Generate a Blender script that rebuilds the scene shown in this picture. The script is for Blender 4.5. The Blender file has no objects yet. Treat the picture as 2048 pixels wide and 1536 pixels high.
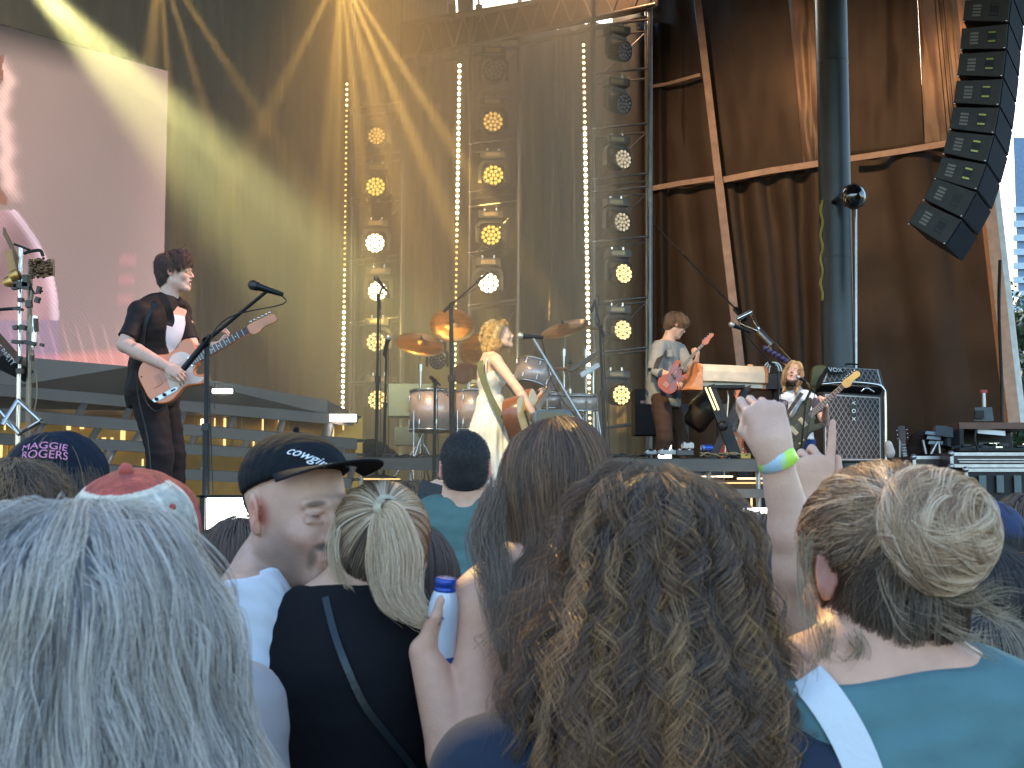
import bpy, math, random
import numpy as np
from mathutils import Vector, Matrix, noise as mnoise
import openvdb
R = math.radians
random.seed(7); RNG = np.random.default_rng(11)
scn = bpy.context.scene
COL = scn.collection

# ------------------------------------------------------------------ camera
F = 2700.0                       # focal length in photo pixels (photo is 2048 wide)
EYE = 1.66; HOR = 990.0
PITCH = math.atan((HOR-768.0)/F)
cam_d = bpy.data.cameras.new('camera'); cam = bpy.data.objects.new('camera', cam_d); COL.objects.link(cam)
cam.location = (0, 0, EYE); cam.rotation_euler = (R(90) + PITCH, 0, 0)
cam_d.sensor_width = 36.0; cam_d.lens = F * 36.0 / 2048.0
cam_d.clip_start = 0.05; cam_d.clip_end = 600
cam_d.dof.use_dof = True; cam_d.dof.focus_distance = 12.0; cam_d.dof.aperture_fstop = 18.0
scn.camera = cam

# ------------------------------------------------------------------ world, sun, exposure
W = bpy.data.worlds.new('World'); scn.world = W; W.use_nodes = True
wn = W.node_tree; bg = wn.nodes['Background']
sky = wn.nodes.new('ShaderNodeTexSky'); sky.sky_type = 'NISHITA'; sky.sun_disc = False
sky.sun_elevation = R(18); sky.sun_rotation = R(-12); sky.air_density = 1.3; sky.dust_density = 2.0; sky.ozone_density = 3.2
wn.links.new(sky.outputs[0], bg.inputs[0]); bg.inputs[1].default_value = 0.15
sun_d = bpy.data.lights.new('sun', 'SUN'); sun_d.energy = 2.0; sun_d.angle = R(0.5); sun_d.color = (1, .86, .7)
sun = bpy.data.objects.new('sun', sun_d); COL.objects.link(sun)
_sd = Vector((math.sin(R(-12)) * math.cos(R(18)), math.cos(R(-12)) * math.cos(R(18)), math.sin(R(18))))   # towards the sun, behind the stage
sun.rotation_euler = (-_sd).to_track_quat('-Z', 'Y').to_euler(); sun.location = (0, 0, 30)
scn.view_settings.view_transform = 'Standard'; scn.view_settings.look = 'None'
scn.view_settings.exposure = 2.35; scn.view_settings.gamma = 1.0
scn.cycles.max_bounces = 5; scn.cycles.diffuse_bounces = 3; scn.cycles.glossy_bounces = 2
scn.cycles.transmission_bounces = 4; scn.cycles.volume_bounces = 0; scn.cycles.transparent_max_bounces = 8
scn.cycles.caustics_reflective = False; scn.cycles.caustics_refractive = False
scn.cycles.sample_clamp_indirect = 4.0; scn.cycles.use_denoising = True
scn.render.hair_type = 'STRIP'

def spot(name, loc, target, energy, color, size, blend=0.3, radius=0.05):
    d = bpy.data.lights.new(name, 'SPOT'); d.energy = energy; d.color = color
    d.spot_size = R(size); d.spot_blend = blend; d.shadow_soft_size = radius
    o = bpy.data.objects.new(name, d); COL.objects.link(o); o.location = loc
    o.rotation_euler = (Vector(target) - Vector(loc)).to_track_quat('-Z', 'Y').to_euler()
    return o

_c, _s = math.cos(PITCH), math.sin(PITCH)
def P(px, py, D):                # a photo pixel at distance D -> world point on the plane y = D
    u = (px - 1024.0)/F; v = (768.0 - py)/F; k = D/(_c - v*_s)
    return Vector((u*k, D, EYE + (_s + v*_c)*k))
def proj(q):
    f = q[1]*_c + (q[2]-EYE)*_s; w = -q[1]*_s + (q[2]-EYE)*_c
    return 1024 + q[0]/f*F, 768 - w/f*F
def XL(px, D): return (px - 1024)*D/F/(_c + _s*_s)
def ZL(py, D): return P(1024, py, D).z
def A(*a): return np.array(P(*a), dtype=np.float64)
def S(px, D): return px * D / F

# ------------------------------------------------------------------ materials
MATS = {}
def srgb(r, g, b):
    f = lambda c: ((c/255 + .055)/1.055)**2.4 if c > 10 else c/255/12.92
    return (f(r), f(g), f(b))
def mat(name, color, rough=.6, metal=0., var=0.12, scale=8., bump=0., bscale=60., emit=None, estr=0., spec=.5, stretch=None, sheen=0., coat=0., attr=None, alpha=None):
    if name in MATS: return MATS[name]
    m = bpy.data.materials.new(name); m.use_nodes = True; MATS[name] = m
    nt = m.node_tree; b = nt.nodes['Principled BSDF']; L = nt.links.new
    b.inputs['Roughness'].default_value = rough; b.inputs['Metallic'].default_value = metal
    b.inputs['Specular IOR Level'].default_value = spec
    if sheen: b.inputs['Sheen Weight'].default_value = sheen
    if coat: b.inputs['Coat Weight'].default_value = coat
    tc = nt.nodes.new('ShaderNodeTexCoord'); src = tc.outputs['Object']
    if stretch:
        mp = nt.nodes.new('ShaderNodeMapping'); mp.inputs['Scale'].default_value = stretch; L(src, mp.inputs[0]); src = mp.outputs[0]
    n = nt.nodes.new('ShaderNodeTexNoise'); n.inputs['Scale'].default_value = scale; n.inputs['Detail'].default_value = 5; L(src, n.inputs['Vector'])
    mx = nt.nodes.new('ShaderNodeMix'); mx.data_type = 'RGBA'; mx.blend_type = 'MULTIPLY'; mx.inputs[0].default_value = 1.0
    mr = nt.nodes.new('ShaderNodeMapRange'); mr.inputs[3].default_value = 1 - var*1.6; mr.inputs[4].default_value = 1 + var*1.6
    mr.inputs[1].default_value = .25; mr.inputs[2].default_value = .75
    L(n.outputs[0], mr.inputs[0]); L(mr.outputs[0], mx.inputs[7])
    if attr:
        at = nt.nodes.new('ShaderNodeAttribute'); at.attribute_name = attr; L(at.outputs[0], mx.inputs[6])
    else: mx.inputs[6].default_value = (*color, 1)
    L(mx.outputs[2], b.inputs['Base Color'])
    if bump:
        n2 = nt.nodes.new('ShaderNodeTexNoise'); n2.inputs['Scale'].default_value = bscale; n2.inputs['Detail'].default_value = 3; L(src, n2.inputs['Vector'])
        bp = nt.nodes.new('ShaderNodeBump'); bp.inputs['Strength'].default_value = bump; bp.inputs['Distance'].default_value = .01
        L(n2.outputs[0], bp.inputs['Height']); L(bp.outputs[0], b.inputs['Normal'])
    if emit:
        b.inputs['Emission Color'].default_value = (*emit, 1); b.inputs['Emission Strength'].default_value = estr
        m.cycles.emission_sampling = 'NONE'
    return m
def hairmat(name, rough=.32, gloss=.35):
    if name in MATS: return MATS[name]
    m = bpy.data.materials.new(name); m.use_nodes = True; MATS[name] = m
    nt = m.node_tree; nt.nodes.remove(nt.nodes['Principled BSDF']); L = nt.links.new
    out = nt.nodes['Material Output']
    at = nt.nodes.new('ShaderNodeAttribute'); at.attribute_name = 'hc'
    d = nt.nodes.new('ShaderNodeBsdfDiffuse'); L(at.outputs[0], d.inputs[0])
    h = nt.nodes.new('ShaderNodeBsdfHair'); h.component = 'Reflection'; h.inputs['RoughnessU'].default_value = rough; h.inputs['RoughnessV'].default_value = .8
    mc = nt.nodes.new('ShaderNodeMix'); mc.data_type = 'RGBA'; mc.inputs[0].default_value = .22; mc.inputs[7].default_value = (.9, .88, .85, 1); L(at.outputs[0], mc.inputs[6])
    L(mc.outputs[2], h.inputs[0])
    mx = nt.nodes.new('ShaderNodeMixShader'); mx.inputs[0].default_value = gloss
    L(d.outputs[0], mx.inputs[1]); L(h.outputs[0], mx.inputs[2]); L(mx.outputs[0], out.inputs[0])
    return m
def emis(name, color, strength, sample=False):
    if name in MATS: return MATS[name]
    m = bpy.data.materials.new(name); m.use_nodes = True; MATS[name] = m
    nt = m.node_tree; b = nt.nodes['Principled BSDF']; b.inputs['Base Color'].default_value = (.02, .02, .02, 1)
    b.inputs['Emission Color'].default_value = (*color, 1); b.inputs['Emission Strength'].default_value = strength
    if not sample: m.cycles.emission_sampling = 'NONE'
    return m

# ------------------------------------------------------------------ objects
def tag(o, label=None, cat=None, group=None, kind=None):
    if label: o['label'] = label
    if cat: o['category'] = cat
    if group: o['group'] = group
    if kind: o['kind'] = kind
    return o
def empty(name, loc=(0, 0, 0), label=None, cat=None, group=None, rot=None):
    o = bpy.data.objects.new(name, None); COL.objects.link(o); o.location = loc; o.empty_display_size = .1
    if rot is not None: o.rotation_euler = rot
    return tag(o, label, cat, group)
def link_mesh(name, me, parent=None, m=None, smooth=True):
    o = bpy.data.objects.new(name, me); COL.objects.link(o)
    if m is not None: me.materials.append(m)
    if smooth and len(me.polygons): me.polygons.foreach_set('use_smooth', [True]*len(me.polygons))
    if parent is not None:
        o.parent = parent
        o.matrix_parent_inverse = world_of(parent).inverted()
    return o
def world_of(o):
    if o.parent is None: return o.matrix_basis.copy()
    return world_of(o.parent) @ o.matrix_parent_inverse @ o.matrix_basis

class MB:
    """collects simple shapes (world coordinates) into one mesh"""
    def __init__(s): s.v = []; s.f = []; s.sm = []
    def add(s, vs, fs, smooth=False):
        n = len(s.v); s.v += [tuple(v) for v in vs]; s.f += [tuple(i + n for i in f) for f in fs]; s.sm += [smooth]*len(fs); return s
    def hexa(s, c):                      # 8 corners: bottom 4 then top 4
        return s.add(c, [(3,2,1,0),(4,5,6,7),(0,1,5,4),(1,2,6,5),(2,3,7,6),(3,0,4,7)])
    def box(s, c, size, M=None):
        x, y, z = [k/2 for k in size]
        co = [Vector((i*x, j*y, k*z)) for k in (-1, 1) for i, j in ((-1,-1),(1,-1),(1,1),(-1,1))]
        if M is not None: co = [M @ q for q in co]
        return s.hexa([Vector(c) + q for q in co])
    def quadbar(s, a, b, h, t, up=Vector((0,0,1))):   # a bar from a to b, h high (along up), t thick
        a = Vector(a); b = Vector(b); d = (b-a).normalized(); sd = d.cross(up).normalized(); u = up*h/2; w = sd*t/2
        return s.hexa([a-u-w, b-u-w, b-u+w, a-u+w, a+u-w, b+u-w, b+u+w, a+u+w])
    def tube(s, pts, r, n=8, caps=True):
        pts = [Vector(p) for p in pts]; rs = r if isinstance(r, (list, tuple)) else [r]*len(pts)
        vs = []; prev = None
        for i, p in enumerate(pts):
            d = (pts[min(i+1, len(pts)-1)] - pts[max(i-1, 0)])
            if d.length < 1e-9: d = Vector((0,0,1))
            d.normalize()
            if prev is None:
                a = Vector((0,0,1)) if abs(d.z) < .9 else Vector((1,0,0)); x = d.cross(a).normalized()
            else: x = (prev - d*prev.dot(d)).normalized()
            prev = x; y = d.cross(x)
            for k in range(n):
                t = 2*math.pi*k/n; vs.append(p + (x*math.cos(t) + y*math.sin(t))*rs[i])
        fs = [(i*n+k, i*n+(k+1)%n, (i+1)*n+(k+1)%n, (i+1)*n+k) for i in range(len(pts)-1) for k in range(n)]
        s.add(vs, fs, True)
        if caps:
            s.add(vs[:n], [tuple(reversed(range(n)))]); s.add(vs[-n:], [tuple(range(n))])
        return s
    def lathe(s, a, axis, prof, n=24):   # prof: (distance along the axis, radius)
        a = Vector(a); d = Vector(axis).normalized(); q = Vector((0,0,1)) if abs(d.z) < .9 else Vector((1,0,0))
        x = d.cross(q).normalized(); y = d.cross(x); vs = []
        for h, r in prof:
            for k in range(n):
                t = 2*math.pi*k/n; vs.append(a + d*h + (x*math.cos(t) + y*math.sin(t))*max(r, 1e-4))
        fs = [(i*n+k, i*n+(k+1)%n, (i+1)*n+(k+1)%n, (i+1)*n+k) for i in range(len(prof)-1) for k in range(n)]
        return s.add(vs, fs, True)
    def ball(s, c, r, n=8):
        return s.lathe(Vector(c)-Vector((0,0,r)), (0,0,1), [(r*(1-math.cos(math.pi*i/n)), r*math.sin(math.pi*i/n)) for i in range(n+1)], n*2)
    def prism(s, pts, M, z0, z1, bev=0.):       # 2-D outline extruded along local z of M
        n = len(pts)
        if bev:
            c = Vector((sum(p[0] for p in pts)/n, sum(p[1] for p in pts)/n)); rings = []
            def ins(b): 
                out = []
                for i in range(n):
                    p0 = Vector(pts[i-1]); p1 = Vector(pts[i]); p2 = Vector(pts[(i+1) % n]); t = (p2-p0).normalized(); nn = Vector((-t.y, t.x)); out.append(p1 + nn*b)
                return out
            area = sum(pts[i-1][0]*pts[i][1]-pts[i][0]*pts[i-1][1] for i in range(n)); sg = 1 if area > 0 else -1
            lv = [(z0, bev), (z0+bev*.4, bev*.3), (z0+bev, 0), (z1-bev, 0), (z1-bev*.4, bev*.3), (z1, bev)]
            vs = []
            for z, b in lv:
                for q in ins(b*sg): vs.append(M @ Vector((q.x, q.y, z)))
            k = len(lv)
            fs = [(i*n+j, i*n+(j+1) % n, (i+1)*n+(j+1) % n, (i+1)*n+j) for i in range(k-1) for j in range(n)]
            s.add(vs, fs, True); s.add(vs[:n], [tuple(reversed(range(n)))]); s.add(vs[-n:], [tuple(range(n))])
            return s
        vs = [M @ Vector((p[0], p[1], z0)) for p in pts] + [M @ Vector((p[0], p[1], z1)) for p in pts]
        s.add(vs, [tuple(reversed(range(n))), tuple(range(n, 2*n))] + [(i, (i+1) % n, (i+1) % n+n, i+n) for i in range(n)])
        return s
    def build(s, name, m, parent=None):
        me = bpy.data.meshes.new(name); me.from_pydata(s.v, [], s.f); me.polygons.foreach_set('use_smooth', s.sm); me.update()
        o = link_mesh(name, me, parent, m, False); return o
def origin_to(o, loc):           # move an unparented mesh's origin without moving the mesh
    loc = Vector(loc); o.data.transform(Matrix.Translation(-loc)); o.location = loc; return o
def copy_tree(o, parent=None, M=None):
    c = o.copy(); COL.objects.link(c); c.parent = parent
    for ch in [x for x in bpy.data.objects if x.parent == o]: copy_tree(ch, c)
    return c
def smoothpoly(pts, n=4):        # Catmull-Rom closed outline
    out = []; N = len(pts)
    for i in range(N):
        p0, p1, p2, p3 = [Vector(pts[(i+k-1) % N]).to_2d() for k in range(4)]
        for j in range(n):
            t = j/n; out.append(tuple(.5*((2*p1) + (-p0+p2)*t + (2*p0-5*p1+4*p2-p3)*t*t + (-p0+3*p1-3*p2+p3)*t**3)))
    return out
def crv(pts, n=6):               # open Catmull-Rom through 3-D points
    pts = [Vector(p) for p in pts]; out = []
    q = [pts[0]*2-pts[1]] + pts + [pts[-1]*2-pts[-2]]
    for i in range(1, len(q)-2):
        for j in range(n):
            t = j/n; p0, p1, p2, p3 = q[i-1:i+3]
            out.append(.5*((2*p1) + (-p0+p2)*t + (2*p0-5*p1+4*p2-p3)*t*t + (-p0+3*p1-3*p2+p3)*t**3))
    return out + [pts[-1]]
def text(name, body, M, size, m, parent, extrude=.0008, font=None, spacing=1.0, shear=0., align='CENTER'):
    cu = bpy.data.curves.new(name, 'FONT'); cu.body = body; cu.size = size; cu.extrude = extrude; cu.align_x = align; cu.align_y = 'CENTER'
    cu.space_character = spacing; cu.shear = shear
    o = bpy.data.objects.new(name, cu)
    COL.objects.link(o); o.matrix_world = M; bpy.context.view_layer.update()
    me = bpy.data.meshes.new_from_object(o.evaluated_get(bpy.context.evaluated_depsgraph_get()))
    COL.objects.unlink(o); bpy.data.objects.remove(o); me.transform(M)
    me.materials.clear(); return link_mesh(name, me, parent, m, False)
def frame(x, z_hint):            # basis matrix with local x along x and local z close to z_hint
    x = Vector(x).normalized(); z = Vector(z_hint); z = (z - x*z.dot(x)).normalized(); y = z.cross(x)
    return Matrix((x, y, z)).transposed()

# ------------------------------------------------------------------ distance-field sculpting
def Rot(yaw=0, pitch=0, roll=0):   # columns: right, forward, up. yaw 0 = facing +Y (the stage); positive yaw turns right
    M = Matrix.Rotation(-yaw, 3, 'Z') @ Matrix.Rotation(pitch, 3, 'X') @ Matrix.Rotation(roll, 3, 'Y')
    return np.array(M)
class Sdf:
    def __init__(s): s.p = []
    def cone(s, a, b, ra, rb=None, k=.012, op='u', tag=''):
        s.p.append(dict(t='c', a=np.array(a, float), b=np.array(b, float), ra=ra, rb=ra if rb is None else rb, k=k, op=op, tag=tag)); return s
    def cyl(s, a, b, ra, rb=None, k=.012, op='u', tag=''):
        s.p.append(dict(t='y', a=np.array(a, float), b=np.array(b, float), ra=ra, rb=ra if rb is None else rb, k=k, op=op, tag=tag)); return s
    def ell(s, c, r, Rm=None, k=.012, op='u', tag=''):
        s.p.append(dict(t='e', c=np.array(c, float), r=np.array(r, float), R=np.eye(3) if Rm is None else np.array(Rm), k=k, op=op, tag=tag)); return s
    def plane(s, c, n, k=.004, tag=''):     # keep the side opposite to n
        n = np.array(n, float); n /= np.linalg.norm(n); s.p.append(dict(t='p', c=np.array(c, float), n=n, k=k, op='i', tag=tag)); return s
    def infl(s, e, tags=None, skip=()):
        o = Sdf()
        for q in s.p:
            if tags is not None and q['tag'] not in tags: continue
            q = dict(q)
            if q['t'] in 'cy': q['ra'] += e; q['rb'] += e
            if q['t'] == 'e': q['r'] = q['r'] + e
            o.p.append(q)
        return o
    def join(s, o): s.p += o.p; return s
    @staticmethod
    def pe(q, X):
        t = q['t']
        if t in 'cy':
            pa = X - q['a']; ba = q['b'] - q['a']; L2 = ba @ ba + 1e-12; h = pa @ ba / L2; hc = np.clip(h, 0, 1)
            d = np.linalg.norm(pa - hc[:, None]*ba, axis=1) - (q['ra'] + hc*(q['rb'] - q['ra']))
            if t == 'y':
                L = math.sqrt(L2); rad = np.linalg.norm(pa - h[:, None]*ba, axis=1) - (q['ra'] + hc*(q['rb']-q['ra'])); d = np.maximum(rad, np.abs(h - .5)*L - .5*L)
            return d
        if t == 'e':
            l = (X - q['c']) @ q['R']; k0 = np.linalg.norm(l/q['r'], axis=1); k1 = np.linalg.norm(l/q['r']**2, axis=1) + 1e-9
            return k0*(k0-1)/k1
        return (X - q['c']) @ q['n']
    def eval(s, X):
        d = np.full(len(X), 9.)
        for q in s.p: d = s.comb(d, s.pe(q, X), q)
        return d
    @staticmethod
    def comb(d, e, q):
        k = q['k']
        if q['op'] == 'u':
            h = np.clip(.5 + .5*(e-d)/k, 0, 1); return e*(1-h) + d*h - k*h*(1-h)
        if q['op'] == 's': e = -e
        h = np.clip(.5 - .5*(e-d)/k, 0, 1); return e*(1-h) + d*h + k*h*(1-h)
    def grad(s, X, e=.002):
        g = np.zeros_like(X)
        for k in ((1,-1,-1),(-1,-1,1),(-1,1,-1),(1,1,1)):
            k = np.array(k, float); g += k*s.eval(X + k*e)[:, None]
        return g/(np.linalg.norm(g, axis=1, keepdims=True) + 1e-9)
    @staticmethod
    def bb(q):
        if q['t'] in 'cy':
            r = max(q['ra'], q['rb']) * (1.5 if q['t'] == 'y' else 1)
            return np.minimum(q['a'], q['b']) - r, np.maximum(q['a'], q['b']) + r
        if q['t'] == 'e':
            e = np.sqrt(((q['R']*q['r'])**2).sum(1)); return q['c']-e, q['c']+e
        return None
    def mesh(s, name, vox, m, parent=None, paint=None, base=None, adapt=0., disp=None):
        bs = [s.bb(q) for q in s.p if q['op'] == 'u']
        lo = np.min([b[0] for b in bs], axis=0) - 4*vox - .01; hi = np.max([b[1] for b in bs], axis=0) + 4*vox + .01
        n = np.ceil((hi-lo)/vox).astype(int) + 1
        ax = [lo[i] + vox*np.arange(n[i]) for i in range(3)]
        Fd = np.full(n, 9., dtype=np.float32)
        for q in s.p:
            b = s.bb(q)
            if b is None: a0 = np.zeros(3, int); a1 = n
            else:
                mg = q['k'] + 4*vox
                a0 = np.clip(np.floor((b[0]-mg-lo)/vox).astype(int), 0, n); a1 = np.clip(np.ceil((b[1]+mg-lo)/vox).astype(int)+1, 0, n)
            if (a1 <= a0).any(): continue
            sl = tuple(slice(a0[i], a1[i]) for i in range(3))
            g = np.stack(np.meshgrid(*[ax[i][sl[i]] for i in range(3)], indexing='ij'), -1).reshape(-1, 3)
            sub = Fd[sl]
            Fd[sl] = s.comb(sub.reshape(-1).astype(float), s.pe(q, g), q).reshape(sub.shape)
        np.clip(Fd, -3*vox, 3*vox, out=Fd)
        grid = openvdb.FloatGrid(3*vox); grid.copyFromArray(Fd/vox); 
        pts, tris, quads = grid.convertToPolygons(isovalue=0., adaptivity=adapt)
        pts = pts.astype(float)*vox + lo
        if disp is not None:
            g = s.grad(pts); pts = pts + g*disp(pts)[:, None]
        me = bpy.data.meshes.new(name)
        faces = [tuple(int(i) for i in reversed(f)) for f in quads] + [tuple(int(i) for i in reversed(f)) for f in tris]
        me.from_pydata(pts.tolist(), [], faces); me.update()
        if paint is not None:
            c = np.ones((len(pts), 4), np.float32); c[:, :3] = paint(pts)
            a = me.attributes.new('pc', 'FLOAT_COLOR', 'POINT'); a.data.foreach_set('color', c.ravel())
        return link_mesh(name, me, parent, m, True)

def nz(X, f, seed=0):            # cheap smooth noise in [-1,1] for arrays
    r = np.random.default_rng(seed); out = np.zeros(len(X))
    for i in range(5):
        k = r.normal(size=3)*f*(1+.35*i); out += np.sin(X @ k + r.uniform(0, 6.28))/(1+.3*i)
    return out/2.6
def patches(basecol, lst, mottle=.08, seed=1):   # paint: base colour and soft coloured patches, painted eye shade among them
    def fn(X):
        c = np.tile(np.array(basecol), (len(X), 1)); c *= (1 + mottle*nz(X, 40, seed))[:, None]
        for q in lst:
            cen, rad, cc, st = q[:4]; Rm = q[4] if len(q) > 4 else np.eye(3); rad = np.array(rad)*np.ones(3); soft = q[5] if len(q) > 5 else .35
            d = np.linalg.norm(((X-np.array(cen)) @ Rm)/rad, axis=1)
            w = np.clip((1-d)/soft, 0, 1)*st; c = c*(1-w[:, None]) + np.array(cc)*w[:, None]
        return c
    return fn

# ------------------------------------------------------------------ hair
def add_curves(name, pts, rad, colr, m, parent):    # pts (N,S,3), rad (N,S) or scalar, colr (N,3) or (N,S,3)
    N, Sn, _ = pts.shape
    h = bpy.data.hair_curves.new(name); h.add_curves([Sn]*N)
    h.position_data.foreach_set('vector', pts.astype(np.float32).ravel())
    r = np.broadcast_to(np.asarray(rad, dtype=np.float32), (N, Sn))
    a = h.attributes.get('radius') or h.attributes.new('radius', 'FLOAT', 'POINT')
    a.data.foreach_set('value', np.ascontiguousarray(r, dtype=np.float32).ravel())
    c = np.ones((N, Sn, 4), np.float32); c[..., :3] = colr if colr.ndim == 3 else colr[:, None, :]
    a = h.attributes.new('hc', 'FLOAT_COLOR', 'POINT'); a.data.foreach_set('color', c.ravel())
    o = bpy.data.objects.new(name, h); COL.objects.link(o); h.materials.append(m)
    if parent is not None: o.parent = parent; o.matrix_parent_inverse = world_of(parent).inverted()
    return o
def sample_hull(H, n, lo, hi, keep, off=0., seed=0):
    r = np.random.default_rng(seed); out = []
    tot = 0
    for _ in range(60):
        X = r.uniform(lo, hi, size=(n*2, 3)); d = H.eval(X); X = X[np.abs(d) < .03]
        if not len(X): continue
        for _ in range(4):
            X = X - H.grad(X)*(H.eval(X)-off)[:, None]
        X = X[np.abs(H.eval(X)-off) < .002]
        X = X[keep(X)]; out.append(X); tot += len(X)
        if tot >= n: break
    return np.concatenate(out)[:n]
def march(H, roots, dirfn, length, steps, off, stick=1.0, floor=None, seed=0):
    N = len(roots); pts = np.zeros((N, steps, 3)); X = roots.copy(); step = (np.asarray(length)*np.ones(N)/(steps-1))[:, None]
    for i in range(steps):
        pts[:, i] = X
        if i == steps-1: break
        g = H.grad(X); d = dirfn(X, i/(steps-1)); d = d - (d*g).sum(1, keepdims=True)*g*stick
        d /= np.linalg.norm(d, axis=1, keepdims=True) + 1e-6
        X = X + d*step
        X = X - H.grad(X)*((H.eval(X)-off)*stick)[:, None]
    return pts
def clump(pts, nc, amount, seed=0, tip=1.5, drift=0.):
    r = np.random.default_rng(seed); N = len(pts); c = r.choice(N, min(nc, N), replace=False)
    base = pts[:, min(3, pts.shape[1]-1)]; cb = base[c]; idx = np.zeros(N, int)
    for s in range(0, N, 4000):
        idx[s:s+4000] = np.argmin(((base[s:s+4000, None]-cb[None])**2).sum(-1), axis=1)
    t = np.linspace(0, 1, pts.shape[1])**(1/tip)
    w = (amount*t)[None, :, None]*r.uniform(.6, 1.1, size=(N, 1, 1))
    out = pts*(1-w) + pts[c[idx]]*w
    if drift:
        k = len(c); d1 = r.normal(size=(k, 1, 3))*drift; d2 = r.normal(size=(k, 1, 3))*drift*.6; ph = r.uniform(0, 6.28, (k, 1, 1)); tt = np.linspace(0, 1, pts.shape[1])[None, :, None]
        out = out + (d1*tt + d2*np.sin(tt*5+ph)*tt)[idx]
    return out, idx, c
def curl(pts, H, idx, amp, wav, seed=0, jit=.35, ampt=None):
    r = np.random.default_rng(seed); N, Sn, _ = pts.shape; nc = idx.max()+1
    ph = r.uniform(0, 6.28, nc)[idx] + r.normal(0, jit, N); fr = (r.uniform(.75, 1.3, nc)[idx])*2*math.pi/wav; am = amp*(r.uniform(.5, 1.4, nc)[idx])*r.uniform(.8, 1.2, N); sg = r.choice([-1, 1], nc)[idx]
    seg = np.linalg.norm(np.diff(pts, axis=1), axis=2); s = np.concatenate([np.zeros((N, 1)), np.cumsum(seg, 1)], 1)
    T = np.gradient(pts, axis=1); T /= np.linalg.norm(T, axis=2, keepdims=True) + 1e-9
    G = np.zeros_like(pts)
    for i in range(Sn): G[:, i] = H.grad(pts[:, i])
    B = np.cross(T, G); B /= np.linalg.norm(B, axis=2, keepdims=True) + 1e-9
    t = np.linspace(0, 1, Sn)[None, :]; w = am[:, None]*(np.clip(t*4, 0, 1) if ampt is None else ampt(t))
    a = ph[:, None] + fr[:, None]*s
    return pts + (np.cos(a)*w)[..., None]*B + (np.sin(a)*w*.7*sg[:, None])[..., None]*G
def haircol(n, cols, seed=0, var=.15, idx=None):
    r = np.random.default_rng(seed); cols = np.array(cols); k = r.integers(0, len(cols), (idx.max()+1) if idx is not None else n)
    if idx is not None: k = k[idx]
    alt = r.random(n) < .3; k = np.where(alt, r.integers(0, len(cols), n), k)
    return cols[k]*(1 + var*r.normal(size=(n, 1)))
# ================================================================== SETTING
M_black = mat('black_metal', (.018,.018,.02), .45, .6, bump=.05)
M_blackpl = mat('black_plastic', (.02,.02,.022), .5, 0, bump=.05)
M_grey = mat('painted_grey_steel', (.115,.092,.078), .5, .0, var=.12, scale=3)
M_greyd = mat('deck_plywood', (.045,.036,.030), .75, 0, var=.2, scale=6, bump=.1)
M_chrome = mat('chrome', (.62,.62,.63), .2, 1.0, var=.05)
M_alu = mat('aluminium', (.42,.42,.44), .35, .9, var=.12, scale=20)
M_white = mat('white_paint', (.75,.75,.73), .5)
M_cable = mat('cable_rubber', (.015,.015,.015), .6)

g = MB().box((0, 60, -.05), (400, 320, .1)).build('ground', mat('asphalt', (.05,.05,.05), .9, 0, .25, 3, .4, 80)); tag(g, kind='structure')

def drape_mat(name, col, rough=.75, fold=3.0, var=.2, bump=.5, sheen=.2):
    m = mat(name, col, rough, 0, var, 1.2, bump, 5., stretch=(3, 3, .35)); return m
def sheet(fn, nu, nv, name, m, parent=None):
    u = np.linspace(0, 1, nu); v = np.linspace(0, 1, nv); vs = [tuple(fn(a, b)) for b in v for a in u]
    fs = [(j*nu+i, j*nu+i+1, (j+1)*nu+i+1, (j+1)*nu+i) for j in range(nv-1) for i in range(nu-1)]
    me = bpy.data.meshes.new(name); me.from_pydata(vs, [], fs); me.update(); o = link_mesh(name, me, parent, m, True)
    sd = o.modifiers.new('thick', 'SOLIDIFY'); sd.thickness = .02; return o

# back curtain: hanging folds, behind the towers
bc = empty('back_curtain', (0, 22.5, 0), 'tall dark brown pleated curtain hanging behind the light towers', 'curtain')
def curtain(x0, x1, y0, y1, z0, z1, folds, amp, seed):
    r = random.Random(seed); ph = [(r.uniform(.6, 1.5), r.uniform(0, 6)) for _ in range(4)]
    def fn(u, v):
        a = sum(math.sin(u*folds*2*math.pi*k + p + .35*math.sin(v*3+p)) for k, p in ph)/4*amp*(1.15 - .3*v)
        return (x0+(x1-x0)*u, y0+(y1-y0)*u + a, z0+(z1-z0)*v)
    return fn
M_drape = drape_mat('brown_drape', (.020,.013,.009))
for i in range(5):
    xa = -9 + i*2.45; xb = xa + 2.75
    sheet(curtain(xa, xb, 22.5+.3*(i % 2), 22.5+.3*(i % 2), 1.2, 9.7 if i in (3,4) else 12, 9, .13, i), 120, 12, 'curtain_panel', M_drape, bc)

# side tarps with seam straps
def TD(px): return 23.0 - (px-1240)/760*3.5
def TP(px, py, off=0.): return P(px, py, TD(px) + off)
def tarp(px0, px1, py0, py1, seed, folds, amp, foldtop=0.):
    # px0/px1: functions of py; py0/py1: functions of px
    r = random.Random(seed); ph = [(r.uniform(.5, 1.6), r.uniform(0, 6.28), r.uniform(-.8, .8)) for _ in range(6)]
    def fn(u, v):
        py_ = 0; px = 0
        pa, pb = px0(py0(1400)), px1(py0(1400)); px = pa + (pb-pa)*u
        py = py0(px) + (py1(px)-py0(px))*v; px = px0(py) + (px1(py)-px0(py))*u
        w = sum(math.sin(u*folds*6.28*k + p + s*v*4) for k, p, s in ph)/6
        w = abs(w)**.7*(1 if w > 0 else -1)
        e = math.exp(-(v*5)) if foldtop else 0
        a = .42*amp*w*(.3 + foldtop*e + .4*v*(1-v)*2) + .12*amp*mnoise.noise(Vector((u*6, v*9, seed)))
        return TP(px, py, -a)
    return fn
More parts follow.
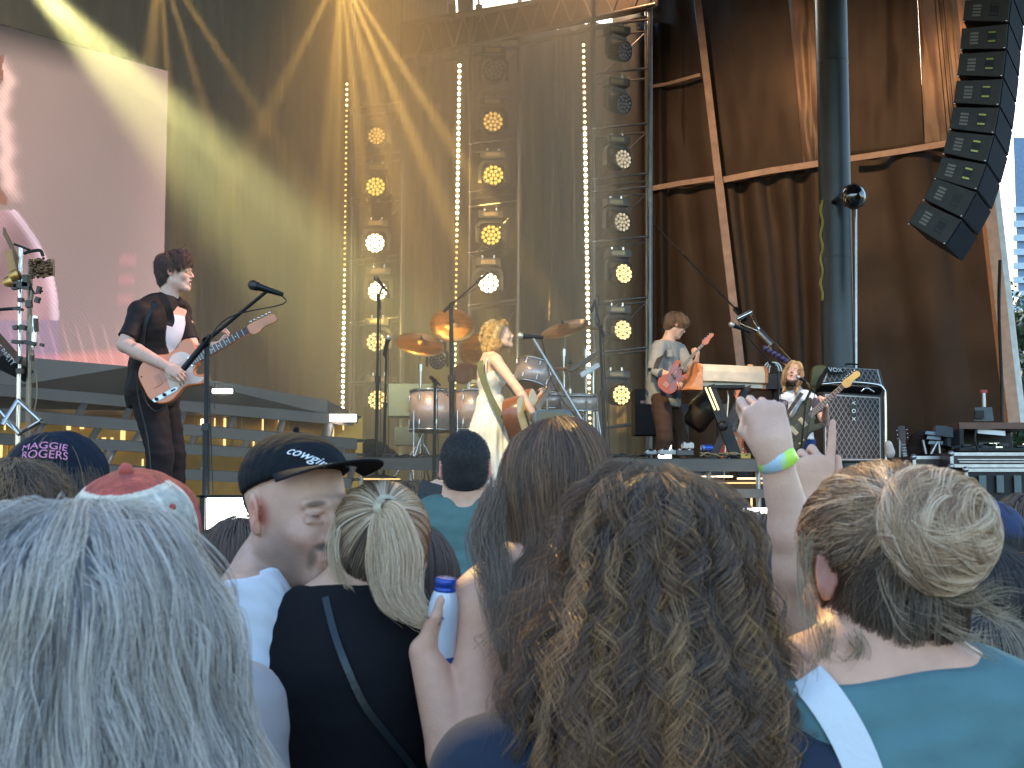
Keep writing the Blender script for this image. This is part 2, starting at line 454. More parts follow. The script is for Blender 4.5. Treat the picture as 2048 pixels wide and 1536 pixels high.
M_tarp = mat('black_tarpaulin', (.040,.031,.025), .62, 0, .12, 1.5, .25, 4., spec=.3)
M_tarpc = mat('crinkled_tarpaulin', (.10,.07,.05), .5, 0, .15, 2.5, .7, 7., spec=.5)
M_strap = mat('pale_webbing', (.34,.27,.24), .6, 0, .15, 6, .2, 30)
tp = empty('side_tarp', tuple(TP(1600, 900)), 'large dark tarpaulin wall with pale seam straps behind the bassist and amplifier', 'tarpaulin')
bar = lambda py: 1395 + (py)*85/725.
edge = lambda py: 1925 + py*95/840.
s1 = lambda px: 375 - (px-1300)*.15
s2 = lambda px: (355 - (px-1450)*.162) if px < 1670 else 315 - (px-1705)*.154
K = lambda c: (lambda x: c)
for (a, b, c, d, nm, m, fo, am, ft, sd_) in [
    (K(1225), bar, K(-420), s1, 'tarp_panel', M_tarp, 2, .25, 0, 1),
    (K(1225), bar, s1, K(1010), 'tarp_panel', M_tarp, 2.5, .25, .2, 2),
    (bar, lambda py: 1578+(py+0)*.09, K(-420), s2, 'tarp_panel', M_tarp, 1.2, .2, 0, 3),
    (lambda py: 1578+(py+0)*.09, K(1672), K(-420), s2, 'crinkled_panel', M_tarpc, 1.2, .35, 0, 4),
    (bar, K(1672), s2, K(1010), 'tarp_panel', M_tarp, 3.5, .34, .6, 5),
    (K(1672), lambda py: 1835+py*.05, K(-420), s2, 'tarp_panel', M_tarp, 1.2, .3, 0, 6),
    (lambda py: 1835+py*.05, edge, K(-420), s2, 'crinkled_panel', M_tarpc, 1.5, .3, 0, 8),
    (K(1672), edge, s2, K(1010), 'tarp_panel', M_tarp, 2.5, .4, .9, 7)]:
    sheet(tarp(a, b, c, d, sd_, fo, am, ft), 70, 50, nm, m, tp)
def strap(pts, w, name='seam_strap', dep=-.22, th=.04, m=None):
    b = MB(); pts = [Vector(TP(x, y, dep)) for x, y in pts]
    wv = w*21/F
    for i in range(len(pts)-1): 
        d = (pts[i+1]-pts[i]).normalized(); up = Vector((0,0,1)) if abs(d.z) < .7 else Vector((1,0,0)); up = (up - d*up.dot(d)).normalized()
        b.quadbar(pts[i], pts[i+1] + d*.01, wv, th, up)
    return b.build(name, m or M_strap, tp)
strap([(1266,180),(1335,168),(1400,150)], 7); strap([(1300,378),(1360,367),(1428,357)], 11)
strap([(1446,360),(1540,342),(1640,327)], 13); strap([(1700,318),(1800,303),(1902,286)], 12)
strap([(bar(y), y) for y in (-300, 0, 200, 360)], 15, dep=-.35); strap([(bar(y), y) for y in (360, 560, 730)], 17, dep=-.36)
strap([(edge(y)+4, y) for y in (-300, 0, 300, 560, 700, 845)], 22, 'edge_pole', -.3, .16, mat('orange_wood', (.42,.26,.17), .5))  # edge pole in one even orange brown
strap([(edge(y)+22, y) for y in (-300, 0, 300, 560, 700, 845)], 14, 'edge_trim', -.2, .1, M_white)
for x in (1890, 1898, 1907):
    strap([(x-30, -100), (x+6, 285)], 1.6, 'guy_rope', -.5, .012, M_cable)

# left video screen
scr = empty('video_screen', tuple(P(170, 720, 13.8)), 'large video screen glowing pale pink behind the guitarist', 'video screen')
SCB = P(0,712,11.5); SCT = P(0,55,11.5); _e = P(336,145,12.72); SA = SCB + (SCB-Vector((_e.x,_e.y,SCB.z)))*.9; SB = Vector((_e.x,_e.y,SCB.z))
def screen_mesh():
    nu, nv = 260, 240; vs = []; cols = []
    for j in range(nv):
        for i in range(nu):
            q = SA.lerp(SB, i/(nu-1)); zt = SCT.z; zb = SCB.z; z = zb + (zt-zb)*j/(nv-1)
            vs.append((q.x, q.y, z)); px, py = proj((q.x, q.y, z))
            # picture shown by the screen
            c = np.array([.43,.29,.24])*(1+.10*math.sin(px*.011+py*.006)); t = (py-60)/650.
            c = c*(1 + .16*t) + np.array([.0,.0,.05])*t
            c += np.array([.12,.06,.05])*math.exp(-((px-335)/60.)**2)
            fe = 28 + 10*math.sin(py*.019) + 5*math.sin(py*.047+1) + 3*math.sin(py*.13)            # bright edge of a face
            if 110 < py < 410:
                k = math.exp(-((px-(fe*min(1, (py-110)/60.)-12))/15.)**2)*min(1, (410-py)/40.); c += np.array([.85,.5,.42])*k
                if px < fe-30: c = np.array([.42,.18,.12])
            sh = 112 - 95*max(0, (640-py)/230.)**2.2 if py > 420 else -400     # shoulder
            if px < sh + 6 and py > 420:
                e = math.exp(-((px-sh)/11.)**2); c = np.array([.72,.40,.43])*(.75 + .25*math.sin(px*.03+py*.02)) + np.array([.6,.5,.6])*e
                if py > 640: c = np.array([.46,.3,.42])
            if 640 < py < 712+.3*max(0, 260-px)*0+60:                          # fence-like bars along the bottom
                ph = ((px + (py-640)*(-.28)) % 27)/27.
                k = max(0, 1-abs(ph-.5)*7)*min(1, (py-640)/30.); c += np.array([.38,.2,.2])*k*.7
                lim = 718 - max(0, px-90)*.09
                if py > lim - 14: c += np.array([.5,.08,.05])*min(1, (py-lim+14)/18.)
            if abs(px-250-(620-py)*.06) < 16 and 500 < py < 620: c += np.array([.2,.03,.05])*(.5+.5*math.sin(py*.16))
            k = max(0, min(1, (z-zt+.3)/.27)); c *= 1 - .85*k*max(0, min(1, (200-px)/60.))
            cols.append((*np.clip(c, 0, 2), 1))
    fs = [(j*nu+i, j*nu+i+1, (j+1)*nu+i+1, (j+1)*nu+i) for j in range(nv-1) for i in range(nu-1)]
    me = bpy.data.meshes.new('picture'); me.from_pydata(vs, [], fs); me.update()
    a = me.attributes.new('pc', 'FLOAT_COLOR', 'POINT'); a.data.foreach_set('color', np.array(cols, np.float32).ravel())
    return me
m = bpy.data.materials.new('led_picture'); m.use_nodes = True; nt = m.node_tree; b = nt.nodes['Principled BSDF']; b.inputs['Base Color'].default_value = (.01,.01,.01,1); b.inputs['Roughness'].default_value = .6
at = nt.nodes.new('ShaderNodeAttribute'); at.attribute_name = 'pc'
tc = nt.nodes.new('ShaderNodeTexCoord'); mp = nt.nodes.new('ShaderNodeMapping'); mp.inputs['Scale'].default_value = (1, .5, 1); nt.links.new(tc.outputs['Object'], mp.inputs[0])
wv = nt.nodes.new('ShaderNodeTexWave'); wv.inputs['Scale'].default_value = 14; wv.inputs['Distortion'].default_value = 3.5; wv.inputs['Detail'].default_value = 2; wv.bands_direction = 'DIAGONAL'; nt.links.new(mp.outputs[0], wv.inputs[0])
mr = nt.nodes.new('ShaderNodeMapRange'); mr.inputs[3].default_value = .88; mr.inputs[4].default_value = 1.1; nt.links.new(wv.outputs[1], mr.inputs[0])
mx = nt.nodes.new('ShaderNodeMix'); mx.data_type = 'RGBA'; mx.blend_type = 'MULTIPLY'; mx.inputs[0].default_value = 1; nt.links.new(at.outputs[0], mx.inputs[6]); nt.links.new(mr.outputs[0], mx.inputs[7])
nt.links.new(mx.outputs[2], b.inputs['Emission Color']); b.inputs['Emission Strength'].default_value = SCREEN_E = .175
link_mesh('picture', screen_mesh(), scr, m, False)
_n = (SB-SA).cross(Vector((0,0,1))).normalized()*-1
_q = [Vector((v.x, v.y, 0)) + _n*o for v, o in ((SA, .03), (SB, .03), (SB, .3), (SA, .3))]
MB().hexa([v+Vector((0,0,SCB.z-.02)) for v in _q] + [v+Vector((0,0,SCT.z+.02)) for v in _q]).build('cabinet_frame', M_black, scr)
rf = empty('sky_blocker', (0, 15, 12), 'unseen black canopy added over the stage to block sky light', 'sky blocker')  # unseen sheet added overhead to keep sky light off the stage
MB().hexa([(-11,7.2,8.2),(11,7.2,8.2),(11,22.5,12.2),(-11,22.5,12.2),(-11,7.2,8.35),(11,7.2,8.35),(11,22.5,12.35),(-11,22.5,12.35)]).build('blocker_sheet', M_black, rf)
MB().box((-9.6, 17, 6.4), (.1, 10, 11.2)).build('side_sheet', M_black, rf)

# ------------------------------------------------------------------ decks and stairs
def deck(name, label, pts, z1, z0, m=M_greyd, cat='stage deck'):
    b = MB(); n = len(pts); vs = [(x, y, z) for z in (z0, z1) for x, y in pts]
    b.add(vs, [tuple(reversed(range(n))), tuple(range(n, 2*n))] + [(i, (i+1) % n, (i+1) % n+n, i+n) for i in range(n)])
    t = empty(name, (pts[0][0], pts[0][1], 0), label, cat); b.build('deck_board', m, t); return t
MZ = 1.8; LZ = 1.45              # main riser and lower deck heights
main = deck('main_stage', 'wide dark stage deck carrying the drums and the bassist', [(XL(700,12.9), 12.9), (XL(1545,12.9), 12.9), (XL(1545,14.0), 14.2), (3.4, 22.3), (-6, 22.3), (-5.6, 15), (XL(700,12.9), 14.6)], MZ, MZ-.12)
for py, h in ((928, 24), (984, 18), (1030, 18)):
    a, c = P(700, py, 12.6), P(1545, py+3, 12.6); MB().quadbar(a, c, S(h, 12.6), .06).build('front_beam' if py < 950 else 'lower_beam', M_grey, main)
MB().quadbar(P(700, 917, 12.75), P(1545, 920, 12.75), .02, .3).build('edge_board', M_greyd, main)
for i in range(9):
    x = XL(700,12.8) + .1 + i*.47
    MB().tube([(x, 12.8, LZ), (x, 12.8, 2.0)], .025).build('stage_leg', M_alu, main)
MB().box((0, 21, .9), (11, .1, 1.7)).build('rear_skirt', M_black, main)
MB().box((XL(1440,13.6), 14.6, MZ+.006), (2.2, 3.2, .008)).build('carpet', mat('red_carpet', (.12,.01,.012), .95, 0, .3, 20), main)
low = deck('wing_deck', 'lower stage wing deck under the amplifier and flight cases', [(XL(1556,13.6), 12.6), (9, 12.6), (9, 20), (3.45, 20)], LZ, LZ-.14)
MB().box((XL(1556,12.6)+3, 12.7, .7), (6, .05, 1.2)).build('skirt', M_black, low)
frontd = deck('catwalk_deck', 'catwalk deck in front of the stairs under the guitarist and singer', [(-5.5, 7.9), (XL(520,7.9), 7.9), (XL(540,10.4), 10.4), (XL(1556,10.4), 10.4), (XL(1556,12.5), 12.5), (-5.5, 12.5)], LZ, LZ-.12)
M_mesh = mat('speaker_mesh', (.03,.03,.032), .6, .3, .5, 60)
MB().box(((-5.5+XL(520,7.9))/2, 7.95, .66), (5.5+XL(520,7.9)-.1, .04, 1.3)).build('fascia', M_mesh, frontd)
MB().box((0, 10.5, .66), (3.6, .04, 1.3)).build('fascia', M_mesh, frontd)
pn = empty('light_panel', tuple(P(464, 1060, 7.85)), 'bright white light panel on the catwalk front below the guitarist', 'light panel')
MB().box(tuple(P(465, 1027, 7.84)), (S(100, 7.84), .03, S(62, 7.84))).build('diffuser', emis('white_glow', (1, .97, .9), 2.4, True), pn)
for sx in (406, 518): MB().box(tuple(P(sx, 1027, 7.84)), (.03, .05, S(70, 7.84))).build('side_frame', M_black, pn)
MB().box(tuple(P(460, 992.5, 7.84)), (S(128, 7.84), .05, .016)).build('top_frame', M_black, pn)

st = empty('stage_stairs', tuple(P(400, 1010, 10.4)), 'broad open stairs of long grey beams with golden light between them', 'stairs')
# tread beams: (px,py,D) left and right end of the centre line, height px
beams = [((-200, 764, 10.6), (705, 842, 12.3), 22), ((-200, 812, 10.3), (712, 889, 12.0), 22), ((-200, 868, 10.0), (712, 917, 11.7), 20), ((-200, 918, 9.7), (700, 967, 11.4), 20)]
for l, r_, h in beams:
    a, c = P(*l), P(*r_)
    MB().quadbar(a, c, S(h, 11), .06).build('tread_beam', M_grey, st)
    MB().quadbar(a + Vector((0,.2,S(h,11)*.42)), c + Vector((0,.2,S(h,11)*.42)), .02, .34).build('tread', M_greyd, st)
for i, px in enumerate((30, 135, 225, 330, 440, 545, 650)):
    for k in range(3):
        l, r_, h = beams[k]; l2, r2, _ = beams[k+1]; t = (px+200+k*23)/905.
        a = P(*l).lerp(P(*r_), t); c = P(*l2).lerp(P(*r2), t); a = Vector((a.x, a.y+.1, a.z)); c = Vector((a.x, c.y+.1, c.z))
        MB().tube([c, a], .03 if (i+k) % 3 else .05).build('post', M_alu if (i+k) % 2 else M_grey, st)
# top tier: a wedge shaped deck
td = empty('upper_deck', tuple(P(300, 830, 11.2)), 'grey wedge shaped upper deck below the video screen', 'stage deck')
a = [P(-220, 812, 10.8), P(655, 829, 12.4)]; c = [P(-220, 690, 10.8), P(262, 733, 11.2), P(655, 800, 12.4)]
bk = Vector((0, 1.6, 0)); up_ = Vector((0,0,.0))
vs = [a[0], a[1], c[2], c[1], c[0]]; vs = vs + [v + bk for v in vs]
MB().add(vs, [(4,3,2,1,0), (5,6,7,8,9), (0,1,6,5), (1,2,7,6), (2,3,8,7), (3,4,9,8), (4,0,5,9)]).build('deck_fascia', mat('warm_grey_panel', (.14,.112,.092), .55, 0, .1, 2), td)
for px in (262, 430): MB().quadbar(P(px, 737+max(0,px-262)*.17, 11.1+max(0,px-262)*.003), P(px, 818, 11.1+max(0,px-262)*.003), .006, .02, Vector((1,0,0))).build('panel_joint', M_black, td)
# golden glow behind the stairs, imitated by added emissive and brass bars
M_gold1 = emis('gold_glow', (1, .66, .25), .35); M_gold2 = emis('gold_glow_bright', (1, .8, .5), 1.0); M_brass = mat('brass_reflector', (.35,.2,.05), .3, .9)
gl = empty('under_stair_glow', tuple(P(300, 960, 12.0)), 'row of added golden bars standing for the glow between the stair beams', 'glow bars')
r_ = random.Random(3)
bk_ = MB().hexa([P(-200,1010,11.9), P(725,1010,12.8), P(725,1010,12.9), P(-200,1010,12.0), P(-200,800,11.9), P(725,832,12.8), P(725,832,12.9), P(-200,800,12.0)]); bk_.build('back_plate', M_brass, gl)  # brass plate added behind the bars to carry the golden glow
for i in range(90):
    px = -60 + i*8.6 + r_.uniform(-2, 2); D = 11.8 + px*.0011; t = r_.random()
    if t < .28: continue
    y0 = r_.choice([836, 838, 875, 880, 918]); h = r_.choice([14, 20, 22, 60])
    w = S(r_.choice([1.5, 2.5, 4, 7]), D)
    MB().box(tuple(P(px, y0+h/2, D)), (w, .03, S(h, D))).build('glow_bar', M_gold2 if t > .86 else (M_gold1 if t > .55 else M_brass), gl)
g2 = empty('under_deck_glow', tuple(P(1100, 1010, 12.8)), 'added yellow bars standing for the glow under the front edge of the main stage', 'glow bars')  # added emissive bars stand for the lit gap below the deck
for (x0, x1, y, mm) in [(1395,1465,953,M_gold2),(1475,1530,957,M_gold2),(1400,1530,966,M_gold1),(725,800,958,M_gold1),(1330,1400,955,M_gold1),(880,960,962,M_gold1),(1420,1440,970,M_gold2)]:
    MB().box(tuple(P((x0+x1)/2, y, 12.85)), (S(x1-x0, 12.85), .04, S(2.5, 12.85))).build('glow_bar', mm, g2)
for px in (738, 762, 775, 1428, 1452, 1503): MB().box(tuple(P(px, 1006, 12.8)), (S(3,12.8), .03, S(24,12.8))).build('glow_bar', M_gold1, g2)
for n_, (px, py, D, w, h, lb) in enumerate([(445,782,11.3,38,8,'white footlight bar on the upper deck right beside the guitarist'),(681,836,12.2,62,14,'brightest white footlight bar at the foot of the dim bulb strip'),(1500,1022,12.4,66,12,'white footlight bar under the main stage behind the raised arm'),(1329,902,13.6,26,28,'small white glowing box at the feet of the bassist')]):
    t = empty('footlight', tuple(P(px, py+h/2, D)), lb, 'stage light')
    MB().box(tuple(P(px, py, D)), (S(w, D), .06, S(h, D))).build('diffuser', emis('white_glow_soft', (1,.95,.85), 3.0), t); MB().box(tuple(P(px, py, D)+Vector((0,.05,-.004))), (S(w, D)+.02, .05, S(h, D)+.02)).build('housing', M_black, t)

# ------------------------------------------------------------------ truss
def truss_tower(px0, px1, D, ptop, pbot, ys, label, lean=0.):
    t = empty('truss_tower', tuple(P((px0+px1)/2, pbot, D)), label, 'truss', 'truss towers holding the stage lights')
    m = M_black; dep = .45
    for (px, dy, r) in ((px0, 0, .028), (px1, 0, .034), (px0, dep, .024), (px1, dep, .024)):
        a = P(px + lean, ptop, D); c = P(px, pbot, D); a.y += dy; c.y += dy; a.x *= 1; 
        MB().tube([c, a], r).build('chord', mat('truss_tube', (.16,.15,.15), .35, .7), t)
    for i, y in enumerate(ys):
        tt = (y-pbot)/(ptop-pbot)
        a = P(px0 + lean*tt, y+6, D); c = P(px1 + lean*tt, y-6, D)
        MB().tube([a, c], .016).build('rung', mat('truss_tube', (0,0,0)), t)
        MB().tube([a+Vector((0,dep,0)), c+Vector((0,dep,0))], .014).build('rung', MATS['truss_tube'], t)
        for q in (a, c): MB().ball(q, .03, 5).build('coupler', M_chrome, t); 
        if i + 1 < len(ys) and i % 2 == 0:
            e = P(px0 + lean*tt, ys[i+1]+6, D)+Vector((0,dep,0)); MB().tube([c+Vector((0,dep,0)), e], .01).build('brace', MATS['truss_tube'], t)
    return t
truss_tower(1188, 1300, 17.0, -60, 940, [45,142,252,352,378,478,600,700,850], 'nearest truss tower, left of the bassist, with unlit upper lights')
truss_tower(936, 1034, 18.6, -60, 940, [82,178,283,378,408,500,605,760], 'middle truss tower behind the singer', 6)
truss_tower(700, 800, 20.6, -60, 940, [210,310,392,515,640,760], 'faintest truss tower deep in the yellow smoke', 6)
# horizontal roof truss
ht = empty('roof_truss', tuple(P(1050, 70, 17.4)), 'black horizontal truss joining the tops of the light towers', 'truss')
e0 = [P(835, 112, 18.9), P(835, 50, 18.9), P(1312, 8, 16.9), P(1312, -45, 16.9)]
for a, c in ((e0[0], e0[2]), (e0[1], e0[3])):
    for dy in (0, .45): MB().tube([a+Vector((0,dy,0)), c+Vector((0,dy,0))], .028).build('chord', MATS['truss_tube'], ht)
for i in range(12):
    t0, t1 = i/12, (i+1)/12
    MB().tube([e0[0].lerp(e0[2], t0), e0[1].lerp(e0[3], (t0+t1)/2)], .014).build('lattice', MATS['truss_tube'], ht)
    MB().tube([e0[1].lerp(e0[3], (t0+t1)/2), e0[0].lerp(e0[2], t1)], .014).build('lattice', MATS['truss_tube'], ht)
sk = empty('roof_scrim', tuple(P(1050, 110, 18.6)), 'dark fabric band hanging from the roof truss', 'curtain')
sheet(lambda u, v: P(800+515*u, (118-100*u) - v*75*(1-.2*u), 19.2-2*u+.02*math.sin(u*60)), 60, 6, 'fabric', mat('black_scrim', (.03,.022,.018), .8), sk)
gb = empty('grey_box', tuple(P(900, 40, 21)), 'pale corrugated grey panel hanging at the top behind the truss', 'panel')
b = MB()
for i in range(14): b.box(tuple(P(797+i*8.5, 10+i*.6, 21+.03*(i % 2))), (S(8.4,21), .05, S(85-i*1.5,21)))
b.build('panel_sheet', mat('corrugated_grey', (.22,.18,.13), .5), gb)
MB().tube([P(933,40,20), P(926,-60,20)], .12).build('post', M_grey, gb)
for px in (905, 958):
    t = tag(MB().tube([P(px, 45, 18.5), P(px-2,-70,18.5)], .022, 6).build('hoist_chain', M_chrome), 'steel hoist chain holding the roof truss, '+('nearer the grey corrugated panel' if px == 905 else 'nearer the nearest truss tower'), 'chain', 'hoist chains')
    h = MB().box(tuple(P(px, 22, 18.5)), (.1,.1,.16)).build('hook_block', M_black, t)

# ------------------------------------------------------------------ moving head lights
M_lensY = {}
def lens_mat(k): return {'hot': emis('lens_hot', (1,.86,.5), 2.6), 'warm': emis('lens_warm', (1,.62,.2), .8), 'gold': emis('lens_gold', (1,.6,.1), .5), 'dim': emis('lens_dim', (1,.55,.13), .28), 'faint': emis('lens_faint', (.9,.75,.5), .16), 'off': mat('lens_off', (.25,.27,.33), .15, .3)}[k]
def moving_head(px, py, D, lit, label, yaw, pitch=0., dia=40, baseoff=62, group='moving head lights on the truss towers'):
    c = P(px, py, D); r = S(dia, D)/2; s = r/.135
    t = empty('moving_head_light', tuple(c + Vector((0,.1,.45*s))), label, 'stage light', group)
    d = Vector((math.sin(yaw), -math.cos(yaw), math.sin(pitch))).normalized()
    Mx = frame(d, (0,0,1)).to_3x3()      # local x = beam direction
    # head: a rounded drum behind the lens
    MB().lathe(c - d*.32*s, d, [(0, 0), (0, .09*s), (.05*s, .125*s), (.2*s, .145*s), (.3*s, .152*s), (.325*s, .152*s), (.325*s, .138*s), (.3*s, .13*s), (.29*s, .0)], 24).build('head', M_blackpl, t)
    lb = MB(); cells = [(0,0)] + [(math.cos(a)*.052, math.sin(a)*.052) for a in [k*math.pi/3 for k in range(6)]] + [(math.cos(a)*.1, math.sin(a)*.1) for a in [k*math.pi/6+.26 for k in range(12)]]
    for (u, v) in cells:
        q = c + Mx @ Vector((0, u*s*1.12, v*s*1.12)); lb.lathe(q - d*.004, d, [(0,.0265*s),(.004*s,.0265*s),(.012*s,.019*s),(.015*s,0)], 6 if (u or v) else 6)
    lb.build('lens', lens_mat(lit), t)
    # yoke: a U from above, arms on both sides of the head
    side = d.cross(Vector((0,0,1))).normalized(); top = c + Vector((0,0,.3*s)) - d*.14*s
    pc = c - d*.16*s
    M_y = mat('yoke_plastic', (.05,.05,.055), .4)
    yb = MB()
    pts = [pc + side*.185*s - Vector((0,0,.07*s)), pc + side*.185*s + Vector((0,0,.14*s)), pc + side*.13*s + Vector((0,0,.215*s)), pc - side*.13*s + Vector((0,0,.215*s)), pc - side*.185*s + Vector((0,0,.14*s)), pc - side*.185*s - Vector((0,0,.07*s))]
    for a, b2 in zip(pts, pts[1:]):
        e = (b2-a).normalized(); yb.quadbar(a - e*.012, b2 + e*.012, .05*s, .09*s, e.cross(d).normalized())
    yb.build('yoke', M_y, t)
    bc_ = pc + Vector((0,0,.30*s)); Ry = Matrix.Rotation(yaw*.5, 3, 'Z')
    MB().box(tuple(bc_), (.34*s, .22*s, .10*s), Ry).build('base', mat('yoke_plastic', (0,0,0)), t)
    MB().box(tuple(bc_ + Vector((0,-.115*s,0))), (.2*s, .012, .055*s), Ry).build('display', mat('brassy_display', (.3,.22,.13), .35, .5), t)
    for k in (-.08, .08): 
        MB().tube([bc_ + Vector((k*s, 0, .05*s)), bc_ + Vector((k*s, 0, .11*s))], .016*s).build('clamp', M_chrome, t)
    return t
ordn = ['topmost', 'second from the top', 'third from the top', 'fourth from the top', 'fifth from the top', 'sixth from the top', 'lowest']
for i, (x, y, l) in enumerate([(753,272,'dim'),(751,373,'gold'),(750,486,'hot'),(755,582,'hot'),(752,684,'warm'),(755,800,'warm')]):
    moving_head(x, y, 20.3, l, f'round stage light on the faintest smoky truss tower, {ordn[i] if i<5 else "lowest"}', .0, dia=38 if i else 34)
for i, (x, y, l) in enumerate([(988,140,'off'),(986,243,'dim'),(987,350,'gold'),(982,470,'gold'),(977,566,'hot')]):
    moving_head(x, y, 18.3, l, f'round stage light on the middle truss tower, {ordn[i] if i<4 else "bright and lowest"}', .05)
for i, (x, y, l, yw) in enumerate([(1250,103,'off',.75),(1248,208,'off',.7),(1247,318,'faint',.55),(1245,444,'faint',.55),(1248,547,'warm',.5),(1246,660,'warm',.45),(1243,790,'warm',.4)]):
    moving_head(x, y, 16.75, l, f'round stage light turned sideways on the nearest truss tower, {ordn[i]}', yw, .0 if i > 1 else -.25, 38)
moving_head(875, 722, 14.6, 'off', 'black moving light standing among the cymbals, its lens dark', .1, 0, 30, group='stage lights standing on the deck')

# bulb strips
def strip(pts, n, D, kinds, label, r=.0165):
    t = empty('bulb_strip', tuple(P(*pts[-1], D)), label, 'light strip', 'vertical strips of round bulbs')
    MB().quadbar(P(*pts[0], D)+Vector((0,.045,.05)), P(*pts[-1], D)+Vector((0,.045,0)), .05, .03, Vector((1,0,0))).build('batten', mat('strip_batten', (.03,.025,.02), .5), t)
    meshes = {}
    for k, mm in (('hot', emis('bulb_hot', (1,.84,.52), 7.)), ('mid', emis('bulb_mid', (1,.72,.28), 1.7)), ('dim', emis('bulb_dim', (1,.6,.15), .62))):
        b = MB(); b.ball((0,0,0), r*D/17.*{'hot': 1.12, 'mid': 1.0, 'dim': .9}[k], 6); me = bpy.data.meshes.new('bulb'); me.from_pydata(b.v, [], b.f); me.materials.append(mm); me.polygons.foreach_set('use_smooth', [True]*len(me.polygons)); meshes[k] = me
    for i in range(n):
        f = i/(n-1); o = bpy.data.objects.new('bulb', meshes[kinds(f)]); COL.objects.link(o); o.location = P(pts[0][0]+(pts[1][0]-pts[0][0])*f, pts[0][1]+(pts[1][1]-pts[0][1])*f, D)
        o.parent = t; o.matrix_parent_inverse = world_of(t).inverted()
strip([(694,168),(685,826)], 63, 20.0, lambda f: 'mid' if f < .08 or .55 < f < .68 else ('dim' if f <= .55 else 'hot'), 'faint golden strip of bulbs deepest in the smoke')
strip([(919,131),(908,845)], 64, 18.2, lambda f: 'hot' if f < .42 else ('mid' if f < .5 or f > .72 else 'dim'), 'strip of bulbs left of the middle truss tower, white hot at the top', .018)
strip([(1167,90),(1180,872)], 67, 16.7, lambda f: 'mid' if f < .2 or f > .86 else 'hot', 'brightest strip of bulbs beside the nearest truss tower', .0195)

# hanging ropes between the towers
for (a, c, w) in [((1128,60),(1120,300),.02), ((1140,60),(1150,520),.03), ((1108,90),(1098,640),.015), ((1168,0),(1180,90),.02)]:
    tag(MB().tube(crv([P(*a,20.5), P((a[0]+c[0])/2+3,(a[1]+c[1])/2,20.6), P(*c,20.5)], 5), w).build('hanging_rope', mat('rope', (.12,.09,.07), .8)), {60: 'short thick rope' , 90: 'long thin rope', 0: 'rope stub'}[a[1]] + (' hanging down between the two nearer towers' if a[0] < 1135 else (' hanging longest between the two nearer towers' if a[0] < 1150 else ' hanging above the brightest bulb strip')), 'rope', 'ropes between the towers')

# ------------------------------------------------------------------ big pole with round lamp
PX = P(1672,500,16.5).x
po = empty('roof_pole', tuple(P(1672, 1010, 16.5)), 'huge blue grey steel pole behind the amplifier', 'pole')
MB().tube([(PX, 16.5, LZ), (PX, 16.5, 12)], .196, 48).build('pole_tube', mat('blue_grey_steel', (.045,.055,.065), .42, .2, .15, 2, .1, 6), po)
for py in (130, 520): MB().lathe((PX, 16.5, ZL(py,16.5)), (0,0,1), [(0,.1965),(.02,.2),(.03,.1965)], 48).build('weld_ring', mat('blue_grey_steel', (0,0,0)), po)
MB().tube([P(1711,400,16.4), P(1712,975,16.4)], .02).build('conduit', M_alu, po)
rope = [];
for i in range(60):
    t = i/59.; a_ = t*26; rope.append(tuple(P(1643,400+200*t,16.25)+Vector((.012*math.cos(a_), .02*math.sin(a_), 0))))
MB().tube(rope, .016, 6).build('lace_rope', mat('yellow_rope', (.35,.28,.06), .7), po)
dl = empty('round_floodlight', tuple(P(1708, 430, 16.1)), 'round black glossy lamp fixed to the big blue grey pole', 'floodlight')
c = P(1709, 391, 15.95); d = Vector((.15,-1,.05)).normalized()
MB().lathe(c + Vector((0,.12,0)), d, [(0,.02),(0,.153),(.045,.167),(.072,.167),(.08,.144)], 8).build('housing', mat('brown_plastic', (.09,.06,.045), .5), dl)
MB().lathe(c + Vector((0,.05,0)), d, [(0,.144),(.03,.142),(.075,.12),(.108,.07),(.12,0)], 32).build('glass_dome', mat('dark_glass', (.01,.01,.012), .08, 0, spec=1., coat=1.), dl)
MB().tube([c + Vector((-.16,.2,0)), c + Vector((-.16,.5,0))], .03).build('bracket', M_black, dl)

# stay cable with turnbuckle
sc_ = empty('stay_cable', tuple(P(1600, 740, 15.5)), 'steel stay cable with clevis fork and twin rods running down behind the guitarist woman', 'cable')
MB().tube([P(1300,440,19.5), P(1475,622,16.2)], .012, 6).build('wire', M_cable, sc_)
MB().tube([P(1470,617,16.2), P(1490,640,16.1)], .035, 8).build('socket', M_black, sc_)
f0 = P(1494, 640, 16.1)
for s_ in (-1, 1):
    o_ = Vector((.035*s_, 0, .03*s_)); MB().tube(crv([f0 + Vector((-.04,0,.04)) + o_*1.5, f0+Vector((-.01,0,.01))+o_*1.7, P(1512,656,16)+o_*.6, P(1520,665,16)], 5), .018).build('clevis_arm', M_chrome, sc_)
MB().tube([P(1484,628,16)+Vector((-.06,0,-.06)), P(1500,632,16)+Vector((.02,0,.05))], .03).build('pin', M_chrome, sc_)
MB().tube([P(1518,662,16), P(1545,690,15.9)], .04, 8).build('turnbuckle', M_alu, sc_)
for dx in (-7, 9): MB().tube([P(1545+dx,690-dx*.3,15.9), P(1600+dx,750-dx*.3,15.5)], .019).build('rod', M_chrome, sc_)

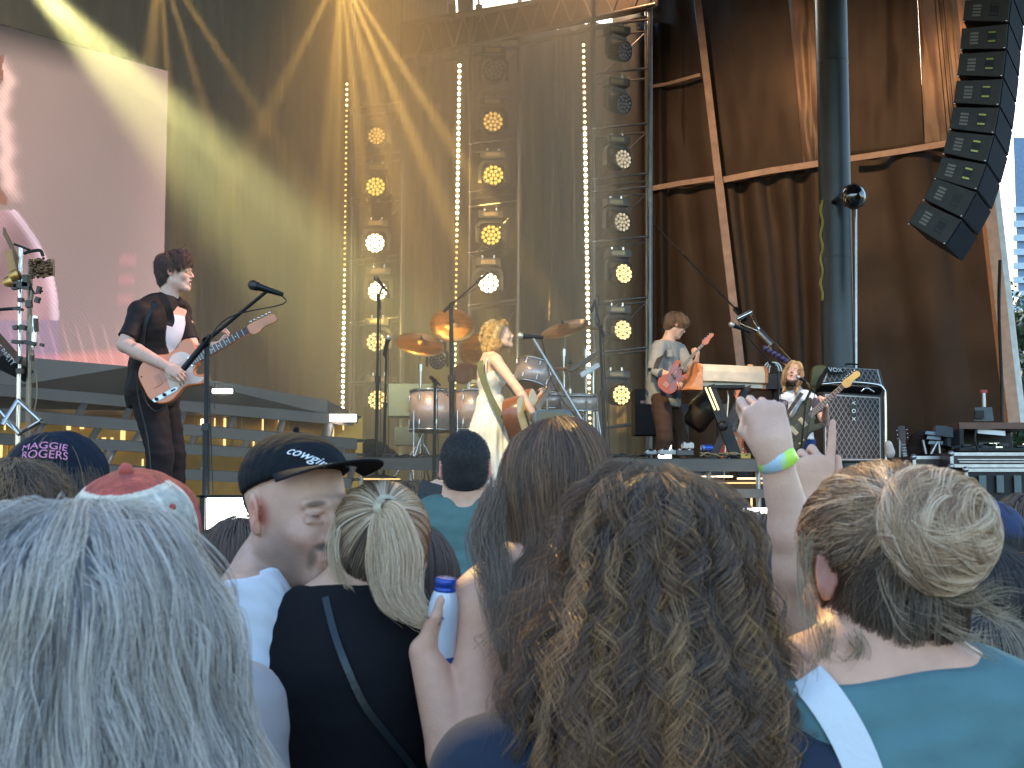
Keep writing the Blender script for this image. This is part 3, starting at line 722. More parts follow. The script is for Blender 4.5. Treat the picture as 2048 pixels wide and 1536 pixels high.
# ------------------------------------------------------------------ line array
la = empty('line_array', tuple(P(1890, 500, 14)), 'curved column of black loudspeaker cabinets hanging at the edge of the stage', 'speaker array')
M_cab = mat('speaker_paint', (.022,.018,.016), .55, 0, .2, 10, .15, 40); M_grille = mat('front_grille', (.010,.018,.030), .9, 0, .1, 30, .1, 120, spec=.1)
wv_ = Vector((.455,.89,0)).normalized(); nv_ = Vector((.89,-.455,0)).normalized()
cp = [(2034,-66),(2022,-8),(2015,47),(2010,103),(2003,161),(1995,220),(1985,277),(1970,335),(1952,391),(1925,446),(1893,500)]
pt3 = [P(2022,-8,14.0) + nv_*((x-2022)*14./F/.89) + Vector((0,0,-(y+8)*14./F)) for x, y in cp]
for i in range(len(cp)-1):
    a, b2 = pt3[i], pt3[i+1]; dn = (b2-a).normalized(); h = (b2-a).length; bkd = dn.cross(wv_).normalized()
    if bkd.dot(nv_) > 0: bkd = -bkd
    dep = .47; ins = .035
    def cn(t, u, v): return a + dn*(h*t) + bkd*(dep*u) + wv_*v
    z0, z1 = .03, .97
    zb0, zb1 = .11, .89          # cabinets narrow to the back
    co = [cn(z1,0,0), cn(z1,0,1.1), cn(zb1,1,1.1), cn(zb1,1,0), cn(z0,0,0), cn(z0,0,1.1), cn(zb0,1,1.1), cn(zb0,1,0)]
    cb = MB().hexa(co).build('cabinet', M_cab, la)
    bv = cb.modifiers.new('bevel', 'BEVEL'); bv.width = .008; bv.segments = 2
    e = -bkd*.012
    MB().hexa([cn(.95,0,.02)+e, cn(.95,0,1.08)+e, cn(.95,0,1.08), cn(.95,0,.02), cn(.05,0,.02)+e, cn(.05,0,1.08)+e, cn(.05,0,1.08), cn(.05,0,.02)]).build('grille', M_grille, cb)
    o_ = -wv_*.004
    def sidequad(t0, t1, u0, u1, off, m_, nm):
        return MB().hexa([cn(t1,u0,0)+off, cn(t1,u1,0)+off, cn(t1,u1,0), cn(t1,u0,0), cn(t0,u0,0)+off, cn(t0,u1,0)+off, cn(t0,u1,0), cn(t0,u0,0)]).build(nm, m_, cb)
    lit = 2 <= i <= 7  # on these cabinets the light inside the handles is painted as yellow lips
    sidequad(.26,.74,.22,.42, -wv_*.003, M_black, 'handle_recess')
    M_hl = mat('handle_lit_yellow', (.30,.27,.07), .3, .6)
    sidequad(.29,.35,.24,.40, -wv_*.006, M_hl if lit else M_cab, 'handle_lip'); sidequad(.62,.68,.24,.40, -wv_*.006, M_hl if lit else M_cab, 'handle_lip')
    M_lg = mat('badge_grey', (.16,.14,.12), .4)
    for rr in range(4):
        sidequad(.30+rr*.12,.37+rr*.12,.62,.8, -wv_*.003, M_lg, 'badge_line')
    for u_ in (.04, .97):
        MB().ball(cn(.93,u_,0)-wv_*.01, .012, 4).build('rigging_pin', M_chrome, cb)
tag(MB().tube(crv([P(2000,520,14.2), P(1998,620,14.4), P(2003,760,14.6), P(2005,850,14.6)], 6), .018, 6).build('signal_cable', M_cable), 'black cable bundle hanging below the speaker array', 'cable')

# far background
tr_bld = empty('far_building', tuple(P(2040, 700, 70)), 'pale blue office block in the distance beside the speaker array', 'building')
MB().box(tuple(P(2090, 560, 72)), (S(230,70), 8, S(520,70))).build('wall', mat('blue_cladding', (.16,.24,.36), .5), tr_bld)
for k in range(9):
    MB().box(tuple(P(2045, 420+k*28, 67.9)), (S(40,68), .1, S(13,68))).build('window', mat('pale_window', (.45,.55,.62), .2), tr_bld)
def leaf_tree(name, base, h, r, n, label, group, seed):
    t = empty(name, base, label, 'tree', group); b = Vector(base)
    MB().tube([b, b+Vector((.1,0,h*.35)), b+Vector((-.1,.1,h*.7))], [.25,.18,.08]).build('trunk', mat('bark', (.08,.06,.045), .9), t)
    rg = np.random.default_rng(seed); cl = rg.normal(size=(26, 3)); cl /= np.linalg.norm(cl, axis=1, keepdims=True); cl *= rg.uniform(.35, 1, (26, 1))*np.array([r, r, h*.42])
    c = cl[rg.integers(0, 26, n)] + rg.normal(size=(n, 3))*r*.17 + np.array(base) + np.array([0, 0, h*.58])
    d1 = rg.normal(size=(n, 3)); d1 /= np.linalg.norm(d1, axis=1, keepdims=True); d2 = np.cross(d1, rg.normal(size=(n, 3))); d2 /= np.linalg.norm(d2, axis=1, keepdims=True)
    s_ = rg.uniform(.06, .12, (n, 1)); v = np.stack([c-d1*s_, c+d2*s_*.5, c+d1*s_, c-d2*s_*.5], 1).reshape(-1, 3)
    me = bpy.data.meshes.new('crown'); me.from_pydata(v.tolist(), [], [(4*i, 4*i+1, 4*i+2, 4*i+3) for i in range(n)]); me.update()
    link_mesh('crown', me, t, mat('leaves', (.045,.085,.03), .5, 0, .5, 1.5), False)
leaf_tree('broadleaf_tree', tuple(P(2062, 985, 34))[:2] + (0,), 6.9, 2.3, 12000, 'dense green tree beyond the edge of the tarpaulin', 'trees behind the stage', 4)
leaf_tree('broadleaf_tree', tuple(P(2110, 985, 38))[:2] + (0,), 7.6, 2.4, 6000, 'taller green tree at the far edge behind the flight cases', 'trees behind the stage', 9)
# ================================================================== PEOPLE
SKIN = dict(fair=(.64,.38,.26), pink=(.63,.35,.24), tan=(.45,.28,.20))
M_skin = mat('skin', (.5,.33,.26), .5, 0, .06, 30, .12, 220, attr='pc', spec=.35)
M_skin.node_tree.nodes['Principled BSDF'].inputs['Subsurface Weight'].default_value = .0
def cloth_m(name, col, rough=.85, bump=.35, bs=14., var=.08): return mat(name, col, rough, 0, var, 5, bump, bs, spec=.2)

def head_prims(B, C, Rm, s=1., male=True, ears=True, face=True, mouth=.0, neckto=None, neck_r=.052, k=.012, jawk=1., ear_only=None):
    """B: Sdf, C: head centre (eye level, between the ears), Rm: columns right/forward/up, s: scale"""
    L = lambda x, y, z: C + Rm @ (np.array([x, y, z])*s)
    B.ell(L(0,-.014,.034), np.array([.074,.096,.084])*s, Rm, k=.02*s, tag='head')
    B.ell(L(0,.03,-.035), np.array([.056*jawk,.062,.078])*s, Rm, k=.03*s, tag='head')
    B.cone(L(-.047*jawk,.0,-.058), L(-.016,.066,-.1), .018*s, .015*s, k=.03*s, tag='head'); B.cone(L(.047*jawk,.0,-.058), L(.016,.066,-.1), .018*s, .015*s, k=.03*s, tag='head')
    B.ell(L(0,.074,-.101), np.array([.021,.018,.015])*s, Rm, k=.02*s, tag='head')
    if face:
        for sx in (-1, 1):
            B.ell(L(.036*sx,.066,-.03), np.array([.02,.018,.017])*s, Rm, k=.02*s, tag='head')
            B.cone(L(.010*sx,.09,.022), L(.042*sx,.077,.022), (.010 if male else .008)*s, .008*s, k=.012*s, tag='head')
            B.ell(L(.031*sx,.099,.004), np.array([.016,.014,.010])*s, Rm, k=.010*s, op='s', tag='head')
            B.ell(L(.031*sx,.0775,.003), np.array([.0135,.0135,.0125])*s, Rm, k=.003*s, tag='head')
            B.cone(L(.018*sx,.089,.011), L(.044*sx,.083,.009), .0032*s, .003*s, k=.004*s, tag='head')   # upper lid
            B.cone(L(.019*sx,.089,-.007), L(.043*sx,.084,-.006), .0028*s, k=.005*s, tag='head')
            B.ell(L(.0125*sx,.098,-.033), np.array([.0085,.009,.007])*s, Rm, k=.007*s, tag='head')
        B.cone(L(0,.088,.012), L(0,.110,-.026), .0068*s, .0098*s, k=.012*s, tag='head')
        B.ell(L(0,.082,-.06), np.array([.026,.018,.02])*s, Rm, k=.015*s, tag='head')
        dz = mouth*.006
        B.cone(L(-.02,.090,-.0555), L(0,.098,-.0545), .0042*s, .0052*s, k=.004*s, tag='head'); B.cone(L(.02,.090,-.0555), L(0,.098,-.0545), .0042*s, .0052*s, k=.004*s, tag='head')
        B.cone(L(-.018,.089,-.066-dz), L(.0,.096,-.068-dz*2), .0045*s, .006*s, k=.004*s, tag='head'); B.cone(L(.018,.089,-.066-dz), L(.0,.096,-.068-dz*2), .0045*s, .006*s, k=.004*s, tag='head')
        if mouth: B.ell(L(0,.098,-.061-dz*.6), np.array([.019,.02,.0035+.005*mouth])*s, Rm, k=.003*s, op='s', tag='head')
        else: B.ell(L(0,.102,-.0605), np.array([.022,.01,.0013])*s, Rm, k=.003*s, op='s', tag='head')
    if ears:
        for sx in (-1, 1):
            if ear_only and sx != ear_only: continue
            B.ell(L(.079*sx,-.012,.004), np.array([.007,.019,.030])*s, Rm @ Rot(.35*sx, .2), k=.006*s, tag='ear')
            B.ell(L(.079*sx,-.004,-.022), np.array([.006,.010,.012])*s, Rm, k=.006*s, tag='ear')
            B.ell(L(.089*sx,-.006,.004), np.array([.006,.011,.018])*s, Rm @ Rot(.35*sx, .2), k=.004*s, op='s', tag='ear')
    if neckto is not None:
        B.cone(L(0,-.022,-.05), neckto, neck_r*s, (neck_r+.006)*s, k=.035, tag='neck')
    return L
def face_paint(C, Rm, s, skin, lips=(.42,.17,.15), brow=(.12,.08,.05), extra=(), stubble=None, mouth=0, eyes=True, red=.25):
    L = lambda x, y, z: C + Rm @ (np.array([x, y, z])*s); q = []
    sk = np.array(skin); redd = sk*np.array([1.0,.72,.68])
    for sx in (-1, 1):
        q.append((L(.045*sx,.07,-.03), .035*s, redd, red+.1, Rm, .8)); q.append((L(.08*sx,-.01,.0), .035*s, redd*np.array([1,.8,.8]), .7, Rm, .5))
    q.append((L(0,.112,-.028), .018*s, redd, .6, Rm, .7))
    if stubble: 
        for sx in (-1, 1):
            q.append((L(.05*sx,.03,-.075), np.array([.045,.075,.055])*s, np.array(stubble), .75, Rm, .6))
            q.append((L(.056*sx,.035,-.062), np.array([.05,.065,.06])*s, np.array(stubble), .6, Rm, .9))
            q.append((L(.02*sx,.095,-.046), np.array([.017,.02,.009])*s, np.array(stubble)*.4, .9, Rm, .5))
            q.append((L(.032*sx,.085,-.065), np.array([.009,.02,.028])*s, np.array(stubble)*.55, .7, Rm, .6))
        q.append((L(0,.08,-.10), np.array([.04,.04,.028])*s, np.array(stubble), .85, Rm, .6))
    q.append((L(0,.095,-.0555), np.array([.022,.016,.0055])*s, np.array(lips), .85, Rm, .3)); q.append((L(0,.095,-.069-.01*mouth), np.array([.02,.016,.007])*s, np.array(lips)*1.1, .85, Rm, .3))
    if mouth: q.append((L(0,.086,-.063-.004*mouth), np.array([.017,.012,.0035+.0045*mouth])*s, np.array([.12,.02,.02]), 1, Rm, .2)); q.append((L(0,.0895,-.0605), np.array([.014,.01,.0028])*s, np.array([.75,.7,.62]), 1, Rm, .2))
    for sx in (-1, 1):
        q.append((L(.031*sx,.088,.023), np.array([.022,.024,.0062])*s, np.array(brow), .85, Rm @ Rot(0,0,.12*sx), .45))
        if eyes:
            q.append((L(.031*sx,.09,.004), np.array([.019,.018,.0085])*s, redd*.62, .55, Rm, .9))  # shade round the eye painted as a darker skin tone
            q.append((L(.031*sx,.092,.0035), np.array([.0125,.014,.0030])*s, np.array([.05,.032,.028]), .95, Rm, .6))
    return patches(skin, q + list(extra))

def hand_prims(B, wrist, fwd, nrm, s=1., curl=(.6,.6,.6,.6), thumb=.5, spread=.12, side=1, k=.006, tag='hand', bend0=None):
    """wrist; fwd: wrist->knuckles; nrm: out of the BACK of the hand; side=+1: the thumb is on fwd x nrm side"""
    f = np.array(fwd, float); f /= np.linalg.norm(f); n = np.array(nrm, float); n = n - f*(n@f); n /= np.linalg.norm(n); x = np.cross(f, n)*side
    W = np.array(wrist, float)
    kn = []
    for i, off in enumerate((.031, .010, -.011, -.030)):
        p = W + f*(.088-.006*abs(i-1))*s + x*off*s; kn.append(p)
        B.cone(W + x*off*.62*s + f*.008*s, p, .014*s, .0115*s, k=.012*s, tag=tag)
    B.ell(W + f*.05*s, np.array([.036,.045,.014])*s, np.stack([x, f, n], 1), k=.012*s, tag=tag)
    for i, off in enumerate((.031, .010, -.011, -.030)):
        ln = (.040,.045,.042,.033)[i]*s; a = curl[i]*(.9 if bend0 is None else bend0); p = kn[i]; d = f*math.cos(a) - n*math.sin(a) + x*spread*(1.5-i)*.35; d /= np.linalg.norm(d)
        r = (.0092,.0095,.009,.008)[i]*s
        for j in range(3):
            q = p + d*ln*(1, .62, .5)[j]; B.cone(p, q, r*(1, .9, .82)[j], r*(.9, .82, .7)[j], k=.003*s, tag=tag)
            p = q; a += curl[i]*(1.15, .8, 0)[j]; d = f*math.cos(a) - n*math.sin(a) + x*spread*(1.5-i)*.25; d /= np.linalg.norm(d)
    a = W + f*.018*s + x*.022*s - n*.004*s; b = a + (f*.72 + x*(.75-.3*thumb) - n*.35*thumb*1.5)*.042*s; c = b + (f*(.9) + x*(.35-.9*thumb) - n*.6*thumb)*.032*s; d_ = c + (f*.85 + x*(.15-1.0*thumb) - n*.5*thumb)*.024*s
    B.cone(a, b, .0165*s, .0115*s, k=.012*s, tag=tag); B.cone(b, c, .0108*s, .0098*s, k=.004*s, tag=tag); B.cone(c, d_, .0098*s, .0078*s, k=.003*s, tag=tag)
    return x, f, n

def joints(base, h, yaw, w=1., lean=0.):
    Rm = Rot(yaw); r, f, u = Rm[:, 0], Rm[:, 1], Rm[:, 2]; b = np.array(base, float)
    J = dict(R=Rm, h=h, w=w)
    def pt(x, y, z): return b + (r*x*w + f*(y + lean*max(0, z-.53)))*h + u*z*h
    J['pel'] = pt(0,0,.53); J['waist'] = pt(0,.0,.61); J['chest'] = pt(0,.004,.715); J['nb'] = pt(0,-.008,.835); J['head'] = pt(0,.022,.932)
    for n_, sx in (('L', -1), ('R', 1)):
        J['sh'+n_] = pt(.105*sx, -.002, .80); J['el'+n_] = pt(.128*sx, -.012, .63); J['wr'+n_] = pt(.135*sx, .04, .49)
        J['hip'+n_] = pt(.052*sx, 0, .51); J['kn'+n_] = pt(.056*sx, .012, .28); J['an'+n_] = pt(.056*sx, -.008, .045); J['toe'+n_] = pt(.066*sx, .085, .018)
    return J
def body_prims(J, male=True, arms='LR', legs=True, bulk=1.):
    B = Sdf(); h = J['h']; Rm = J['R']; m = bulk*J['w']
    up = J['nb'] - J['pel']; up /= np.linalg.norm(up); rr = J['shR'] - J['shL']; rr = rr - up*(rr@up); rr /= np.linalg.norm(rr); ff = np.cross(up, rr); T = np.stack([rr, ff, up], 1)
    B.ell(J['chest'], np.array([.090*m,.062*bulk,.10])*h, T, k=.05, tag='torso')
    B.ell(J['waist'], np.array([(.078 if male else .068)*m,.053*bulk,.09])*h, T, k=.05, tag='torso')
    B.ell(J['pel'], np.array([.090*m,.062*bulk,.062])*h, T, k=.05, tag='torso')
    for s in 'LR':
        B.cone(J['sh'+s], J['nb']*.75 + J['chest']*.25, .030*h, .034*h, k=.04, tag='torso'); B.cone(J['sh'+s], J['nb'] + up*.01*h, .024*h, .026*h, k=.03, tag='torso')
        B.ell(J['nb']*.3+J['chest']*.3+J['sh'+s]*.4 - ff*.008*h, np.array([.05,.04,.06])*h, T, k=.04, tag='torso')
        if not male: B.ell(J['chest'] + rr*(.042*h*(1 if s == 'R' else -1)) + ff*.05*h - up*.015*h, np.array([.036,.032,.036])*h, T, k=.025, tag='torso')
    for s in arms:
        B.cone(J['sh'+s], J['el'+s], (.030 if male else .026)*h*bulk, .0225*h*bulk, k=.02, tag='ua'+s); B.cone(J['el'+s], J['el'+s]*.7+J['wr'+s]*.3, .0215*h*bulk, .0235*h*bulk, k=.015, tag='fa'+s); B.cone(J['el'+s]*.7+J['wr'+s]*.3, J['wr'+s], .0235*h*bulk, .0155*h, k=.01, tag='fa'+s)
    if legs:
        for s in 'LR':
            B.cone(J['hip'+s], J['kn'+s], .047*h*m, .031*h, k=.03, tag='th'+s); B.cone(J['kn'+s], J['kn'+s]*.65+J['an'+s]*.35, .030*h, .032*h, k=.02, tag='sk'+s); B.cone(J['kn'+s]*.65+J['an'+s]*.35, J['an'+s], .032*h, .019*h, k=.02, tag='sk'+s)
            B.cone(J['an'+s], J['toe'+s], .021*h, .017*h, k=.015, tag='foot')
    J['T'] = T
    return B
def shirt_sdf(B, J, infl=.010, sleeves={'L': .55, 'R': .55}, sl_r=.036, neck=.0, hem=None, k=.03, loose=0.):
    h = J['h']; Cc = B.infl(infl, tags=('torso',)); T = J['T']
    for s, fr in sleeves.items():
        if fr <= 0: continue
        a = J['sh'+s]; e = J['el'+s]; b = a + (e-a)*min(fr, 1)
        Cc.cone(a, a + (b-a)*.35, sl_r*h*.98, sl_r*h, k=.03, tag='sl'); Cc.cyl(a + (b-a)*.1, b, sl_r*h, sl_r*h*1.06, k=.012, tag='sl')
        if fr > 1: Cc.cyl(e, e + (J['wr'+s]-e)*(fr-1), sl_r*h*.9, sl_r*h*.72, k=.02, tag='sl')
    up = T[:, 2]
    if hem is not None:
        hz = J['pel'] + up*(hem)*h
        Cc.cone(J['waist'], hz + up*.03*h, (.075+loose)*h, (.082+loose)*h, k=.05, tag='hem')
        Cc.plane(hz, -up)
    if neck is not None:
        nn = up*.9 + T[:, 1]*(-.25); Cc.plane(J['nb'] + up*(.012+neck)*h, nn, k=.006)
    return Cc
def trousers(J, name, m, parent, infl=.010, width=1.0, top=.06, vox=.008, to=.93, flare=1.0):
    h = J['h']; C = Sdf(); T = J['T']
    C.ell(J['pel'], np.array([.093,.066,.07])*h*width, T, k=.04)
    for s in 'LR':
        C.cone(J['hip'+s], J['kn'+s], (.049*width)*h+infl, .036*width*h+infl, k=.03)
        C.cyl(J['kn'+s], J['kn'+s] + (J['an'+s]-J['kn'+s])*to, .036*width*h+infl, .031*width*h*flare+infl, k=.02)
    C.plane(J['pel'] + T[:, 2]*top*h, T[:, 2])
    return C.mesh(name, vox, m, parent, disp=lambda X: .0035*nz(X, 28, 3) + .003*nz(X*np.array([1,1,2.2]), 16, 4))
M_shoe = mat('dark_shoe_leather', (.03,.025,.022), .45)
def shoes(J, parent, m=None):
    for s in 'LR':
        C = Sdf(); h = J['h']; C.cone(J['an'+s] - J['T'][:, 2]*.012, J['toe'+s], .028*h, .022*h, k=.02); C.cyl(J['an'+s], J['an'+s]+np.array([0,0,.05]), .026*h, k=.02)
        C.plane(J['toe'+s] - np.array([0,0,.019*h]), (0,0,-1)); C.mesh('shoe', .009, m or M_shoe, parent)
def wrinkle(a=.003, f=22, seed=0, dirn=None):
    d = np.array([1,1,1.]) if dirn is None else np.array(dirn)
    return lambda X: a*nz(X*d, f, seed) + a*.6*nz(X*d[::-1], f*2.1, seed+1)
def person(name_label, base, group=None): return empty('person', tuple(base), name_label, 'person', group)

GRAV = np.array([0, 0, -1.])
def scalp(C, Rm, s, col): return (C + Rm @ (np.array([0,-.045,.045])*s), np.array([.095,.11,.10])*s, col, 1., Rm, .08)
def hair_head(prt, H, C, Rm, s, n, cols, length, keep, offr=(.0, .012), steps=22, crown=(0,-.03,.11), radial=1.4, nclump=300, cl=.55, curlp=None, rad=.00032, seed=0, name='hair_strands', matn='hair', rough=.32, gloss=.35, wob=.004, lo=None, hi=None, base_m=None, dirfn=None, fly=.03, var=.12, stick=.85, tipgrad=None, base_vox=.006, base_off=-.004, base_cut=None, lump=.004, back=0., tip=1.5, drift=0.):
    """strands that run over the hull H from the crown downwards; base mesh just under them"""
    if base_m is not None:
        Hb = H.infl(base_off)
        if base_cut is not None:
            for cpt, nrm in base_cut: Hb.plane(cpt, nrm)
        hb = Hb.mesh('hair', base_vox, base_m, prt, disp=wrinkle(.002, 60, seed))
    else: hb = prt
    bbs = [Sdf.bb(q) for q in H.p if q['op'] == 'u']
    lo = np.min([b[0] for b in bbs], 0)-.02; hi = np.max([b[1] for b in bbs], 0)+.02
    roots = sample_hull(H, n, lo, hi, keep, seed=seed); n = len(roots)
    r = np.random.default_rng(seed+5); off = r.uniform(*offr, n) + lump*nz(roots, 32, seed+9) + lump*nz(roots, 32, seed+9); ln = length*r.uniform(.65, 1.08, n)
    cw = C + Rm @ (np.array(crown)*s)
    if dirfn is None:
        def dirfn(X, t):
            d = X - cw; rr = np.linalg.norm(d, axis=1, keepdims=True); w = np.exp(-rr/.09)*radial
            d = d*np.array([1,1,.2]); d /= np.linalg.norm(d, axis=1, keepdims=True)+1e-6
            return GRAV + d*w - back*Rm[:, 1] + .12*np.stack([nz(X, 9, seed+1), nz(X, 9, seed+2), nz(X, 9, seed+3)*0], 1)
    pts = march(H, roots, dirfn, ln, steps, off, stick)
    pts, idx, _ = clump(pts, nclump, cl, seed, tip, drift)
    if curlp: pts = curl(pts, H, idx, curlp[0], curlp[1], seed, jit=curlp[2] if len(curlp) > 2 else .35)
    if wob:
        t = np.linspace(0, 1, steps)[None, :, None]; wb = r.normal(size=(n, 1, 3))*wob*t**1.5; pts = pts + wb
        f = r.random(n) < fly; pts[f] += (r.normal(size=(f.sum(), 1, 3))*.016)*t**1.2
    col = haircol(n, cols, seed, var, idx)
    if tipgrad is not None:
        t = np.linspace(0, 1, steps)[None, :, None]; col = np.clip(col, .003, 1)[:, None, :]*(1 + (np.array(tipgrad)-1)*t)
    rr = rad*np.linspace(1, .45, steps)[None, :]*r.uniform(.7, 1.3, (n, 1))
    add_curves(name, pts, rr, np.clip(col, .003, 1), hairmat(matn, rough, gloss), hb)
    return hb
def tail(prt, path, radii, n, cols, rad=.0003, seed=0, steps=None, wob=.003, curlp=None, matn='hair', flat=1., start=(0, .15), var=.12, name='hair_strands', wave=None, spread=1., lens=(.75,1.)):
    """a hank of hair following a path"""
    r = np.random.default_rng(seed); pth = np.array([tuple(p) for p in crv(path, 8)]); M = len(pth); rads = np.interp(np.linspace(0, 1, M), np.linspace(0, 1, len(radii)), radii)
    T = np.gradient(pth, axis=0); T /= np.linalg.norm(T, axis=1, keepdims=True); U = np.cross(T, np.array([0, 1., 0.1])); U /= np.linalg.norm(U, axis=1, keepdims=True); V = np.cross(T, U)
    a = r.uniform(0, 6.28, n); q = np.sqrt(r.uniform(0, 1, n))**.6
    ncl = max(6, n//22); ca = r.uniform(0, 6.28, ncl); cq = np.sqrt(r.uniform(.1, 1, ncl)); ci = r.integers(0, ncl, n)
    x = np.cos(a)*q; y = np.sin(a)*q; cx = np.cos(ca)*cq; cy = np.sin(ca)*cq
    t = np.linspace(0, 1, M)[None, :]; w = np.clip(t*1.2, 0, .6)
    X = x[:, None]*(1-w) + cx[ci][:, None]*w; Yy = y[:, None]*(1-w) + cy[ci][:, None]*w
    if wave: ph = r.uniform(0, 6.28, ncl)[ci][:, None]; X = X + wave*np.sin(t*9+ph)*t
    L0 = r.uniform(*start, n); L1 = r.uniform(*lens, n); tt = L0[:, None] + (L1-L0)[:, None]*np.linspace(0, 1, M)[None, :]
    k = np.clip(tt*(M-1), 0, M-1.001); i0 = k.astype(int); fr = (k-i0)[..., None]
    def smp(Z): return Z[i0]*(1-fr) + Z[i0+1]*fr
    P0 = smp(pth); U0 = smp(U); V0 = smp(V); R0 = rads[i0]*(1-fr[..., 0]) + rads[i0+1]*fr[..., 0]
    pts = P0 + U0*(X*R0*spread)[..., None] + V0*(Yy*R0*flat)[..., None] + r.normal(size=(n, 1, 3))*wob*(np.linspace(0, 1, M)**1.5)[None, :, None]
    rr = rad*np.linspace(1, .5, M)[None, :]*r.uniform(.7, 1.3, (n, 1))
    return add_curves(name, pts, rr, np.clip(haircol(n, cols, seed, var, ci), .003, 1), hairmat(matn), prt)
def strap_mesh(prt, name, pts, w, th, m, nrm):
    """flat band along pts; nrm: list of outward normals or one"""
    pts = [Vector(tuple(p)) for p in crv(pts, 5)]; vs = []; n = len(pts); nn = Vector(nrm)
    for i, p in enumerate(pts):
        d = (pts[min(i+1, n-1)]-pts[max(i-1, 0)]).normalized(); s = d.cross(nn).normalized()*w/2; o = nn.normalized()*th
        vs += [p-s, p+s, p+s+o, p-s+o]
    fs = [(i*4+k, i*4+(k+1) % 4, (i+1)*4+(k+1) % 4, (i+1)*4+k) for i in range(n-1) for k in range(4)] + [(3,2,1,0), ((n-1)*4, (n-1)*4+1, (n-1)*4+2, (n-1)*4+3)]
    return MB().add(vs, fs).build(name, m, prt)
def on_surface(H, path, off):        # push a path of world points along the view axis onto a hull (first hit from the camera)
    out = []
    cam_p = np.array([0, 0, EYE])
    for p in path:
        p = np.array(p, float); d = p - cam_p; d /= np.linalg.norm(d); x = p - d*.35
        for _ in range(60):
            v = H.eval(x[None])[0] - off
            if abs(v) < .0008: break
            x = x + d*v*.9
            if v > .5: break
        out.append(x)
    return out
# ------------------------------------------------------------------ the crowd
HC_GREY = [(.50,.44,.39), (.38,.34,.32), (.58,.53,.48), (.28,.255,.24), (.20,.175,.16), (.54,.46,.37)]
HC_BROWN = [(.17,.085,.04), (.115,.058,.029), (.24,.13,.06), (.075,.04,.022)]
HC_DARK = [(.028,.02,.016), (.02,.015,.013), (.045,.03,.022)]
HC_BLONDE = [(.46,.36,.22), (.36,.28,.18), (.30,.22,.14), (.55,.45,.3), (.2,.15,.10)]
HC_CURL = [(.13,.065,.032), (.085,.045,.024), (.19,.10,.045), (.30,.17,.07), (.05,.028,.017)]

def head_frame(px, py_top, D, s=1., yaw=0., pitch=0., roll=0., topoff=.118):
    """head centre so that the top of the cranium shows at (px, py_top)"""
    Rm = Rot(yaw, pitch, roll); C = A(px, py_top, D) - np.array([0, 0, topoff*s]); return C, Rm
def crowd_joints(C, s, yaw, w=1., lean=0., h=None):
    h = h or (C[2] + .118*s)/1.0
    base = np.array([C[0], C[1], 0]) - Rot(yaw)[:, 1]*(.022*h)
    J = joints(base, h, yaw, w, 0.); d = C - J['head']; 
    for k in ('nb',): J[k] = J[k] + d*.4
    J['head'] = C
    return J
def simple_clothes(t, B, J, shirt_m, vox=.008, sleeves={'L': .5, 'R': .5}, neck=.0, pants_m=None, infl=.010, slr=.036, dispa=.003, seed=0, hem=-.04):
    S_ = shirt_sdf(B, J, infl, sleeves, slr, neck, hem)
    o = S_.mesh('shirt', vox, shirt_m, t, disp=wrinkle(dispa, 22, seed, (1, 1, .6)))
    trousers(J, 'trousers', pants_m or cloth_m('blue_denim', (.05,.07,.12)), t, vox=.012); shoes(J, t)
    return S_, o

# --- gray haired woman, nearest, lower left
t = person('person with long wavy silver grey hair, seen from behind, nearest of all', (XL(170,1.17), 1.17, 0))
C, Rm = head_frame(178, 1012, 1.17, 1.0, yaw=.08, topoff=.128)
J = crowd_joints(C, 1, .08, 1.02); B = body_prims(J, False); head_prims(B, C, Rm, 1., False, neckto=J['nb'])
B.mesh('body', .008, M_skin, t, paint=patches(SKIN['fair'], [scalp(C, Rm, 1., (.2,.2,.2))]))
simple_clothes(t, B, J, cloth_m('lilac_white_tee', (.55,.57,.66)), .008)
H = Sdf(); Lh = lambda x, y, z: C + Rm @ np.array([x, y, z])
H.ell(Lh(0,-.016,.030), (.105,.118,.098), Rm, k=.02); H.cone(Lh(0,-.02,-.01), Lh(0,-.035,-.16), .112, .150, k=.07); H.cone(Lh(0,-.035,-.16), Lh(0.0,-.04,-.30), .150, .155, k=.06)
M_hb = mat('grey_hair_under', (.16,.16,.17), .8, 0, .3, 40)
hair_head(t, H, C, Rm, 1, 19000, HC_GREY, .44, lambda X: ((X-C) @ Rm)[:, 1] < .055, offr=(-.008,.010), steps=30, crown=(.01,-.02,.12), nclump=420, cl=.86, tip=3, drift=.012, curlp=(.0060,.12,.25), rad=.00027, lump=.010, seed=21, base_m=M_hb, gloss=.4, rough=.4, wob=.007, fly=.07, radial=1.6, var=.16, base_cut=[(Lh(0,.06,0), Rm[:, 1])], base_off=-.010)

# --- curly haired woman, centre foreground
t = person('person with big dark brown curly hair and navy tee, seen from behind in the middle', (XL(1310,1.55), 1.55, 0))
C, Rm = head_frame(1312, 936, 1.55, 1.0, yaw=-.05, topoff=.122)
J = crowd_joints(C, 1, .0, 1.04); B = body_prims(J, False); head_prims(B, C, Rm, 1., False, neckto=J['nb'])
B.mesh('body', .008, M_skin, t, paint=patches(SKIN['fair'], [scalp(C, Rm, 1., (.02,.014,.01))]))
simple_clothes(t, B, J, cloth_m('navy_tee', (.022,.032,.055)), .007, slr=.04)
H = Sdf(); Lh = lambda x, y, z: C + Rm @ np.array([x, y, z])
H.ell(Lh(0,-.012,.032), (.092,.110,.09), Rm, k=.02); H.cone(Lh(0,-.02,-.0), Lh(-.01,-.03,-.14), .090, .124, k=.05); H.cone(Lh(-.01,-.03,-.14), Lh(.0,-.045,-.30), .124, .112, k=.06); H.ell(Lh(-.09,-.03,-.15), (.06,.07,.08), Rm, k=.05)
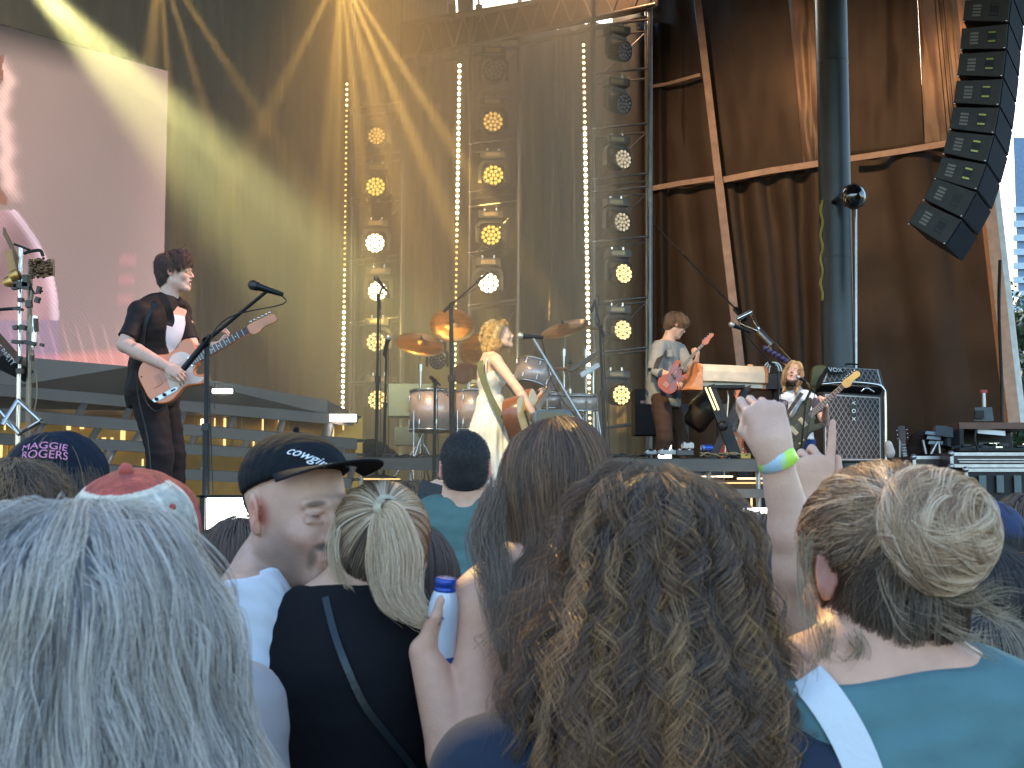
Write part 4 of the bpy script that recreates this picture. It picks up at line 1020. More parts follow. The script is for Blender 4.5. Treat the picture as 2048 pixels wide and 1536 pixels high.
M_hb2 = mat('brown_hair_under', (.018,.013,.011), .8)
hair_head(t, H, C, Rm, 1, 17000, HC_CURL, .34, lambda X: ((X-C) @ Rm)[:, 1] < .06, offr=(-.012,.010), steps=44, crown=(.0,-.01,.12), nclump=520, cl=.95, tip=5, drift=.022, curlp=(.0125,.062,.14), rad=.00030, lump=.012, stick=.8, seed=31, base_m=M_hb2, gloss=.4, rough=.3, wob=.008, fly=.05, radial=1.6, var=.2, tipgrad=(1.7,1.5,1.2), base_cut=[(Lh(0,.06,0), Rm[:, 1])], base_off=-.010)

# --- straight long brown hair, bare shouldered, with the bottle
t = person('person with long straight brown hair and bare shoulders, holding a bottle', (XL(1075,2.2), 2.2, 0)); T_LONG = t
C, Rm = head_frame(1120, 845, 2.25, .98, yaw=.15, roll=-.04)
J = crowd_joints(C, .98, .12, .98)
J['shL'] = A(968,1212,2.16); J['elL'] = A(934,1600,2.08); J['wrL'] = A(853,1304,2.12)
J['shR'] = A(1245,1195,2.22); J['elR'] = A(1290,1500,2.2); J['wrR'] = J['elR'] + np.array([-.02,.16,.16]); J['nb'] = A(1098,1128,2.22); J['chest'] = A(1092,1330,2.22)
B = body_prims(J, False); head_prims(B, C, Rm, .98, False, neckto=J['nb'])
hand_prims(B, A(853,1300,2.12), A(866,1240,2.14)-A(853,1300,2.12), (-.9,-.1,0), .84, curl=(1.1,1.15,1.2,1.25), thumb=.1, side=1)
B.mesh('body', .0045, M_skin, t, paint=patches(SKIN['pink'], [scalp(C, Rm, 1., (.03,.02,.014))] + [(A(x, y, 2.02), .004, (.2,.1,.07), .8, np.eye(3), .5) for x, y in ((907,1296),(957,1265),(916,1364),(888,1410))] + [(A(862,1270,2.2), .05, (.6,.3,.25), .35, np.eye(3), .7)], .05))
Cc = B.infl(.006, tags=('torso',)); Cc.plane(J['chest'] + np.array([0,0,.02]), (0,0,1)); Cc.mesh('top', .008, cloth_m('navy_blue_top', (.03,.04,.12)), t)
trousers(J, 'trousers', cloth_m('blue_denim', (.05,.07,.12)), t, vox=.012); shoes(J, t)
H = Sdf(); Lh = lambda x, y, z: C + Rm @ np.array([x, y, z])
H.ell(Lh(0,-.016,.034), (.083,.104,.088), Rm, k=.02); H.cone(Lh(0,-.02,-.02), Lh(-.0,-.035,-.18), .083, .088, k=.05); H.cone(Lh(0,-.035,-.18), A(1095,1220,2.12), .086, .062, k=.05); H.cone(A(1095,1220,2.12), A(1075,1320,2.08), .062, .045, k=.05)
def keepL(X): q = (X-C) @ Rm; return (q[:, 1] < .05) & (q[:, 2] > -.12)
hair_head(t, H, C, Rm, 1, 13000, HC_BROWN, .52, keepL, offr=(-.006,.006), steps=32, crown=(-.01,.01,.12), nclump=260, cl=.6, curlp=(.0045,.2,.5), rad=.00034, seed=41, base_m=M_hb2, gloss=.35, rough=.3, wob=.008, fly=.05, radial=1.6, var=.15, tipgrad=(1.35,1.2,1.0), base_cut=[(Lh(0,.055,0), Rm[:, 1])], base_off=-.012)
tail(t, [A(1000,960,2.2), A(975,1080,2.14), A(1000,1180,2.08), A(1003,1310,2.05)], [.02,.035,.03,.012], 700, [(.12,.08,.05),(.2,.13,.08)], seed=42, curlp=None, wave=.5)

# --- blonde ponytail woman in a black sleeveless top
t = person('person with pale blonde ponytail in a black sleeveless top', (XL(715,2.3), 2.3, 0)); T_PONY = t
C, Rm = head_frame(759, 972, 2.3, .95, yaw=-.22, pitch=.05, roll=.05)
J = crowd_joints(C, .95, -.1, 1.22); dx = A(715,1180,2.3)[0] - J['nb'][0]
J['nb'] = A(716,1188,2.28); J['shL'] = A(606,1290,2.28); J['shR'] = A(836,1282,2.28); J['chest'] = A(712,1370,2.26); J['elL'] = A(552,1520,2.28); J['wrL'] = A(560,1640,2.4); J['elR'] = A(900,1520,2.36); J['wrR'] = A(880,1640,2.5); J['waist'][0] = J['pel'][0] = A(700,1400,2.28)[0]
B = body_prims(J, False); L = head_prims(B, C, Rm, .95, False, neckto=J['nb'], neck_r=.045)
B.mesh('body', .005, M_skin, t, paint=patches(SKIN['fair'], [scalp(C, Rm, .9, (.10,.075,.05)), (L(-.08,-.01,0), .03, (.6,.3,.26), .6)], .05))
Cc = B.infl(.007, tags=('torso',)); Cc.cone(J['shL'], J['shL']*.8+J['elL']*.2+np.array([.01,0,0]), .046, .05, k=.02); Cc.cone(J['shR'], J['shR']*.8+J['elR']*.2, .046, .05, k=.02)
Cc.cone(J['chest'], A(705,1620,2.27), .145, .15, k=.04); Cc.plane(J['nb'] + np.array([0,0,.012]), (0,.12,1)); PONY_TOP = Cc
Cc.mesh('sleeveless_top', .006, cloth_m('black_knit', (.008,.008,.010), .9, .25, 40), t, disp=wrinkle(.003, 14, 3))
trousers(J, 'trousers', cloth_m('black_denim', (.02,.02,.025)), t, vox=.012); shoes(J, t)
H = Sdf(); H.ell(L(0,-.014,.036), np.array([.083,.104,.090])*.95, Rm, k=.02); H.ell(L(0,-.03,-.018), np.array([.066,.068,.055])*.95, Rm, k=.03)
tie = on_surface(H, [A(768,1018,2.2)], .004)[0]
def keepP(X): q = (X-C) @ Rm; return (q[:, 1] < .065+.5*np.clip(q[:, 2]-.06, 0, 1)) & (q[:, 2] > -.066) & ~((np.abs(q[:, 0]) > .05) & (q[:, 2] < .0) & (q[:, 1] > -.03))
def dirP(X, t_):
    d = tie - X; return d/(np.linalg.norm(d, axis=1, keepdims=True)+1e-6)
hb = H.infl(-.006).plane(L(0,.066,0), Rm[:, 1] - Rm[:, 2]*.35).mesh('hair', .006, mat('blonde_under', (.10,.075,.05), .8), t)
rts = sample_hull(H, 6500, C-.15, C+.15, keepP, seed=51); ln = np.linalg.norm(rts-tie, axis=1)*1.08
pts = march(H, rts, dirP, ln, 16, np.random.default_rng(1).uniform(-.004, .004, len(rts)), 1.0); pts, idx, _ = clump(pts, 420, .35, 51)
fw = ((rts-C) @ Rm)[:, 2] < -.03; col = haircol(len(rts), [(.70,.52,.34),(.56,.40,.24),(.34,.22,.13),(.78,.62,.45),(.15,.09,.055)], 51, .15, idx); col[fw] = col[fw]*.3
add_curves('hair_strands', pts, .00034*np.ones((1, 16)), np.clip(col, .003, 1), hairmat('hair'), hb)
MB().lathe(tuple(tie - Rm[:, 1]*.004), tuple(-Rm[:, 1]*.9+np.array([.1,0,.25])), [(0,.016),(.004,.021),(.014,.022),(.022,.019),(.026,.012)], 16).build('hair_wrap', mat('blonde_wrap', (.42,.35,.24), .5, 0, .3, 90), hb)
HP = [(.74,.54,.34),(.64,.45,.27),(.82,.66,.46),(.44,.28,.16)]
tp0 = Vector(tuple(tie + np.array([.0,-.012,0])))
tail(hb, [tp0, P(785,1035,2.16), P(806,1110,2.14), P(808,1180,2.13), P(838,1228,2.12), P(870,1236,2.12)], [.013,.025,.034,.032,.018,.005], 2600, HP, seed=52, wob=.005, start=(0,.05), lens=(.7,1.02), wave=.12, flat=.6)
tail(hb, [tp0, P(760,1060,2.16), P(762,1130,2.15), P(778,1200,2.13), P(820,1236,2.12)], [.012,.022,.026,.022,.006], 1100, HP, seed=53, wob=.004, start=(0,.05), wave=.15, flat=.6)
tail(hb, [P(690,1010,2.3), P(668,1060,2.24), P(664,1120,2.22), P(690,1185,2.22)], [.006,.008,.008,.003], 130, HP, seed=54, wob=.004)
tail(hb, [P(684,1040,2.24), P(672,1100,2.2), P(684,1150,2.2), P(708,1190,2.2)], [.003,.006,.006,.003], 60, HP, seed=55, wob=.004)
e0 = P(680,1104,2.26)
MB().tube([e0+Vector((.009*math.cos(a), 0, .011*math.sin(a)-.01)) for a in [k*.55 for k in range(12)]], .0018, 6).build('earring', M_chrome, t)
MB().tube([e0+Vector((.007*math.cos(a), 0, .008*math.sin(a)-.034)) for a in [k*.55 for k in range(12)]], .0016, 6).build('earring', M_chrome, t)
cp_ = on_surface(PONY_TOP, [A(*q, 2.2) for q in ((651,1194),(658,1225),(670,1270),(692,1330),(728,1408),(778,1475),(822,1530),(850,1580))], .003)
M_leather = mat('teal_black_leather', (.012,.02,.023), .35, 0, .1, 20, .1, 90)
tag(strap_mesh(None, 'bag_strap', cp_, .011, .003, M_leather, (0,-1,.15)), 'thin dark leather bag strap crossing the black sleeveless back', 'strap')

# --- bun woman in teal tee with white strap
t = person('person with blonde hair in a large messy bun and teal tee, seen from behind', (XL(1700,1.58), 1.58, 0))
C, Rm = head_frame(1750, 926, 1.60, 1.0, yaw=-.42, pitch=-.08, topoff=.126)
J = crowd_joints(C, 1, -.05, 1.12); J['nb'] = A(1745,1318,1.57); J['shL'] = A(1475,1448,1.55); J['shR'] = A(2010,1438,1.56); J['chest'] = A(1740,1620,1.55); J['elL'] = A(1380,1750,1.55); J['elR'] = A(2080,1760,1.56)
B = body_prims(J, False); L = head_prims(B, C, Rm, 1., False, neckto=J['nb'], neck_r=.048)
B.mesh('body', .0045, M_skin, t, paint=patches(SKIN['pink'], [scalp(C, Rm, .92, (.06,.045,.03)), (L(-.08,-.01,0), .035, (.6,.28,.24), .7), (J['nb'], .06, (.6,.36,.3), .3)], .05))
S_, o = simple_clothes(t, B, J, cloth_m('teal_tee', (.105,.205,.22), .9, .5, 16, .14), .005, slr=.042, neck=-.004, dispa=.0055, seed=5, sleeves={'L': .6, 'R': .6})
cp_ = on_surface(S_, [A(*q, 1.5) for q in ((1610,1352),(1640,1385),(1672,1430),(1705,1490),(1732,1560),(1750,1640))], .001)
M_ws = mat('white_strap_webbing', (.62,.64,.68), .6, 0, .04, 10, .1, 120)
tag(strap_mesh(None, 'bag_strap', cp_, .040, .003, M_ws, (-.1,-1,.3)), 'broad white bag strap over the teal shoulder', 'strap')
H = Sdf(); H.ell(L(0,-.012,.032), (.088,.108,.090), Rm, k=.02); H.ell(L(0,-.035,-.045), (.070,.072,.066), Rm, k=.03); H.ell(L(-.098,.004,-.012), (.036,.042,.042), Rm, k=.01, op='s')
bun = A(1878,1065,1.50); bt = A(1815,1035,1.50)
def keepB(X): q = (X-C) @ Rm; return (q[:, 1] < .075) & (q[:, 2] > -.095+.022*nz(X, 60, 4)) & ~((np.abs(q[:, 0]) > .06) & (q[:, 2] < -.0) & (q[:, 1] > -.035))
def dirB(X, t_): d = bt - X; return d/(np.linalg.norm(d, axis=1, keepdims=True)+1e-6)
HB = [(.56,.36,.21),(.42,.26,.145),(.68,.48,.32),(.29,.17,.09),(.16,.09,.055)]
hb = H.infl(-.007).plane(L(0,.07,0), Rm[:, 1]).mesh('hair', .006, mat('dark_blonde_under', (.05,.038,.028), .8), t)
rts = sample_hull(H, 9000, C-.16, C+.16, keepB, seed=61); ln = np.linalg.norm(rts-bt, axis=1)*1.05
pts = march(H, rts, dirB, ln, 18, np.random.default_rng(2).uniform(-.005, .006, len(rts)), .9); pts, idx, _ = clump(pts, 300, .6, 61); pts = curl(pts, H, idx, .0045, .10, 61, .3); pts += np.random.default_rng(3).normal(size=(len(pts),1,3))*.004*np.linspace(0,1,18)[None,:,None]*np.linspace(1.2,.2,18)[None,:,None]
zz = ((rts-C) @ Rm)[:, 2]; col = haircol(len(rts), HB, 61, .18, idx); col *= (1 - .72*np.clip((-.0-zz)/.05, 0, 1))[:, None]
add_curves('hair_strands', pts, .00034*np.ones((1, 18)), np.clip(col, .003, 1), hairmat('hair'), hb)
Hb2 = Sdf().ell(bun, (.056,.050,.060), k=.01).ell(bt + np.array([.012,0,0]), (.03,.03,.04), k=.03)
bn = Hb2.infl(-.006).mesh('bun', .005, mat('dark_blonde_under', (0,0,0)), hb)
r = np.random.default_rng(62); rts = sample_hull(Hb2, 6000, bun-.1, bun+.1, lambda X: X[:, 1] < bun[1]+.03, seed=62)
ncl = 60; ax_ = np.array([.5,-.75,.3]) + r.normal(size=(ncl, 3))*.35; cpos = rts[r.choice(len(rts), ncl)]
ci = np.argmin(((rts[:, None]-cpos[None])**2).sum(-1), 1)
sg = np.where(rts[:, 2] > bun[2]-.0, 1, 1)
pts = march(Hb2, rts, lambda X, t_: np.cross(ax_[ci], X-bun), .17, 16, r.uniform(-.004, .010, len(rts)), .90); pts, idx, _ = clump(pts, 110, .6, 63); pts = curl(pts, Hb2, idx, .004, .11, 64, .4)
add_curves('hair_strands', pts, .00034*np.ones((1, 16)), np.clip(haircol(len(rts), [(.64,.43,.27),(.50,.32,.18),(.74,.54,.37),(.36,.21,.12)], 62, .15, idx), .003, 1), hairmat('hair'), bn)
# loose wisps
for k, pth in enumerate([[(1790,1130),(1830,1180),(1880,1225),(1930,1250)],[(1760,1120),(1770,1180),(1800,1240),(1850,1270)],[(1612,1060),(1606,1150),(1625,1260),(1640,1330)],[(1900,1140),(1960,1210),(2010,1240),(2040,1235)],[(1700,1260),(1720,1300),(1690,1330),(1660,1320)],[(1840,1240),(1900,1262),(1960,1290),(2000,1300)],[(1860,1180),(1930,1200),(1990,1180),(2030,1190)],[(1650,1240),(1655,1290),(1640,1340),(1650,1370)]]):
    tail(hb, [P(x, y, 1.50) for x, y in pth], [.010,.012,.014,.010], 42, [(.3,.21,.13),(.42,.32,.2),(.18,.12,.07)], seed=70+k, wob=.010, flat=.6)

# --- man in black cap and white tee, turned to the right
t = person('bearded man in a black cap and white tee, face turned sideways', (XL(590,2.62), 2.62, 0)); T_CAP = t
CMs = 1.06; Rm = Rot(2.36, -.10, .06); C = A(597,1022,2.36)
J = joints((XL(560,2.46), 2.46, 0), 1.70, 1.0, 1.05); J['nb'] = A(548,1150,2.44); J['shL'] = A(590,1235,2.62); J['shR'] = A(484,1215,2.26); J['chest'] = A(545,1350,2.46); J['elR'] = A(500,1480,2.2); J['elL'] = A(640,1480,2.7); J['wrR'] = A(560,1590,2.15); J['head'] = C
B = body_prims(J, True); L = head_prims(B, C, Rm, CMs, True, neckto=J['nb'], neck_r=.060, jawk=1.08)
B.cone(L(.0,.02,-.075), J['nb']+np.array([.04,-.05,-.01]), .04, .045, k=.04, tag='neck')
B.mesh('body', .0032, M_skin, t, paint=face_paint(C, Rm, CMs, (.58,.36,.27), lips=(.36,.15,.12), brow=(.11,.065,.045), stubble=(.20,.135,.105), red=.2))
S_, o = simple_clothes(t, B, J, cloth_m('white_tee', (.66,.68,.72), .85, .4, 18, .03), .006, slr=.042, neck=-.004, seed=8, dispa=.006, sleeves={'L': .8, 'R': .85})
M_capb = mat('black_cap_cotton', (.010,.012,.015), .9, 0, .1, 30, .2, 220, spec=.15)
K_ = Sdf(); K_.ell(L(0,-.012,.052), np.array([.083,.106,.078])*CMs, Rm, k=.02); K_.plane(L(0,0,.050), -Rm[:, 2] + Rm[:, 1]*.36); CAPH = K_
cap = K_.mesh('cap', .004, M_capb, t, disp=wrinkle(.0015, 40, 2))
def brim(L, cap, m, s, y0=.085, y1=.165, z=.052, w=.075, droop=.016, tilt=.0):
    vs = []; nu, nv = 22, 7
    for j in range(nv):
        for i in range(nu):
            u = i/(nu-1)*2-1; v = j/(nv-1); a = u*math.pi/2*.96
            x = math.sin(a)*w*(1+.06*v); yb = y0 - .045*(1-math.cos(a)); yo = y0 - .045*(1-math.cos(a)) + (y1-y0)*math.cos(a)**.6*v if math.cos(a) > 0 else yb
            vs.append(L(x/s*s, yo, z - droop*(abs(u)**2)*(.4+.6*v) + tilt*v))
    top = vs; bot = [v - np.array([0,0,.003]) for v in vs]; n = len(top)
    fs = [(j*nu+i, j*nu+i+1, (j+1)*nu+i+1, (j+1)*nu+i) for j in range(nv-1) for i in range(nu-1)]
    fb = [tuple(n+q for q in reversed(f)) for f in fs]; ed = []
    for i in range(nu-1): ed += [((nv-1)*nu+i, (nv-1)*nu+i+1, n+(nv-1)*nu+i+1, n+(nv-1)*nu+i)]
    b = MB(); b.add(top+bot, fs+fb+ed, True); return b.build('brim', m, cap)
brim(L, cap, M_capb, CMs, y0=.084, y1=.172, z=.084, tilt=.016, w=.082, droop=.040)
MB().ball(tuple(L(0,-.012,.133)), .006, 5).build('button', M_capb, cap)
def decal(body_, H, at, xdir, size, m, parent, shear=.3, bold=0., off=.0034):
    """lettering laid on a curved hull: text mesh vertices are pushed onto the surface"""
    x = Vector(tuple(xdir)).normalized(); g = H.grad(np.array([at], float))[0]; z = Vector(tuple(g)); x = (x - z*x.dot(z)).normalized(); y = z.cross(x)
    Mx = Matrix((x, y, z)).transposed().to_4x4(); Mx.translation = Vector(tuple(at))
    o = text('lettering', body_, Mx, size, m, parent, extrude=0, shear=shear)
    V = np.array([tuple(v.co) for v in o.data.vertices])
    for _ in range(5): V = V - H.grad(V)*(H.eval(V)-off)[:, None]
    for i, v in enumerate(o.data.vertices): v.co = V[i]
    if bold:
        pass
    return o
lm = mat('white_thread', (.75,.75,.75), .6)
at_ = on_surface(CAPH, [A(614,912,2.3)], .001)[0]
decal('cowgirl', CAPH, at_, np.array([.9,-.42,-.05]), .026, lm, cap, .5)
# short hair at the nape
Hn = Sdf().ell(L(0,-.016,.028), np.array([.0765,.098,.082])*CMs, Rm).plane(L(0,-.075,0), Rm[:, 1]).plane(L(0,0,-.05), -Rm[:, 2]); Hn.mesh('hair', .005, mat('cropped_brown', (.06,.045,.04), .8, 0, .3, 90), t)

# --- buzz cut man in a teal tee
t = person('man with black buzz cut and teal tee, seen from behind in front of the singer', (XL(932,4.4), 4.4, 0))
C, Rm = head_frame(931, 866, 4.4, 1.0); J = crowd_joints(C, 1, 0, 1.1)
J['nb'] = A(930,1005,4.4); J['shL'] = A(868,1045,4.4); J['shR'] = A(1010,1045,4.4)
B = body_prims(J, True); L = head_prims(B, C, Rm, 1., True, neckto=J['nb'], neck_r=.06); B.mesh('body', .006, M_skin, t, paint=patches(SKIN['pink'], [(L(x,-.01,0), .03, (.65,.22,.18), .8) for x in (-.085,.085)]))
simple_clothes(t, B, J, cloth_m('washed_teal_tee', (.085,.15,.14)), .008, slr=.044, neck=.002, dispa=.006, seed=2)
H = Sdf().ell(L(0,-.014,.036), (.077,.0985,.086), Rm).ell(L(0,-.03,-.03), (.066,.07,.06), Rm, k=.03).plane(L(0,.055,.0), Rm[:, 1]); hb = H.mesh('hair', .005, mat('buzz_hair', (.018,.016,.018), .7, 0, .3, 300), t)
rts = sample_hull(H, 9000, C-.15, C+.15, lambda X: ((X-C) @ Rm)[:, 2] > -.065, seed=5); rg = np.random.default_rng(5); g = H.grad(rts); e = rts + g*.005 + rg.normal(size=rts.shape)*.0015
add_curves('hair_strands', np.stack([rts, (rts+e)/2, e], 1), .00035*np.ones((1, 3)), haircol(len(rts), [(.02,.018,.02),(.035,.03,.03)], 1), hairmat('hair'), hb)

# --- generic heads further off
def back_person(label, px, py, D, cols, hairlen=.16, s=1., shirt=(.1,.1,.1), yaw=0., w=1., curlp=None, n=3500, seed=0, puff=.0, under=(.015,.012,.01), widen=.0, roll=0, skin='fair', sleeves={'L': .5, 'R': .5}, rad=None, pitch=0, hat=None, vox=.009, wide=1.):
    t = person(label, (XL(px, D), D, 0)); C, Rm = head_frame(px, py, D, s, yaw, pitch, roll, topoff=.124+puff)
    J = crowd_joints(C, s, yaw, w); B = body_prims(J, False); L = head_prims(B, C, Rm, s, False, neckto=J['nb'], face=abs(yaw) > 1)
    B.mesh('body', vox, M_skin, t, paint=patches(SKIN[skin], [scalp(C, Rm, s*.95, under)] + [(L(x,-.01,0), .03, (.6,.26,.22), .6) for x in (-.085,.085)]))
    simple_clothes(t, B, J, cloth_m('tee_%d_%d_%d' % tuple(int(c*100) for c in shirt), shirt), vox, sleeves=sleeves, slr=.04, seed=seed)
    H = Sdf(); H.ell(L(0,-.014,.032), np.array([.086+puff,.106+puff,.092+puff])*s, Rm, k=.02)
    if hairlen > .2: H.cone(L(0,-.02,-.02), L(0,-.035,-hairlen+.1), (.088+puff)*s, (.095+widen)*s, k=.05)
    else: H.ell(L(0,-.03,-.035), np.array([.078,.08,.065])*s, Rm, k=.03)
    um = mat('under_%d_%d' % (int(under[0]*1000), int(under[2]*1000)), under, .8)
    zc = -.12 if hairlen > .2 else -.085
    def kp(X): q = (X-C) @ Rm; return (q[:, 1] < .05) & (q[:, 2] > zc)
    hair_head(t, H, C, Rm, s, n, cols, hairlen*1.3, kp, steps=20 if not curlp else 30, nclump=n//16, cl=.6 if not curlp else .85, curlp=curlp, rad=rad or .00018*D, seed=seed, base_m=um, wob=.006, base_cut=[(L(0,.055,0), Rm[:, 1])], base_off=-.006, offr=(-.004,.007), base_vox=vox)
    return t, C, Rm, L, J
back_person('person with dark curly hair at the far edge, below the navy cap', 38, 915, 2.45, HC_CURL, .26, shirt=(.05,.05,.06), curlp=(.008,.05,.3), seed=101, puff=.02, n=5000, rad=.0004)
t, C, Rm, L, J = back_person('person in a navy cap with pink lettering and dark brown hair', 128, 870, 2.9, HC_BROWN[:2]+HC_DARK, .26, shirt=(.04,.04,.05), yaw=.55, seed=102, n=4500, rad=.0004)
M_navy = mat('navy_cap_cotton', (.010,.015,.026), .9, 0, .1, 30, .2, 220, spec=.15)
def cap_on(L, Rm, s, m, prt, z=.02, back=True, big=.005, tilt=-.12):
    K_ = Sdf(); K_.ell(L(0,-.012,.046), np.array([.088+big,.108+big,.086])*s, Rm, k=.02); K_.plane(L(0,0,z), -Rm[:, 2] + Rm[:, 1]*tilt); return K_, K_.mesh('cap', .005, m, prt, disp=wrinkle(.002, 35, 4))
KN, cap = cap_on(L, Rm, 1., M_navy, t, .018, tilt=.0)
brim(L, cap, M_navy, 1., y0=.088, y1=.165, z=.03)
at_ = on_surface(KN, [A(88,892,2.8)], .001)[0]; pk = mat('pink_thread', (.62,.22,.34), .6)
decal('MAGGIE', KN, at_, (1,.15,0), .027, pk, cap, 0); at_ = on_surface(KN, [A(88,909,2.8)], .001)[0]; decal('ROGERS', KN, at_, (1,.15,0), .027, pk, cap, 0)
# red and white trucker cap
t, C, Rm, L, J = back_person('person in a faded red and white mesh trucker cap, seen from behind', 283, 946, 2.05, [(.2,.16,.12),(.12,.09,.07)], .16, shirt=(.3,.28,.28), yaw=.2, pitch=.28, seed=103, n=2500, s=1.02)
KT = Sdf(); KT.ell(L(0,-.012,.046), np.array([.096,.112,.088])*1.02, Rm, k=.02); KT.plane(L(0,0,-.012), -Rm[:, 2] - Rm[:, 1]*.15)
def capcol(X):
    q = (X-C) @ Rm; c = np.tile(np.array([.50,.46,.40]), (len(X), 1)); a = np.arctan2(q[:, 0], -(q[:, 1]+.012)); seam = np.min([np.abs(((a-k+math.pi) % (2*math.pi))-math.pi) for k in (-2.1,-1.05,0,1.05,2.1)], 0)
    c[:] = np.array([.42,.39,.34])*(1+.1*nz(X, 90, 3))[:, None]; w = seam*.1 < .0045; c[w] = (.58,.52,.44)
    red = (q[:, 1] > .005) | (q[:, 2] > .118); c[red] = np.array([.40,.075,.055])*(1+.25*nz(X[red], 45, 2))[:, None]
    band = (np.abs(q[:, 1] - .005) < .005) & (q[:, 2] < .118) | (np.abs(q[:, 2]-.116) < .003) & (q[:, 1] < .005); c[band] = (.60,.52,.42)
    return c
M_truck = mat('trucker_cap_cloth', (.5,.5,.5), .9, 0, .2, 60, .5, 260, attr='pc')
cap = KT.mesh('cap', .003, M_truck, t, paint=capcol, disp=wrinkle(.0015, 35, 4))
MB().ball(tuple(L(0,-.012,.136)), .011, 6).build('button', mat('faded_red', (.38,.07,.05), .8), cap)
e = on_surface(KT, [A(345,1014,1.95)], .001)[0]; MB().ball(tuple(e), .005, 5).build('eyelet', mat('faded_red', (0,0,0)), cap)
back_person('person with straight chestnut hair behind the man in the black cap', 487, 1030, 3.0, [(.14,.075,.045),(.18,.1,.06),(.1,.055,.035)], .34, shirt=(.1,.1,.12), seed=104, n=3500)
back_person('person with dark wavy hair and lilac tee between the capped man and the ponytail', 642, 1100, 3.0, HC_DARK, .3, shirt=(.42,.32,.45), curlp=(.006,.07,.3), seed=105, n=3000)
back_person('person with long chestnut hair just behind the blonde ponytail', 832, 1050, 2.95, [(.09,.05,.035),(.13,.075,.05)], .38, shirt=(.08,.1,.1), seed=106, n=3500, s=.9)
t, C, Rm, L, J = back_person('person with short dark hair and white tee behind the blonde bun', 1945, 1085, 2.2, HC_DARK, .16, shirt=(.62,.66,.74), yaw=-.3, seed=107, n=4500, w=1.15)
t, C, Rm, L, J = back_person('person in a navy cap with short dark hair at the far right of the crowd', 1965, 1003, 3.3, HC_DARK, .14, shirt=(.1,.12,.2), seed=108, n=2500)
cap_on(L, Rm, 1., mat('blue_cap_cotton', (.02,.03,.08), .85), t, .02)
back_person('person with dark brown hair at the edge beyond the navy cap', 2045, 985, 3.8, HC_BROWN, .22, shirt=(.1,.1,.1), seed=109, n=2500)
back_person('person with short dark hair at the lowest edge beside the white tee', 2052, 1105, 2.7, HC_BROWN, .16, shirt=(.5,.6,.7), seed=110, n=2500)
back_person('person with dark hair seen between the curly hair and the raised arm', 1528, 1022, 3.4, HC_BROWN, .2, shirt=(.1,.1,.1), seed=111, n=2500)
back_person('person with pale sandy hair low behind the curly head', 1478, 1018, 4.6, [(.3,.22,.16),(.4,.3,.22)], .18, shirt=(.3,.2,.2), seed=112, n=1500)
t, C, Rm, L, J = back_person('person in a white shirt with fine dark stripes in front of the white tee', 1960, 1225, 1.95, [(.3,.24,.17),(.2,.15,.1)], .2, shirt=(.55,.57,.62), seed=113, n=2500, s=.95, w=1.05)
back_person('person with dark hair low between the navy cap and the trucker cap', 205, 965, 3.6, HC_BROWN, .24, shirt=(.06,.06,.07), seed=114, n=2000)
# --- photographer in the pit
t, C, Rm, L, J = back_person('photographer with curly dark hair holding a camera up before the stage', 832, 962, 5.6, HC_CURL, .2, shirt=(.05,.05,.05), yaw=.9, curlp=(.008,.05,.3), seed=115, n=3000, rad=.0009)
B = Sdf(); hand_prims(B, A(836,1020,5.4), (.35,0,1), (-.6,-.7,.1), .8, (.9,.9,.9,.9), side=1); B.cone(A(835,1018,5.5), A(820,1085,5.6), .028, .036); B.mesh('forearm', .005, M_skin, t, paint=patches(SKIN['fair'], []))
B = Sdf(); hand_prims(B, A(898,978,5.5), (-.9,0,.3), (-.1,-.5,.8), .8, (.8,.8,.8,.8), side=-1); B.cone(A(898,978,5.5), A(925,1030,5.6), .024, .032); B.mesh('forearm', .005, M_skin, t, paint=patches(SKIN['fair'], []))
t = empty('camera', tuple(P(868,1000,5.5)), 'black camera held up by the photographer', 'camera')
MB().box(tuple(P(872,992,5.3)), (.14,.07,.09), Matrix.Rotation(.3, 3, 'Y')).build('camera_body', M_blackpl, t)
MB().lathe(tuple(P(862,998,5.28)), (-.75,.3,-.45), [(0,.035),(.03,.04),(.09,.042),(.095,.036),(.09,0)], 20).build('lens', M_blackpl, t)
MB().box(tuple(P(878,977,5.3)), (.05,.05,.03), Matrix.Rotation(.3, 3, 'Y')).build('viewfinder', M_blackpl, t)

# --- the raised arm
t = person('person behind the curly hair raising one arm with a loose fist and wristband', (XL(1480,2.3), 2.3, 0))
C = A(1470,1215,2.35); Rm = Rot(0); J = crowd_joints(C, .92, 0, .95, h=C[2]+.11); J['shR'] = A(1590,1395,2.28); J['elR'] = A(1597,1135,2.1); J['wrR'] = A(1548,905,2.05)
B = body_prims(J, False); head_prims(B, C, Rm, .92, False, neckto=J['nb'])
B.p = [q for q in B.p if q['tag'] not in ('faR', 'uaR')]
B.cone(J['shR'], J['elR'], .050, .036, k=.02, tag='uaR'); B.cone(J['elR'], A(1585,1060,2.08), .035, .0345, k=.02, tag='faR'); B.cone(A(1585,1060,2.08), J['wrR'], .0345, .0235, k=.015, tag='faR')
wr = J['wrR']; fw_ = A(1524,806,2.04)-wr
hand_prims(B, wr + np.array([0,0,.003]), fw_, (.05,-1,.12), .80, curl=(1.15,1.5,1.55,1.6), thumb=1.0, side=-1, spread=.02, bend0=.85)
B.cone(wr, wr+fw_*.25, .024, .026, k=.02)
B.mesh('body', .0035, M_skin, t, paint=patches((.62,.38,.28), [(wr+fw_*.9, .05, (.56,.33,.27), .4)], .05))
Cc = B.infl(.008, tags=('torso',)); Cc.plane(J['nb'], (0,0,1)); Cc.mesh('shirt', .009, cloth_m('white_tee', (0,0,0)), t)
trousers(J, 'trousers', cloth_m('blue_denim', (0,0,0)), t, vox=.012); shoes(J, t)
